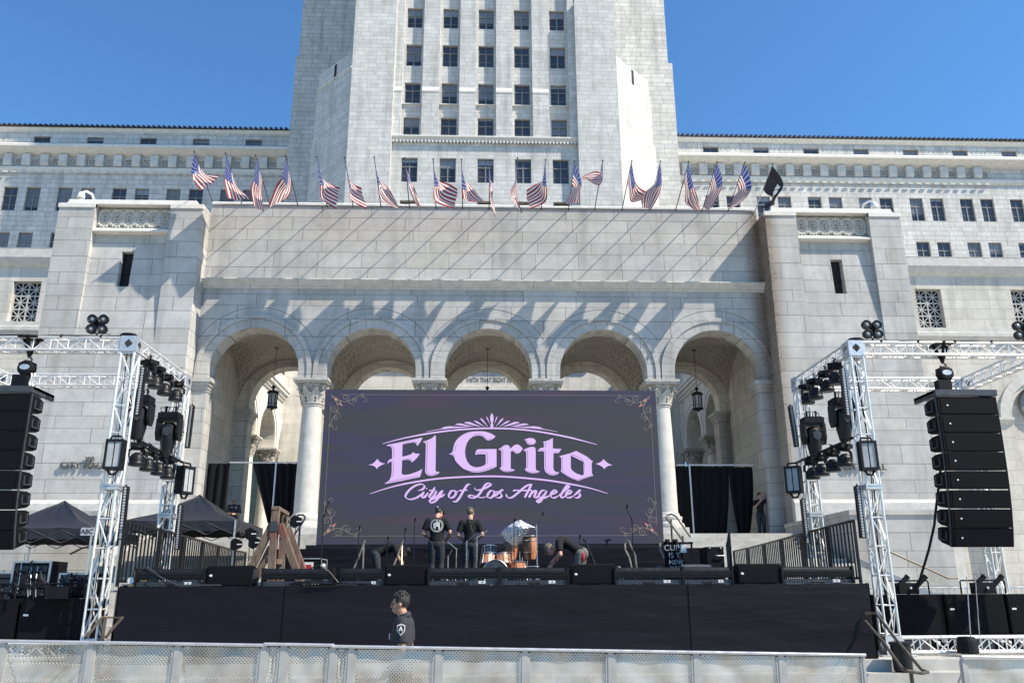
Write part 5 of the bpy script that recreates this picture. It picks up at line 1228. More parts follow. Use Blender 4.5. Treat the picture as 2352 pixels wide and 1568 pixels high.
# jets on top of the right subwoofers
def jet():
    r_ = empty('effect_jet', (0,0,0)); mb = MB(); mb.box(-.18,.18,-.10,.12,0,.2); mb.tube([(-.42,0,0),(-.42,0,.22),(-.40,0,.24),(.40,0,.24),(.42,0,.22),(.42,0,0)], .015, 5); mb.build('body', M['black_matte'], r_)
    for s in (-.2, .14):
        n_ = MB(); n_.lathe((s,-.02,.10), [(.03,0),(.045,.02),(.045,.28),(.05,.29),(.05,.32),(.0,.321)], 14, (.62,-.1,.6)); n_.build('nozzle', M['black'], r_)
    l_ = MB(); l_.ball((.02,-.11,.1), .03, 8, 6); l_.build('knob', M['steel'], r_); return r_
J = jet()
place(J, V(7.9,15.75,1.72), 'black twin nozzle effect machine on the subwoofer by the right truss tower', 'effect machine', 'twin nozzle effect machines'); place(J, V(9.35,15.75,1.72), 'black twin nozzle effect machine below the right loudspeaker column', 'effect machine', 'twin nozzle effect machines')
# ---- left side: racks, cases, cables
def rack(x, y, z, w_, h_, label, cab=True, seed=1):
    r_ = empty('amplifier_rack', (x,y,z), label, 'equipment rack', 'amplifier racks by the left truss')
    mb = MB(); mb.box(x-w_/2,x+w_/2,y,y+.6,z,z+h_); mb.build('case', M['speaker'], r_)
    f = MB(); t = .018
    for a in (x-w_/2, x+w_/2): f.box(a-t,a+t,y-.02,y-.002,z,z+h_)
    f.box(x-w_/2+t,x+w_/2-t,y-.02,y-.002,z+h_-.03,z+h_); f.build('edge_trim', M['steel'], r_)
    p = MB(); n = int(h_/.13)
    for k in range(n): p.box(x-w_/2+.05,x+w_/2-.05,y-.012,y-.004,z+.05+k*.13,z+.15+k*.13)
    p.build('front_panel', M['darkgray'], r_)
    if cab:
        c = MB(); r2 = random.Random(seed)
        for k in range(16):
            a = Vector((x+r2.uniform(-.9,.9)*w_/2, y-.03, z+h_*r2.uniform(.5,1.02))); b = Vector((x+r2.uniform(-1,1)*w_/2, y-.08, z+h_*r2.uniform(0,.25))); mdp = (a+b)/2+Vector((r2.uniform(-.12,.12),-.08,r2.uniform(-.1,.1)))
            P3 = [a,a+Vector((0,-.06,-.03)),mdp,b]; c.tube([tuple(q) for q in smooth(P3,4)] if False else P3, .009, 5)
        c.build('patch_cable', M['black'], r_)
        c2 = MB()
        for k in range(4):
            a = Vector((x+r2.uniform(-.6,.6)*w_/2, y-.05, z+h_*r2.uniform(.7,1.))); c2.tube([a,a+Vector((r2.uniform(-.05,.1),-.06,-.2)),a+Vector((r2.uniform(0,.16),-.05,-.5))], .008, 5)
        c2.build('pale_cable', M['steel'], r_)
    return r_
rack(-7.72,15.05,1.72,.62,.62,'black rack draped with cables on the left subwoofer, farther left',True,1); rack(-6.95,15.05,1.72,.55,.42,'black rack with pale cables on the left subwoofer, nearer the tower',True,2)
rack(-7.0,18.2,.74,.9,1.25,'tall flight case rack behind the left truss tower',False,3); rack(-8.6,16.4,.74,1.1,1.45,'long black mixing desk case under the left canopy',False,4)
place(J, V(-7.05,14.75,1.72), 'black twin nozzle effect machine in shade at the left', 'effect machine', 'twin nozzle effect machines', rz=pi)
place(J, V(-8.2,14.75,1.72), 'black twin nozzle effect machine by the left picture edge', 'effect machine', 'twin nozzle effect machines', rz=pi)
# ---- canopies
def canopy(x0, x1, y0, y1, ze, zp, zg, label):
    r_ = empty('canopy', ((x0+x1)/2,(y0+y1)/2,zg), label, 'canopy tent', 'dark pop up canopies left of the stage')
    mb = MB(); cx, cy = (x0+x1)/2, (y0+y1)/2; n = 10; C = [(x0,y0),(x1,y0),(x1,y1),(x0,y1)]; vs = []; fs = []
    for s in range(4):
        a, b = Vector((*C[s],ze)), Vector((*C[(s+1)%4],ze)); P = Vector((cx,cy,zp)); base = len(vs)
        for i in range(n+1):
            for j in range(n+1):
                t = j/n; e_ = a+(b-a)*(i/n); q = e_+(P-e_)*t; q.z -= .16*sin(pi*t)*(1-abs(2*i/n-1))**.7*.5+.10*sin(pi*t); q.z += .02*sin(i*1.9+j); vs.append(q)
        fs += [(base+i*(n+1)+j,base+(i+1)*(n+1)+j,base+(i+1)*(n+1)+j+1,base+i*(n+1)+j+1) for i in range(n) for j in range(n)]
    mb.add(vs, fs); mb.build('roof_cloth', M['tent'], r_, 60)
    v = MB()
    for s in range(4):
        a, b = Vector((*C[s],ze)), Vector((*C[(s+1)%4],ze)); m_ = 14; P = []
        for i in range(m_+1): q = a+(b-a)*(i/m_); P += [q, q+Vector((.01*sin(i*2.),.012*sin(i*2.7),-.27+.02*sin(i*1.7)))]
        v.add(P, [(2*i,2*i+1,2*i+3,2*i+2) for i in range(m_)])
    v.build('valance', M['tent'], r_)
    for (x,y) in C:
        l_ = MB(); l_.box(x-.02,x+.02,y-.02,y+.02,zg,ze+.02); l_.build('leg', M['steel'], r_)
    f = MB()
    for s in range(4):
        a, b = Vector((*C[s],ze-.05)), Vector((*C[(s+1)%4],ze-.05)); k = 4
        for i in range(k): p, q = a+(b-a)*(i/k), a+(b-a)*((i+1)/k); f.tube([p,q-V(0,0,.32)],.012,4); f.tube([p-V(0,0,.32),q],.012,4)
    f.build('scissor_frame', M['darkgray'], r_); return r_
canopy(-9.95,-6.85,23.8,26.8,3.72,4.6,1.9,'charcoal pop up canopy behind the left guard rails')
canopy(-13.3,-10.2,22.6,25.6,3.44,4.3,1.5,'charcoal pop up canopy at the far left behind the loudspeakers')
p = AL(610,525,22.57); s = MB(); s.box(p.x-.17,p.x+.17,22.50,22.53,p.z-.10,p.z+.10); cn = single('logo_patch', s, M['chalk'], 'small pale patch lettered ABC on the far left canopy edge', 'sign')
t = text_mesh('logo_lettering', 'ABC', .17, (p.x,22.495,p.z-.055), .004, M['black'], cn)
# ---- black curtains in the end arches
def drape(x0, x1, y, z0, z1, label, shape=None, seed=1):
    r_ = empty('curtain', ((x0+x1)/2,y,z0), label, 'curtain', 'black pipe and drape curtains in the end arches'); mb = MB(); n, k = 70, 14; vs = []; r2 = random.Random(seed); ph = r2.uniform(0,6)
    for i in range(n+1):
        for j in range(k+1):
            s, t = i/n, j/k; a, b = (x0, x1) if shape is None else shape(t); x = a+(b-a)*s; vs.append((x, y+.05*sin(s*(x1-x0)*19+ph+t)+.02*sin(s*31+3*t), z1+(z0-z1)*t))
    mb.add(vs, [(i*(k+1)+j,(i+1)*(k+1)+j,(i+1)*(k+1)+j+1,i*(k+1)+j+1) for i in range(n) for j in range(k)]); mb.build('cloth', M['drape'], r_, True); return r_
drape(-11.1,-10.2,34.0,FLOOR,6.83,'narrow black curtain at the left side of the left end arch')
drape(-9.3,-7.4,34.0,FLOOR,6.83,'black curtain drawn to a point beside the left screen column', lambda t: (-9.3+1.0*t, -7.4-.15*t), 3)
drape(8.0,10.35,34.0,FLOOR,6.72,'wide black curtain in the right end arch, left leaf', lambda t: (8.0, 10.15+.10*(1-t)-.25*t*t), 4)
drape(10.3,11.2,34.0,FLOOR,6.70,'black curtain in the right end arch, right leaf parted at the foot', lambda t: (10.22+.22*t*t, 11.25-.4*t*t), 5)
for x, lb, zt in ((-8.3,'left',6.83),(8.55,'right',6.75)):
    mb = MB(); mb.tube([(x,33.78,FLOOR),(x,33.78,zt)], .035, 8); mb.box(x-.3,x+.3,33.7,33.95,FLOOR+.002,FLOOR+.03)
    mb.tube([(x-1.9 if x < 0 else x-.5,33.9,zt+.02),(x+.9 if x < 0 else x+2.7,33.9,zt+.02)], .03, 8)
    single('curtain_stand', mb, M['alu_plate'], 'aluminium curtain pole and crossbar in the %s end arch' % lb, 'curtain stand', 'curtain stands in the end arches')
# ---- hanging lanterns
def lantern():
    r_ = empty('lantern', (0,0,0)); mb = MB(); L = 2.0
    mb.lathe((0,0,L+.78), [(.10,0),(.10,.03),(.03,.05)], 14)
    for i in range(26): z = .98+i*(L-.2)/26; mb.tube([(.008*(i%2),.008*((i+1)%2),z),(-.008*(i%2),-.008*((i+1)%2),z+.07)], .010, 4)
    mb.build('chain', M['black'], r_)
    c = MB(); c.lathe((0,0,0), [(.03,-.10),(.05,-.06),(.03,-.02),(.20,.0),(.25,.03),(.25,.07),(.20,.09)], 8); c.lathe((0,0,.66), [(.20,0),(.26,.02),(.27,.07),(.22,.12),(.18,.15),(.05,.17),(.03,.22),(.07,.27),(.085,.32),(.07,.36),(.02,.40)], 12)
    for i in range(8): a = 2*pi*i/8; c.obox((.205*cos(a),.205*sin(a),.375), Vector((cos(a),sin(a),0))*.012, Vector((-sin(a),cos(a),0))*.014, Vector((0,0,.30)))
    c.lathe((0,0,.2), [(.212,0),(.212,.02)], 8); c.build('cage', M['black'], r_)
    g_ = MB(); g_.lathe((0,0,.09), [(.18,0),(.18,.57)], 16); g_.build('glass_shade', M['lampglass'], r_); return r_
LN = lantern()
for x, lb in ((-9.32,'in the left end arch'),(.24,'in the middle arch, mostly behind the screen'),(9.78,'in the right end arch')): place(LN, V(x,36.4,9.62), 'black metal lantern on a long chain '+lb, 'lantern', 'lanterns hanging in the portico')
# ---- surveillance cameras on the pier roofs
for x, sg, lb in ((-17.0+.9,-1,'left'),(16.9,1,'right')):
    p = at(213 if sg < 0 else 1983, 455 if sg < 0 else 480, 33.0); x = p.x; zb = 17.45
    r_ = empty('surveillance_camera', (x,33,zb), 'white dome camera on a bent arm on the %s pier roof' % lb, 'camera', 'dome cameras on the pier roofs')
    mb = MB(); s = -1 if sg < 0 else 1; mb.tube([(x,33,zb),(x-.04*s,33,zb+.62),(x-.0*s,32.9,zb+.78),(x+.16*s*1,32.7,zb+.82),(x+.24*s,32.6,zb+.72)], .055, 8); mb.build('arm', M['whitecam'], r_)
    h = MB(); h.lathe((x+.27*s,32.55,zb+.42), [(.13,0),(.16,.03),(.15,.16),(.08,.27),(.03,.3)], 16); h.build('housing', M['whitecam'], r_, 30); d = MB(); d.ball((x+.27*s,32.55,zb+.42), .12, 14, 8); d.build('dome', M['lens'], r_, True)
# ---- handrails of the civic stair (bronze loops standing beside and above the stage)
def hoop(pts, rad=.022, posts=(), label='', mat='bronze', grp='looped stair handrails'):
    r_ = empty('handrail', pts[0], label, 'handrail', grp); mb = MB(); mb.tube(pts, rad, 7); mb.build('rail', M[mat], r_)
    for p, z in posts: q = MB(); q.tube([p, (p[0],p[1],z)], rad*1.15, 7); q.build('post', M[mat], r_)
C3 = lambda x, y, Y: cr(640,1380,5.6,x,y,Y); C4 = lambda x, y, Y: cr(1560,1380,3.4087,x,y,Y)
hoop([C3(1045,700,22.5),C3(1120,590,22.8),C3(1200,470,23.2),C3(1225,410,23.4),C3(1190,378,23.4),C3(1120,380,23.3),C3(1080,410,23.2),C3(1030,480,22.9),C3(980,570,22.6)], .026, [(C3(1145,470,23.1), 2.0)], 'looped bronze stair handrail beside the left edge of the screen')
hoop([C4(1300,440,23),C4(1230,340,23.2),C4(1160,240,23.5),C4(1120,222,23.6),C4(1075,235,23.6),C4(1070,260,23.5),C4(1190,420,22.8),C4(1230,480,22.5)], .026, [(C4(1115,270,23.3), 2.0),(C4(1228,430,23), 2.0)], 'looped bronze stair handrail beside the right edge of the screen')
for k, (x0, lb) in enumerate(((680,'in front of the right half of the screen'),(1015,'touching the lettered banner'))):
    hoop([C4(x0+60,745,18.6),C4(x0+35,640,18.7),C4(x0-5,560,18.8),C4(x0-6,500,18.9),C4(x0+8,462,18.9),C4(x0+28,480,18.9),C4(x0+90,620,18.8),C4(x0+105,745,18.6)], .024, [], 'looped stage stair handrail '+lb)
for k, (x0, lb) in enumerate(((1300,'left of the bent over man'),(1565,'right of the bent over man'))):
    C5 = lambda x, y, Y: cr(480,1280,2.45,x,y,Y)
    hoop([C5(x0-40,785,18.6),C5(x0+0,690,18.7),C5(x0+38,585,18.8),C5(x0+30,600,18.9),C5(x0+24,785,18.6)], .02, [], 'leaning stage stair handrail '+lb, 'bronze', 'leaning stair handrails')
# street side handrails on the low steps
Rr = lambda x, y, Y: cr(2360,1640,4.523,x,y,Y)
hoop([Rr(330,380,13.9),Rr(470,378,13.8),Rr(700,680,13.3),Rr(1050,1095,12.7),Rr(1130,1125,12.5),Rr(1050,1140,12.4),Rr(860,1110,12.4),Rr(800,1080,12.5),Rr(560,740,13.1),Rr(335,480,13.7)], .024, [(Rr(915,1140,12.45), -.2)], 'bronze double handrail on the low steps right of the stage', 'brownmetal', 'street side handrails')
LL = lambda x, y, Y: cr(0,1500,5.2275,x,y,Y)
hoop([LL(1270,1520,12.9),LL(1480,1250,13.3),LL(1530,1225,13.5),LL(1800,1235,13.6),LL(1650,1400,13.2),LL(1560,1520,12.9)], .024, [(LL(1540,1240,13.4), .3)], 'bronze double handrail on the low steps left of the stage', 'brownmetal', 'street side handrails')
hoop([RB(380,610,25.8),RB(900,845,25.8),RB(965,845,25.8)], .03, [], 'dark handrail slanting down the right stair side wall', 'brownmetal', 'side wall handrail')
hoop([LL(1030,300,24),LL(1200,215,24),LL(1290,195,24),LL(1310,220,24)], .03, [], 'bronze handrail end seen under the far left canopy', 'brownmetal', 'side wall handrail')
# ---- steel crowd control fences
def bike_rack(x, y, w_, z, label, rz=0):
    r_ = empty('crowd_fence', (x,y,z), label, 'fence', 'steel crowd control fences'); h = 1.1; mb = MB()
    mb.tube([(x-w_/2,y,z),(x-w_/2,y,z+h-.15),(x-w_/2+.04,y,z+h-.05),(x-w_/2+.15,y,z+h),(x+w_/2-.15,y,z+h),(x+w_/2-.04,y,z+h-.05),(x+w_/2,y,z+h-.15),(x+w_/2,y,z)], .019, 7); mb.tube([(x-w_/2,y,z+.18),(x+w_/2,y,z+.18)], .016, 6); mb.build('frame', M['steel'], r_)
    b = MB(); n = int(w_/.125)
    for i in range(1,n): b.tube([(x-w_/2+w_*i/n,y,z+.18),(x-w_/2+w_*i/n,y,z+h)], .007, 5)
    b.build('bars', M['steel'], r_); r_.rotation_euler[2] = rz; return r_
for x, y, w_, lb in ((8.05,18.9,1.9,'behind the right truss tower'),(10.4,18.6,2.3,'under the right loudspeaker column'),(12.8,18.8,2.3,'at the right picture edge'),(-7.1,17.6,.9,'between the left truss tower and the stage')): bike_rack(x, y, w_, LAND, 'grey steel crowd control fence '+lb)
# ================================================================== PEOPLE
def remesh(o, vox, sm=3):
    m_ = o.modifiers.new('r', 'REMESH'); m_.mode = 'VOXEL'; m_.voxel_size = vox; m_.use_smooth_shade = True
    s_ = o.modifiers.new('s', 'SMOOTH'); s_.iterations = sm; s_.factor = .5
    dg = bpy.context.evaluated_depsgraph_get(); me = bpy.data.meshes.new_from_object(o.evaluated_get(dg)); me.materials.clear()
    for x in o.data.materials: me.materials.append(x)
    o.modifiers.clear(); o.data = me; me.polygons.foreach_set("use_smooth", [True]*len(me.polygons))
def hand(mb, w, d, palm_n, curl=.6, s=1.):
    """w wrist point, d direction of the fingers, palm_n palm normal"""
    w, d, n_ = Vector(w), Vector(d).normalized(), Vector(palm_n).normalized(); side = d.cross(n_).normalized()
    mb.obox(w+d*.045*s, side*.038*s, n_*.014*s, d*.048*s); mb.ball(w+d*.01, .026*s)
    for k, L in enumerate((.070,.080,.075,.060)):
        b = w+d*.09*s+side*(.030-.020*k)*s; P = [b]; dd = d.copy()
        for j in range(3): dd = (dd*cos(curl*.6)+n_*sin(curl*.6)).normalized(); n2 = side.cross(dd)*-1; P.append(P[-1]+dd*L*s/3*(1.15-.15*j))
        mb.tube(P, [.0095*s,.009*s,.0085*s,.007*s], 6)
    b = w+d*.03*s+side*.036*s; mb.tube([b, b+(side*.5+d*.6+n_*.4)*.038*s, b+(side*.25+d*.9+n_*.7)*.062*s], [.012*s,.010*s,.008*s], 6)
def head(mb, c, f, up, beard=False):
    """c centre of the skull, f facing, up"""
    c, f, up = Vector(c), Vector(f).normalized(), Vector(up).normalized(); r = f.cross(up).normalized(); up = r.cross(f).normalized(); st = len(mb.v)
    R = Matrix((r, f, up)).transposed().to_4x4(); T = Matrix.Translation(c) @ R
    mb.ball((0,-.012,.022), .095, 16, 12, (.80,1.02,.98)); mb.ball((0,.028,-.045), .068, 12, 8, (.82,.86,1.0)); mb.ball((0,.055,-.092), .026, 8, 6, (1.1,.9,.8))
    mb.tube([(0,.088,.01),(0,.112,-.028),(0,.100,-.038)], [.009,.014,.010], 6); mb.tube([(-.035,.083,.022),(0,.092,.018),(.035,.083,.022)], .010, 6)
    mb.tube([(-.022,.088,-.066),(0,.096,-.064),(.022,.088,-.066)], .008, 6); mb.tube([(-.018,.086,-.078),(0,.093,-.079),(.018,.086,-.078)], .008, 6)
    for s in (-1, 1): mb.ball((s*.078,-.012,-.012), .024, 8, 6, (.4,.8,1.25)); mb.ball((s*.045,.058,-.025), .022, 8, 6)
    mb.xform(T, st); return T
def limb(mb, P, R, n=10):
    """tapered limb with rounded joints"""
    P = [Vector(p) for p in P]
    for i in range(len(P)-1):
        a, b = P[i], P[i+1]; mb.tube([a, a+(b-a)*.3, a+(b-a)*.7, b], [R[i], R[i]*1.05*.75+R[i+1]*.28, R[i]*.35+R[i+1]*.7, R[i+1]], n)
    for p, r_ in zip(P, R): mb.ball(p, r_, n, 7)
def torso(mb, pel, chest, neck, shl, shr, w=.15, dpt=.10, grow=0, waist=.82):
    pel, chest, neck, shl, shr = map(Vector, (pel, chest, neck, shl, shr)); ax = (shr-shl).normalized(); g = grow
    ring = []
    up = (neck-pel).normalized(); 
    secs = [(pel-up*.06, w*.98, dpt*.95), (pel+(chest-pel)*.1, w*1.0, dpt*1.0), (pel+(chest-pel)*.5, w*waist*1.06, dpt*.92), (chest-(chest-pel)*.12, w*1.12, dpt*1.08), (chest+(neck-chest)*.25, w*1.22, dpt*1.05), (chest+(neck-chest)*.62, w*1.02, dpt*.82), (chest+(neck-chest)*.9, w*.5, dpt*.58)]
    n = 20; vs = []
    P = [s[0] for s in secs]
    for i, (c, a, b) in enumerate(secs):
        t = (P[min(i+1,len(P)-1)]-P[max(i-1,0)]).normalized(); x = (ax-t*ax.dot(t)).normalized(); y = t.cross(x)
        for k in range(n): q = 2*pi*k/n; vs.append(c+x*cos(q)*(a+g)+y*sin(q)*(b+g))
    m_ = len(secs); mb.add(vs, [(i*n+k,i*n+(k+1)%n,(i+1)*n+(k+1)%n,(i+1)*n+k) for i in range(m_-1) for k in range(n)]+[tuple(range(n-1,-1,-1)), tuple((m_-1)*n+k for k in range(n))])
def person(base, rz, sc, J, label, skin='skin_tan', hair='hair_dark', shirt='tee', pants='denim', hat=None, sleeve=.75, hairstyle='short', vox=.011, hands=True, bulk=1.0):
    r_ = empty('person', base, label, 'person')
    T = Matrix.Translation(base) @ Matrix.Rotation(rz, 4, 'Z') @ Matrix.Scale(sc, 4)
    g = {k: Vector(v) for k, v in J.items() if k not in ('face','hup','hl','hr','curl')}
    f, up = Vector(J.get('face', (0,-1,0))), Vector(J.get('hup', (0,0,1)))
    b = MB(); torso(b, g['pel'], g['chest'], g['neck'], g['shl'], g['shr'], .135*bulk, .092*bulk)
    hc = g['head']; limb(b, [g['chest']+(g['neck']-g['chest'])*.6, g['neck'], hc-up*.06+f*-.01], [.07,.058,.055])
    for s in 'lr':
        limb(b, [g['sh'+s], g['el'+s], g['wr'+s]], [.056*bulk,.042,.028]); limb(b, [g['hp'+s], g['kn'+s], g['an'+s]], [.088*bulk,.060,.043]); limb(b, [g['an'+s]+Vector((0,0,-.03)), g['to'+s]], [.042,.034])
        dvec = (g['wr'+s]-g['el'+s]).normalized(); hd = Vector(J.get('h'+s, dvec))
        hand(b, g['wr'+s], hd, Vector(J.get('n'+s, (0,-1,0))) if ('n'+s) in J else hd.orthogonal(), J.get('curl', .6))
    HT = head(b, hc, f, up); b.xform(T); o = b.build('body', M[skin], r_); remesh(o, vox)
    c = MB(); torso(c, g['pel'], g['chest'], g['neck'], g['shl'], g['shr'], .135*bulk, .092*bulk, .018)
    c.tube([g['chest']+(g['neck']-g['chest'])*.55, g['chest']+(g['neck']-g['chest'])*.98], [.12,.068], 12)
    for s in 'lr':
        e_ = g['sh'+s]+(g['el'+s]-g['sh'+s])*sleeve; limb(c, [g['chest']+(g['sh'+s]-g['chest'])*.6, g['sh'+s]], [.09*bulk,.078*bulk]); c.tube([g['sh'+s], g['sh'+s]+(e_-g['sh'+s])*.5, e_], [.078*bulk,.076*bulk,.074], 12)
    c.xform(T); o = c.build('shirt', M[shirt], r_); remesh(o, vox+.002, 4)
    p = MB()
    up2 = (g['chest']-g['pel']).normalized(); p.ball(g['pel']-up2*.04, .15*bulk, 14, 9, (1.0,.76,.85))
    for s in 'lr': limb(p, [g['hp'+s], g['kn'+s], g['an'+s]+Vector((0,0,.01))], [.104*bulk,.076,.068])
    p.xform(T); o = p.build('trousers', M[pants], r_); remesh(o, vox+.002, 4)
    sh = MB()
    for s in 'lr':
        a, t_ = g['an'+s]+Vector((0,0,-.035)), g['to'+s]; limb(sh, [a+Vector((0,0,.0)), a+(t_-a)*.5, t_], [.050,.046,.042], 8)
    sh.xform(T); o = sh.build('shoes', M['sole'], r_); remesh(o, .014, 2)
    H = T @ HT
    if hairstyle != 'bald':
        h = MB(); r2 = random.Random(len(label)); st = 0
        h.ball((0,-.020,.036), .101, 18, 12, (.83,1.0,.98)); h.v = [v for v in h.v]
        # cut away the face side
        keep = MB(); vv = h.v; keep.v = vv; keep.f = [q for q in h.f if sum(vv[i][1] for i in q)/len(q) < .045+.5*(sum(vv[i][2] for i in q)/len(q)-.055) and sum(vv[i][2] for i in q)/len(q) > -.045]; keep.mi = [0]*len(keep.f); h = keep
        if hat is None:
            for k in range(150):
                a, e_ = r2.uniform(0,2*pi), r2.uniform(.05,1.25); q = Vector((cos(a)*sin(e_)*.084, -.02+sin(a)*sin(e_)*.10, .036+cos(e_)*.099))
                if q.y > .045+.5*(q.z-.055): continue
                d = (q-Vector((0,-.02,.03))).normalized(); tw = Vector((r2.uniform(-1,1), r2.uniform(-.6,1), r2.uniform(-.3,.3))); L = .014 if hairstyle == 'short' else .030
                h.tube([q*.97, q+d*L*.5+tw*.008, q+d*L*.75+tw*.014], [.013,.011,.005], 5)
        h.xform(H); h.build('hair', M[hair], r_, True)
    if hat:
        k = MB(); k.ball((0,-.012,.05), .106, 18, 10, (.84,1.02,.93)); vv = k.v; k.f = [q for q in k.f if sum(vv[i][2] for i in q)/len(q) > .035]; k.mi = [0]*len(k.f)
        sgn = -1 if hat == 'back' else 1; n = 9; P = []
        for i in range(n): q = pi*i/(n-1); P += [(cos(q)*.082, sgn*(.06+.03*sin(q))-.012, .047), (cos(q)*.078, sgn*(.08+.095*sin(q))-.012, .040-.012*sin(q))]
        k.add(P, [(2*i,2*i+1,2*i+3,2*i+2) for i in range(n-1)]); k.ball((0,-.012,.150), .010, 6, 4); k.xform(H)
        k.build('cap', M['olive'] if hat == 'olive' else M['black_matte'], r_, True)
    e_ = MB()
    for s in (-1, 1): e_.ball((s*.031,.079,.004), .011, 8, 6); 
    e_.xform(H); e_.build('eyes', M['hair_dark'], r_)
    return r_, T, H
STAND = dict(pel=(0,0,.98), chest=(0,-.01,1.32), neck=(0,.02,1.53), head=(0,-.0,1.665), shl=(.185,.01,1.44), shr=(-.185,.01,1.44), ell=(.25,.04,1.15), elr=(-.25,.04,1.15), wrl=(.20,-.12,.95), wrr=(-.20,-.12,.95),
             hpl=(.09,0,.93), hpr=(-.09,0,.93), knl=(.10,-.02,.51), knr=(-.10,-.02,.51), anl=(.11,.02,.085), anr=(-.11,.02,.085), tol=(.13,-.15,.045), tor=(-.13,-.15,.045))
def J(**k): d = dict(STAND); d.update(k); return d
DZ = DECK+.004
def px2(x, Y): return at(x, 1330, Y).x
# two men with their backs to the camera (they face +Y: rz = pi)
pj = J(head=(.035,-.065,1.635), face=(.32,-.82,-.45), hup=(.12,-.5,.86), ell=(.30,.03,1.17), elr=(-.29,.03,1.17), wrl=(.17,-.20,1.10), wrr=(-.15,-.20,1.08), knl=(.11,-.02,.51), knr=(-.10,-.02,.51))
r1, T1, H1 = person((px2(1001,19.9),19.9,DZ), pi, 1.03, J(head=(-.045,-.065,1.635), face=(-.45,-.75,-.42), hup=(-.1,-.5,.86), ell=(.31,.03,1.17), elr=(-.31,.03,1.17), wrl=(.17,-.20,1.08), wrr=(-.20,-.20,1.02)), 'man seen from behind on stage, round white print on black shirt, dark cap', 'skin_ruddy', 'hair_dark', 'tee', 'denim', hat='front', bulk=1.12)
e_ = MB(); bc = (0,.125,1.33)
for (R0, R1_) in ((.130,.118),(.150,.144)):
    n = 36; P = []
    for i in range(n): a = 2*pi*i/n; P += [(R0*cos(a),.0,R0*sin(a)),(R1_*cos(a),.0,R1_*sin(a))]
    e_.add(P, [(2*i,2*i+1,(2*i+3)%(2*n),(2*i+2)%(2*n)) for i in range(n) if not (R0 == .150 and 6 < i < 12)])
for x, z0, z1, w_ in ((-.055,-.08,.07,.02),(-.01,-.02,.09,.025),(.035,-.07,.06,.018),(.065,-.05,.04,.012)): e_.add([(x-w_,0,z0),(x+w_*.6,0,z0-.01),(x+w_,0,z1),(x-w_*.5,0,z1+.01)], [(0,1,2,3)])
e_.v = [(v[0], .128-.9*v[0]**2+0*v[2], v[2]+1.34) for v in e_.v]; e_.xform(T1); e_.build('back_print', M['paper'], r1)
q = MB(); q.add([(-.02,0,-.02),(.02,0,-.02),(.025,0,.015),(0,0,.028),(-.025,0,.015)], [(0,1,2,3,4)]); q.v = [(v[0]+.01, -.112, v[2]+.085) for v in q.v]; q.xform(H1); q.build('cap_patch', M['paper'], r1)
r1, T1, H1 = person((px2(1079,19.8),19.8,DZ), pi, 1.0, J(head=(.0,-.03,1.655), face=(-.1,-.93,-.3), hup=(0,-.25,.97), ell=(.285,.03,1.16), elr=(-.285,.03,1.16), wrl=(.16,-.20,1.06), wrr=(-.16,-.20,1.06)), 'bareheaded man on stage seen from behind in plain black shirt and dark jeans', 'skin_light', 'hair_brown', 'tee', 'denim', bulk=1.0)
q = MB(); q.tube([(.02,.15,1.48),(-.03,.155,1.30),(-.10,.14,1.12),(-.14,.10,1.03)], .006, 5); q.xform(T1); q.build('lanyard', M['greyjean'], r1)
# bent over man on the left, head to the right
BEND = dict(pel=(0,.06,.95), chest=(0,-.30,1.12), neck=(0,-.50,1.06), head=(0,-.62,.98), shl=(.19,-.40,1.08), shr=(-.19,-.40,1.08), ell=(.24,-.50,.82), elr=(-.24,-.50,.82), wrl=(.15,-.60,.60), wrr=(-.12,-.62,.60), face=(0,-.45,-.9), hup=(0,-.9,.45),
            hpl=(.09,.06,.92), hpr=(-.09,.06,.92), knl=(.11,-.02,.50), knr=(-.11,-.02,.50), anl=(.12,.04,.085), anr=(-.12,.04,.085), tol=(.13,-.13,.045), tor=(-.13,-.13,.045))
r1, T1, H1 = person((px2(868,19.3),19.3,DZ-.18), pi/2, .95, J(**BEND), 'man bent double on stage left of the standing men, white ring on his back', 'skin_tan', 'hair_dark', 'tee', 'denim', hat='front')
q = MB(); n = 24; P = []
for i in range(n): a = 2*pi*i/n; P += [(.07*cos(a),.07*sin(a),0),(.055*cos(a),.055*sin(a),0)]
q.add(P, [(2*i,2*i+1,(2*i+3)%(2*n),(2*i+2)%(2*n)) for i in range(n)]); q.v = [(v[0]-.04,v[1]-.22,1.233+.13*v[1]*0) for v in q.v]; q.xform(T1); q.build('back_print', M['paper'], r1)
# man bent over a stand on the right, olive cap, faces left
r1, T1, H1 = person((px2(1330,17.4),17.4,DZ-.30), -pi/2-.35, 1.0, J(**dict(BEND, head=(0,-.60,1.02), chest=(0,-.28,1.19), neck=(0,-.45,1.15), shl=(.19,-.36,1.15), shr=(-.19,-.36,1.15), ell=(.30,-.30,.90), elr=(-.24,-.50,.88), wrl=(.12,-.50,.80), wrr=(-.10,-.60,.72), face=(.45,-.45,-.75), hup=(.1,-.9,.3), curl=1.3)), 'man in olive cap bent over a microphone stand on the right of the stage', 'skin_ruddy', 'hair_brown', 'tee', 'greyjean', hat='olive', bulk=1.05)
q = MB(); q.ball((.15,.13,.86), .065, 10, 8, (.6,.6,1.6)); q.xform(T1); q.build('red_pouch', M['red'], r1)
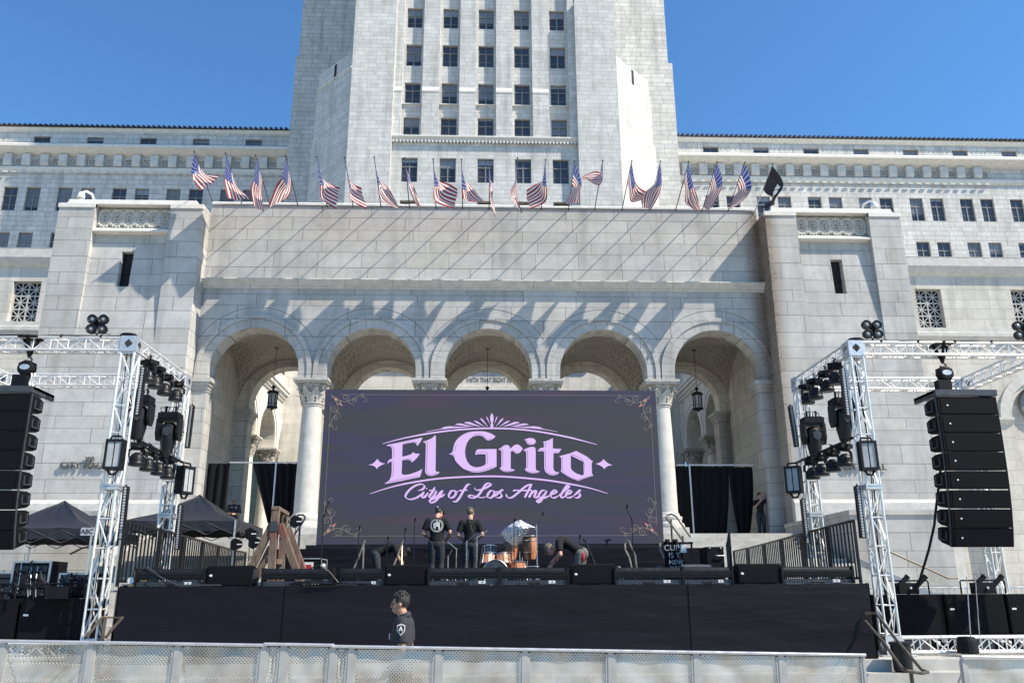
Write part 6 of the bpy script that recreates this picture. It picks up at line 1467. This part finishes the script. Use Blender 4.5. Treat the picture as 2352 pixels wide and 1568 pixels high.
# man in the pit, profile facing left
r1, T1, H1 = person((at(928,1400,10.4).x,10.4,.0), -pi/2-.08, 1.005, J(head=(0,-.050,1.66), neck=(0,-.01,1.53), face=(0,-1,-.06), ell=(.235,.03,1.13), elr=(-.21,.05,1.13), wrl=(.22,-.13,.93), wrr=(-.18,-.04,.90), knl=(.09,-.14,.52), anl=(.1,-.05,.085), tol=(.12,-.22,.045)), 'dark haired security man in charcoal uniform shirt walking left between barrier and stage', 'skin_tan', 'hair_dark', 'polo', 'denim', hairstyle='short', vox=.008, sleeve=.70, bulk=1.12)
q = MB(); q.tube([(0,.02,1.50),(0,-.0,1.545)], [.082,.075], 18); q.xform(T1); q.build('collar', M['polo'], r1)
def shield(mb, s): return mb.prism([(-.055*s,.05*s),(0,.07*s),(.055*s,.05*s),(.055*s,-.025*s),(0,-.085*s),(-.055*s,-.025*s)], (0,0,0), (0,1,0), (0,0,1), (.003,0,0))
q = MB(); shield(q, .85); q.xform(Matrix.Translation((.285,.020,1.385)) @ Matrix.Rotation(-.1, 4, 'Y')); 
q.xform(T1); q.build('sleeve_badge', M['paper'], r1)
q = MB(); shield(q, .68); q.xform(Matrix.Translation((.2895,.020,1.385)) @ Matrix.Rotation(-.1, 4, 'Y')); q.xform(T1); q.build('badge_inner', M['polo'], r1)
q = MB(); q.prism([(-.025,-.025),(-.010,-.025),(0,.0),(.010,-.025),(.025,-.025),(.0,.035)], (0,0,0), (0,1,0), (0,0,1), (.003,0,0)); q.xform(Matrix.Translation((.2945,.020,1.39)) @ Matrix.Rotation(-.1, 4, 'Y')); q.xform(T1); q.build('badge_letter', M['paper'], r1)
q = MB(); q.box(.03,.045,-.16,-.150,1.26,1.33); q.xform(T1); q.build('chest_pen', M['white'], r1)
# crew member in the shade at the left, bent, with a pale strap
r1, T1, H1 = person((px2(162,16.3),16.3,LAND+.004), -pi/2, 1.0, J(**dict(BEND, chest=(0,-.16,1.28), neck=(0,-.34,1.36), head=(0,-.44,1.37), shl=(.19,-.25,1.32), shr=(-.19,-.25,1.32), ell=(.25,-.42,1.10), elr=(-.25,-.42,1.10), wrl=(.2,-.62,1.1), wrr=(-.2,-.62,1.1))), 'crew member in black bent over cable racks at the left, pale strap across the waist', 'skin_tan', 'hair_dark', 'tee', 'tee', hat='front', bulk=1.1)
q = MB(); q.tube([(.20,-.2,.98),(.21,.0,1.03),(.2,.14,1.1)], [.03,.032,.03], 6); q.tube([(.16,-.32,1.42),(.2,-.15,1.36),(.2,.0,1.2)], .018, 6); q.xform(T1); q.build('strap', M['paper'], r1)
# bald officer in the left arch
r1, T1, H1 = person((at(537,1170,34.6).x,34.6,FLOOR+.002), .25, .99, J(head=(0,-.03,1.645), face=(0,-.9,-.4), hup=(0,-.4,.9), wrl=(.08,-.25,1.12), wrr=(-.08,-.25,1.12)), 'bald man in dark uniform and sunglasses standing behind the canopy in the left arch', 'skin_tan', 'hair_dark', 'polo', 'denim', hairstyle='bald', sleeve=1.0)
q = MB(); q.box(-.07,.07,.088,.102,-.012,.022); q.xform(H1); q.build('sunglasses', M['black'], r1)
q = MB(); q.box(.06,.10,-.128,-.122,1.36,1.40); q.box(-.12,-.05,-.128,-.122,1.38,1.395); q.xform(T1); q.build('badge', M['chrome'], r1)
# man shading his eyes in the right arch
person((at(1752,1235,33.4).x,33.4,FLOOR+.002), .15, 1.02, J(head=(.03,-.01,1.66), face=(.1,-1,-.1), ell=(.36,-.08,1.54), wrl=(.14,-.13,1.74), hl=(-1,0,.1), elr=(-.28,-.10,1.20), wrr=(-.08,-.22,1.44), hr=(.6,-.2,.8), curl=.9), 'man in black shading his eyes with one hand beside the right arch curtain', 'skin_tan', 'hair_dark', 'tee', 'denim')
# ================================================================== INSTRUMENTS AND STAGE ITEMS
def tom(cx, cy, cz, r, h, ax, name, par, mat='orange'):
    s = MB(); s.lathe((cx,cy,cz), [(r,0),(r,h)], 24, ax); o = s.build(name, M[mat], par, 40)
    rr = MB(); a = Vector(ax).normalized()
    for t in (0, h):
        c = Vector((cx,cy,cz))+a*t; u_ = a.orthogonal().normalized(); v_ = a.cross(u_); rr.tube([c+(u_*cos(q)+v_*sin(q))*(r+.008) for q in [2*pi*i/24 for i in range(25)]], .012, 6, False)
    for i in range(8): q = 2*pi*i/8; u_ = a.orthogonal().normalized(); v_ = a.cross(u_); p = Vector((cx,cy,cz))+(u_*cos(q)+v_*sin(q))*(r+.012); rr.tube([p+a*.0, p+a*h], .006, 4)
    rr.build('hoop', M['chrome'], o)
    hd = MB(); hd.lathe(Vector((cx,cy,cz))+a*(h+.002), [(r-.01,0),(r-.01,.003)], 24, ax); hd.build('drum_head', M['white'], o); return o
kx, ky = px2(1137,18.6), 18.6
K_ = empty('drum_kit', (kx,ky,DECK), 'copper drum kit with chrome stands beside the foil covered congas', 'drum kit')
tom(kx+.0,ky-.55,DZ+.27,.26,.42,(0,1,0),'bass_drum',K_,'darkgray'); tom(kx-.17,ky-.1,DZ+.42,.15,.24,(.12,.55,1),'rack_tom',K_); tom(kx+.19,ky-.1,DZ+.42,.15,.24,(-.12,.6,1),'rack_tom',K_); tom(kx+.48,ky+.1,DZ+.2,.19,.3,(0,.15,1),'floor_tom',K_); tom(kx-.10,ky+.35,DZ+.68,.17,.16,(0,.3,1),'snare_drum',K_,'darkgray')
st = MB()
for (x,y,h,b) in ((-.62,.1,.95,.2),(-.85,.3,.8,-.2),(-.40,.4,1.05,.25),(.72,.3,.9,.2),(.35,.6,1.0,-.25),(-1.02,.0,.62,.1)):
    p = Vector((kx+x,ky+y,DZ)); st.tube([p+V(0,0,.2),p+V(0,0,h)],.011,6); st.tube([p+V(0,0,h),p+V(b,-.05,h+.16)],.008,5)
    for q in range(3): a = 2*pi*q/3+.4; st.tube([p+V(0,0,.3),p+V(.2*cos(a),.2*sin(a),0)],.008,5); st.tube([p+V(0,0,.14),p+V(.12*cos(a),.12*sin(a),.11)],.006,4)
    st.ball(p+V(0,0,h),.02,6,5); st.ball(p+V(0,0,h*.6),.018,6,5)
st.build('stands', M['chrome'], K_)
cg = cr(1380,1420,6.534,725,560,18.9); cb = cr(1380,1420,6.534,705,1010,18.9)
CG = empty('conga_pair', (cb.x,18.9,DECK), 'pair of congas on a chrome stand, the left one hidden under foil', 'drums')
for dx, dy, s in ((.0,0,1.),(-.42,.05,.96)):
    c = MB(); hgt = (cg.z-cb.z)*s; c.lathe((cb.x+dx+.02,18.9+dy,cb.z), [(.10,0),(.12,.02),(.16,hgt*.35),(.17,hgt*.55),(.15,hgt*.9),(.14,hgt)], 24); co = c.build('conga', M['wood'], CG, 40)
    p = MB(); n = 6; c2 = (cb.x+dx+.02,18.9+dy)
    vs = []; prf = [(.121,.02),(.162,hgt*.35),(.172,hgt*.55),(.152,hgt*.9)]
    for r_i, z in prf:
        for k in range(n+1): q = -pi/2+.15+1.1*k/n; vs.append((c2[0]+(r_i+.003)*cos(q), c2[1]+(r_i+.003)*sin(q), cb.z+z))
    p.add(vs, [(i*(n+1)+k,i*(n+1)+k+1,(i+1)*(n+1)+k+1,(i+1)*(n+1)+k) for i in range(3) for k in range(n)]); p.build('painted_flame', M['orange'], co, True)
    h = MB(); 
    for z, r_i in ((hgt*.98,.152),(hgt*.80,.165),(.17,.15)): h.tube([(c2[0]+r_i*cos(q),c2[1]+r_i*sin(q),cb.z+z) for q in [2*pi*i/20 for i in range(21)]], .010, 5, False)
    h.build('hoop', M['chrome'], co)
s = MB(); p = Vector((cb.x-.2,18.9,DZ)); s.tube([p,p+V(0,0,.75)],.015,6); s.tube([p+V(-.45,-.05,.42),p+V(.42,-.05,.42)],.016,6)
for q in range(3): a = 2*pi*q/3+.3; s.tube([p+V(0,0,.4),p+V(.35*cos(a),.35*sin(a),0)],.012,5)
for x in (-.4,-.15,.05,.38): s.tube([p+V(x,-.06,.2),p+V(x,-.06,.62)],.010,5)
s.build('conga_stand', M['chrome'], CG)
FX = lambda x, y, Y=18.55: cr(1380,1420,6.534,x,y,Y)
out = [(190,510),(235,455),(300,400),(400,330),(480,290),(550,268),(640,320),(740,370),(822,400),(760,430),(700,470),(640,540),(600,600),(580,660),(530,710),(470,755),(420,770),(360,745),(310,700),(270,640),(225,570)]
fo = MB(); apex = FX(520,450,18.42); n = len(out); m_ = 7; vs = [apex]; r2 = random.Random(4)
for j in range(1, m_+1):
    for i, (a, b) in enumerate(out): e_ = FX(a,b,18.85 if b > 420 else 18.72); t = j/m_; q = apex+(e_-apex)*t; q.y += -.10*sin(pi*t)+.035*sin(i*2.4+j)+r2.uniform(-.02,.02); vs.append(q)
fo.add(vs, [(0,1+i,1+(i+1)%n) for i in range(n)]+[(1+j*n+i,1+(j+1)*n+i,1+(j+1)*n+(i+1)%n,1+j*n+(i+1)%n) for j in range(m_-1) for i in range(n)])
single('foil_cover', fo, M['foil'], 'crumpled silver foil sheet thrown over the left conga', 'cover', smooth=30)
def mic(xp, yt, Y, label, boom=0, mat='black', mic_=True):
    p = at(xp, 1320, Y); top = at(xp, yt, Y).z; r_ = empty('microphone_stand', (p.x,Y,DECK), label, 'microphone stand', 'microphone stands across the stage')
    s = MB(); s.tube([(p.x,Y,DZ+.1),(p.x,Y,top)],.011,6); s.ball((p.x,Y,DZ+(top-DZ)*.55),.02,6,5)
    for q in range(3): a = 2*pi*q/3+.5; s.tube([(p.x,Y,DZ+.16),(p.x+.26*cos(a),Y+.26*sin(a),DZ+.01)],.009,5)
    s.build('pole', M[mat], r_)
    if boom: b = MB(); b.tube([(p.x-boom*.3,Y+.05,top-.12),(p.x+boom,Y-.1,top+.18)],.009,5); b.build('boom', M[mat], r_)
    if mic_: m1 = MB(); m1.tube([(p.x+boom,Y-.1,top+.18) if boom else (p.x,Y,top),(p.x+boom+.02,Y-.12,top+.26) if boom else (p.x+.02,Y-.04,top+.08)],[.012,.02],8); m1.build('microphone', M['black_matte'], r_)
    return r_
for a in ((735,1182,16.8,'tall microphone stand in front of the left edge of the screen',.08,'black'),(820,1216,18.5,'microphone stand third from the left on stage'),(887,1240,18.8,'short microphone stand above the bent over man at left'),(927,1220,18.6,'microphone stand just left of the tall black pole'),(949,1198,18.4,'tall thick black microphone pole left of the capped man',.0),(1181,1200,17.6,'tall black stand in front of the silver foil'),(1234,1204,18.2,'chrome boom microphone stand right of the foil',.12,'chrome'),(1333,1236,19.2,'microphone stand behind the man in the olive cap'),(1457,1188,17.8,'tall stand before the lower right of the screen',-.12)):
    mic(*a)
# crossed stand
p = at(1372,1300,18.6); s = MB(); s.tube([p+V(-.25,0,.55),p+V(.12,0,-.4)],.02,6); s.tube([p+V(.25,0,.55),p+V(-.12,0,-.4)],.02,6); s.tube([p+V(-.3,-.1,.56),p+V(-.22,.2,.56)],.022,6); s.tube([p+V(.3,-.1,.56),p+V(.22,.2,.56)],.022,6)
single('keyboard_stand', s, M['black'], 'folded black X shaped keyboard stand right of the bent man', 'stand')
# floor uplights
def uplight():
    r_ = empty('floor_uplight', (0,0,0)); h = MB(); h.lathe((0,0,.06), [(.10,0),(.115,.04),(.12,.16),(.09,.30),(.05,.36),(0,.37)], 18); h.build('head', M['darkgray'], r_, 40); b = MB(); b.box(-.13,.13,-.12,.12,0,.06); b.tube([(-.13,0,.05),(-.14,0,.2)],.02,6); b.tube([(.13,0,.05),(.14,0,.2)],.02,6); b.build('base', M['black'], r_); return r_
U_ = uplight()
for x, Y, lb in ((742,18.4,'right of the bell frame'),(860,19.6,'behind the bent over man at left'),(965,19.2,'left of the capped man'),(1421,18.8,'in front of the right side of the screen'),(1514,18.9,'left of the lettered banner')):
    place(U_, V(at(x,1320,Y).x, Y, DZ), 'grey egg shaped stage uplight '+lb, 'stage light', 'floor uplights at the back of the stage')
# ---- timber bell frame
C6_ = lambda x, y, Y: cr(640,1380,5.6,x,y,Y)
BF = empty('timber_bell_frame', (C6_(760,1260,17).x,17.4,DECK), 'rough red brown timber A frame bell stand at the left of the stage', 'wooden frame')
def beam(a, b, w_, d_, name, wdir=(1,0,0)):
    a, b = Vector(a), Vector(b); t = (b-a); L = t.length; t.normalize(); x = (Vector(wdir)-t*Vector(wdir).dot(t)).normalized(); y = t.cross(x)
    mb = MB(); n = 6; r2 = random.Random(int(L*1000)); vs = []
    for i in range(n+1):
        c = a+t*L*i/n
        for (i_, j_) in ((-1,-1),(1,-1),(1,1),(-1,1)): vs.append(c+x*i_*(w_/2+r2.uniform(-.005,.005))+y*j_*(d_/2+r2.uniform(-.005,.005)))
    mb.add(vs, [(4*i+k,4*i+(k+1)%4,4*(i+1)+(k+1)%4,4*(i+1)+k) for i in range(n) for k in range(4)]+[(3,2,1,0),(4*n,4*n+1,4*n+2,4*n+3)]); return mb.build(name, M['timber'], BF)
Yf, Yr = 16.8, 18.0; zb = DZ
F_ = lambda x, y: C6_(x, y, Yf)
tf = F_(765,300); beam((tf.x,Yf,zb),(tf.x,Yf,tf.z),.135,.14,'post')
for (x1_, y1_, x2_, y2_) in ((705,520,250,1310),(825,520,1175,1310)): a, b = F_(x1_,y1_), F_(x2_,y2_); beam((a.x,Yf+.0,a.z),(b.x,Yf+.02,zb+.02),.13,.11,'brace')
tr = C6_(905,370,Yr); beam((tr.x,Yr,zb),(tr.x,Yr,tf.z-.02),.13,.13,'post')
for (x1_, y1_, x2_, y2_) in ((690,880,400,1290),(955,580,1290,1290)): a, b = C6_(x1_,y1_,Yr), C6_(x2_,y2_,Yr); beam((a.x,Yr,a.z),(b.x,Yr,zb+.02),.13,.11,'brace')
beam((tf.x,Yf-.08,tf.z+.04),(tr.x,Yr+.08,tf.z+.03),.15,.07,'cap_beam'); beam((tf.x,Yf+.07,tf.z-.36),(tr.x,Yr-.07,tf.z-.36),.10,.10,'side_beam')
beam((tf.x-.1,Yf+.02,DZ+.5),(tr.x,Yr,DZ+.5),.08,.1,'tie_beam')
q = MB(); q.lathe((tf.x+.07,Yf+.35,tf.z-.2), [(.14,0),(.14,.03),(.10,.035),(.10,.0)], 20, (1,0,0)); q.build('bell_wheel', M['brownmetal'], BF); q = MB(); q.box(tf.x-.072,tf.x+.072,Yf-.082,Yf-.074,tf.z-.42,tf.z-.22); q.build('iron_strap', M['darkgray'], BF)
# ---- flight case with stickers
p = C6_(1275,1250,18.6); r_ = empty('flight_case', (p.x,18.9,DECK), 'silver edged flight case with red stickers behind the bell frame', 'case'); b = MB(); b.box(p.x-.24,p.x+.26,18.6,19.3,DZ,DZ+.60); b.build('case_body', M['black_matte'], r_)
b = MB()
for x in (p.x-.24,p.x+.26):
    b.box(x-.015,x+.015,18.585,18.6,DZ,DZ+.6)
for z in (DZ,DZ+.28,DZ+.585): b.box(p.x-.225,p.x+.245,18.585,18.599,z,z+.02)
for x in (p.x+.26,): b.box(x,x+.01,18.6,19.3,DZ+.58,DZ+.6); b.box(x,x+.01,18.6,18.63,DZ,DZ+.58); b.box(x,x+.01,19.27,19.3,DZ,DZ+.58)
b.build('edging', M['alu_plate'], r_); b = MB(); b.box(p.x+.261,p.x+.266,18.75,19.1,DZ+.33,DZ+.5); b.box(p.x-.1,p.x+.1,18.58,18.584,DZ+.34,DZ+.52); b.build('sticker', M['paper'], r_); b = MB(); b.box(p.x-.06,p.x+.06,18.574,18.578,DZ+.37,DZ+.47); b.build('sticker_print', M['red'], r_)
# ---- antenna paddles
C2_ = lambda x, y, Y: cr(480,1280,2.45,x,y,Y)
for i, (x, y, Y, lb) in enumerate(((550,540,19.5,'upper one of the pair by the canopy leg'),(575,600,19.6,'lower one of the pair by the canopy leg'),(450,612,19.8,'left of the pair'),(862,455,19.4,'right of the bell frame top'))):
    p = C2_(x,y,Y); r_ = empty('antenna_paddle', (p.x,Y,DECK), 'black antenna paddle on a thin stand, '+lb, 'antenna', 'antenna paddles left of the stage')
    b = MB(); b.prism([(-.13,-.08),(-.03,-.145),(.13,-.07),(.145,0),(.13,.07),(-.03,.145),(-.13,.08)], (p.x,Y,p.z), (1,0,0), (0,0,1), (0,.02,0)); b.build('paddle', M['black_matte'], r_); b = MB(); b.box(p.x+.02,p.x+.13,Y-.004,Y-.001,p.z-.012,p.z+.012); b.build('paddle_print', M['white'], r_)
    b = MB(); b.tube([(p.x,Y+.01,DZ),(p.x,Y+.01,p.z-.1)],.01,6); b.build('stand', M['black'], r_)
# ---- lettered banner
C7_ = lambda x, y, Y: cr(1860,1440,7.125,x,y,Y)
Yb = 16.2; p0, p1 = C7_(60,590,Yb), C7_(335,590,Yb); r_ = empty('hand_lettered_banner', ((p0.x+p1.x)/2,Yb,DECK), 'folded black cloth banner with hand painted white letters on a stand', 'banner')
b = MB(); n = 16; m_ = 8; vs = []
for i in range(n+1):
    for j in range(m_+1): vs.append((p0.x+(p1.x-p0.x)*i/n, Yb+.03*sin(i*1.3+.3*j), p0.z+(DZ-.0-p0.z)*j/m_))
b.add(vs, [(i*(m_+1)+j,(i+1)*(m_+1)+j,(i+1)*(m_+1)+j+1,i*(m_+1)+j+1) for i in range(n) for j in range(m_)]); b.build('cloth', M['drape'], r_, True)
for body, x, y, sz in (('CUM',235,765,.155),('IS T',265,912,.14),('NEW',300,1040,.12),('PUNK',300,1140,.09)): q = C7_(x,y,Yb-.05); text_mesh('lettering', body, sz, (q.x,Yb-.045,q.z), .004, M['chalk'], r_)
b = MB()
for x in (p0.x+.06, p1.x-.05): b.box(x-.04,x+.04,Yb-.03,Yb+.06,p0.z,p0.z+.05)
b.tube([(p0.x,Yb+.08,p0.z-.02),(p1.x+.3,Yb+.08,p0.z-.02)],.025,6); b.tube([(p1.x+.05,Yb+.1,p0.z),(p1.x+.22,Yb+.2,DZ)],.03,6); b.tube([(p1.x+.28,Yb+.1,p0.z),(p1.x+.28,Yb+.1,DZ)],.02,6); b.tube([(p0.x+.02,Yb+.1,p0.z),(p0.x+.02,Yb+.1,DZ)],.02,6); b.build('stand', M['black'], r_)
b = MB(); b.box(p1.x+.04,p1.x+.16,Yb+.02,Yb+.03,p0.z-.2,p0.z-.05); b.build('note', M['paper'], r_)
# ---- black case and pale tube beside it
a, b_ = C7_(905,690,17.3), C7_(1270,1060,17.3); r_ = empty('utility_case', ((a.x+b_.x)/2,17.3,DECK), 'black wheeled case standing on end between two short rails', 'case'); q = MB(); q.box(a.x,b_.x,17.3,17.9,DZ,a.z); q.build('case_body', M['speaker'], r_); q = MB(); q.tube([(a.x+.17,17.28,a.z-.17),(a.x+.2,17.26,a.z-.18),(a.x+.33,17.26,a.z-.18),(a.x+.36,17.28,a.z-.17)],.012,5); [q.ball((x,17.29,z),.018,6,5) for x in (a.x+.06,b_.x-.06) for z in (a.z-.03,DZ+.06)]; q.build('handle', M['steel'], r_)
a, b_ = C7_(400,1110,15.6), C7_(1005,1110,15.6); q = MB(); q.tube([(a.x,15.6,a.z),(b_.x,15.6,a.z)],.06,14); single('rolled_mat', q, M['darkgray'], 'pale grey rolled mat lying before the short rails', 'roll')
# ---- gas gauge and hoses at the left stage corner
p = AL(918,900,14.25); r_ = empty('gas_regulator', (p.x,14.2,DECK), 'round white dial with brass connectors at the left stage corner', 'gauge'); q = MB(); q.lathe((p.x,14.15,DZ+.09), [(.055,0),(.055,.03),(.05,.032)], 20, (0,-1,0)); q.build('dial', M['paper'], r_); q = MB(); [q.tube([(p.x+.05+.06*k,14.16,DZ+.12),(p.x+.05+.06*k,14.15,DZ+.24)],.018,8) for k in range(3)]; q.box(p.x-.05,p.x+.24,14.17,14.25,DZ,DZ+.14); q.build('connectors', M['brass'], r_)
q = MB(); q.tube([(p.x+.1,14.15,DZ+.25),(p.x+.25,14.1,DZ+.30),(p.x+.5,14.0,DZ+.15),(p.x+.8,13.97,DZ+.02),(p.x+1.5,13.97,DZ+.015)],.011,6); q.tube([(p.x+.2,14.13,DZ+.22),(p.x+.4,14.05,DZ+.12),(p.x+.62,13.96,DZ+.01)],.009,6); single('hose', q, M['darkgray'], 'grey hoses curling from the dial along the stage edge', 'hose')
# cables spilled over the lip
p = C2_(1000,900,13.96); q = MB(); r2 = random.Random(9)
for k in range(9):
    x = p.x-.25+.05*k; q.tube([(x-.2,14.02,DECK+.03+.01*k),(x,13.96,DECK+.06),(x+.18,13.93,DECK+.03),(x+.05,13.92,DECK-.02),(x+.45,13.97,DECK+.03)],.010,5)
q.tube([(p.x-.1,14.0,DECK+.28),(p.x+.05,13.96,DECK+.32),(p.x+.2,13.98,DECK+.22),(p.x+.35,14.0,DECK+.05),(p.x+.9,14.0,DECK+.02)],.012,5)
single('cable_pile', q, M['black'], 'loose black cables piled on the stage edge by the second loudspeaker', 'cable')
# dark plant pot like cylinder on the low step
p = cr(2360,1640,4.523,790,870,13.6); q = MB(); q.lathe((p.x,13.6,.575), [(.0,0),(.115,0),(.14,.02),(.155,.40),(.17,.41),(.17,.44),(.12,.445),(0,.44)], 20); single('waste_bucket', q, M['black'], 'black round bucket on the low steps at the foot of the right truss', 'bucket', smooth=40)
# ================================================================== FLAGS ON THE PARAPET
P1 = (500,400,4.704); P5 = (960,400,2.352); PQ = (1920,0,2.45); PG = (2100,440,9.8)
FL = [(P1,[(220,135),(168,385),(220,520),(300,635)],[(330,410),(400,430),(500,440),(572,450)]),
(P1,[(635,155),(612,430),(635,590),(655,745)],[(775,575),(830,640),(900,700),(968,752)]),
(P1,[(1030,180),(1018,470),(975,640),(1000,835)],[(1138,520),(1112,640),(1118,760),(1150,930)]),
(P1,[(1425,185),(1395,450),(1290,600),(1190,860)],[(1512,500),(1495,620),(1480,700),(1450,740)]),
(P1,[(1840,200),(1880,520),(1890,735),(2098,875)],[(1928,500),(1990,540),(2060,560),(2138,592)]),
(P5,[(22,103),(52,290),(60,375),(172,445)],[(52,250),(75,268),(100,285),(130,302)]),
(P5,[(218,102),(238,260),(268,382),(378,442)],[(240,215),(275,260),(320,320),(372,418)]),
(P5,[(420,108),(435,240),(470,360),(510,435)],[(445,195),(470,270),(495,340),(526,425)]),
(P5,[(608,115),(618,270),(622,395),(748,446)],[(618,248),(660,265),(715,282),(770,312)]),
(P5,[(795,118),(802,290),(812,386),(888,384)],[(812,240),(850,290),(900,345),(958,398)]),
(P5,[(982,120),(978,260),(985,400),(1028,502)],[(1006,235),(1002,300),(1004,370),(1016,450)]),
(P5,[(1165,108),(1150,250),(1116,330),(1140,400)],[(1170,245),(1162,310),(1175,390),(1196,470)]),
(P5,[(1350,120),(1353,260),(1354,390),(1245,446)],[(1340,255),(1310,268),(1270,285),(1221,322)]),
(P5,[(1543,128),(1588,262),(1578,330),(1576,398)],[(1520,285),(1545,300),(1510,350),(1474,412)]),
(P5,[(1728,125),(1726,258),(1690,285),(1600,238)],[(1704,230),(1712,205),(1668,198),(1590,232)]),
(P5,[(1920,130),(1945,262),(1975,310),(2012,330)],[(1886,262),(1898,320),(1914,396),(1985,384)]),
(P5,[(2110,130),(2120,262),(2098,350),(2050,440)],[(2080,268),(2045,300),(1992,345),(1995,430)]),
(PQ,[(42,1118),(68,1265),(100,1350),(132,1450)],[(8,1240),(20,1320),(26,1395),(85,1440)]),
(PQ,[(237,1120),(272,1250),(235,1370),(166,1470)],[(188,1268),(192,1320),(165,1360),(145,1398)]),
(PQ,[(428,1122),(474,1282),(410,1390),(316,1450)],[(376,1268),(392,1310),(355,1350),(330,1402)]),
(PG,[(705,250),(1025,745),(790,1200),(770,1330)],[(450,890),(560,1040),(680,1185),(300,1462)])]
BASE = []
fl_lab = ['leftmost flag, its tail blown out to the right','second flag from the left, hanging below the parapet edge','third flag from the left, folded narrow','fourth flag from the left, stripes fanned to the left','flag left of the tower, striped tail blown right','sixth flag from the left, crumpled tail to the right','thin flag trailing right before the splayed tower corner','thin flag in front of the left tower window','wide flag showing level stripes left of centre','flag with its pale edge blown right left of centre','narrowest flag, twisted near the middle window','flag curling left below a blue strip','wide flag with stripes blown to the left of its pole','flag with blue field over a small striped tail','flag with its striped end blown up to the left','flag with blue field and red fold by the lit tower corner','flag crossing left over its neighbour by the tower edge','flag with large blue field just right of the tower','flag with blue field, second from the black flag','flag with blue field next to the black flag']
for i, ((ox, oy, s), A_, B_) in enumerate(FL):
    tip = cr(ox, oy, s, *A_[0], 30.3); zt = tip.z; black = i == 20
    foot = Vector((tip.x, 33.75, tip.z-1.15)); d = (foot-tip)
    name = 'flag_on_pole'
    r_ = empty(name, foot, ('black memorial flag with white emblem at the right end of the parapet' if black else 'striped american '+fl_lab[i]), 'flag', None if black else 'striped flags leaning out over the parapet')
    p = MB(); p.tube([foot+d*.02, tip], [.024,.016], 8); p.build('pole', M['steel'] if black else M['darkgray'], r_)
    q = MB(); q.ball(tip-d.normalized()*.03, .035, 8, 6); q.build('finial', M['black'], r_)
    q = MB(); q.box(foot.x-.08,foot.x+.08,33.6,33.9,17.9,foot.z+.03); q.build('socket', M['darkgray'], r_)
    # point on the pole whose picture position matches the hoist end
    best = min((abs(sum([(tip+d*t-CAM).dot(CR)/(tip+d*t-CAM).dot(CF)*0, ((784-FPX*(tip+d*t-CAM).dot(CU)/(tip+d*t-CAM).dot(CF))-(oy+B_[0][1]/s)/1.2245)])), t) for t in [k/60 for k in range(5, 45)])[1]
    hp = tip+d*best; PA = [tip]; PB = [hp]; ya, yb = tip.y, hp.y
    for k in range(1, 4):
        PA.append(cr(ox, oy, s, *A_[k], ya+.15*k*(1 if k < 3 else .8)+.05*sin(i*3+k))); PB.append(cr(ox, oy, s, *B_[k], yb-.10*k+.06*sin(i*2+k*2)))
    n, m_ = 26, 12; SA = smooth([tuple(v) for v in PA], 12); SB = smooth([tuple(v) for v in PB], 12)
    def sam(S, t): q = t*(len(S)-1); a = int(q); a = min(a, len(S)-2); return S[a]+(S[a+1]-S[a])*(q-a)
    vs = []; uv = []
    for a in range(n+1):
        for b in range(m_+1):
            t, v = a/n, b/m_; PQ_ = sam(SA, t)*(1-v)+sam(SB, t)*v; fold = .05*sin(v*7+i+t*4)+.04*sin(v*13+i*2)*t
            PQ_.y += fold*min(1, t*4); PQ_.x += .02*sin(v*9+t*6+i)*min(1,t*4); PQ_.z -= .10*sin(pi*v)*min(1,t*3)*.3; vs.append(PQ_); uv.append((t, v))
    me = bpy.data.meshes.new('flag_cloth'); fs = [(a*(m_+1)+b,(a+1)*(m_+1)+b,(a+1)*(m_+1)+b+1,a*(m_+1)+b+1) for a in range(n) for b in range(m_)]
    me.from_pydata([tuple(v) for v in vs], [], fs); me.materials.append(M['flag_black'] if black else M['flag'])
    ul = me.uv_layers.new(name='UVMap'); ul.data.foreach_set('uv', [c for f in fs for k in f for c in uv[k]]); me.polygons.foreach_set("use_smooth", [True]*len(me.polygons))
    o = bpy.data.objects.new('flag_cloth', me); scene.collection.objects.link(o); o.parent = r_; o.matrix_parent_inverse = Matrix.Translation(-r_.location)
    if black:
        Mk = lambda x, y: tuple(cr(ox, oy, s, x, y, 29.95))
        e_ = MB()
        e_.add([Mk(*p) for p in [(770,930),(850,925),(860,960),(800,1040),(760,1075),(735,1050),(735,990)]], [tuple(range(7))])
        for (a, b) in (((775,915),(862,770)),((800,905),(880,800)),((825,910),(900,820)),((850,910),(925,830))): u_ = Vector(Mk(*a)); w_ = Vector(Mk(*b)); n_ = (w_-u_).cross(Vector((0,1,0))).normalized()*.016; e_.add([u_-n_,u_+n_,w_+n_,w_-n_], [(0,1,2,3)])
        e_.add([Mk(*p) for p in [(715,1060),(740,1065),(735,1115),(715,1110)]], [(0,1,2,3)]); e_.build('emblem', M['chalk'], r_)
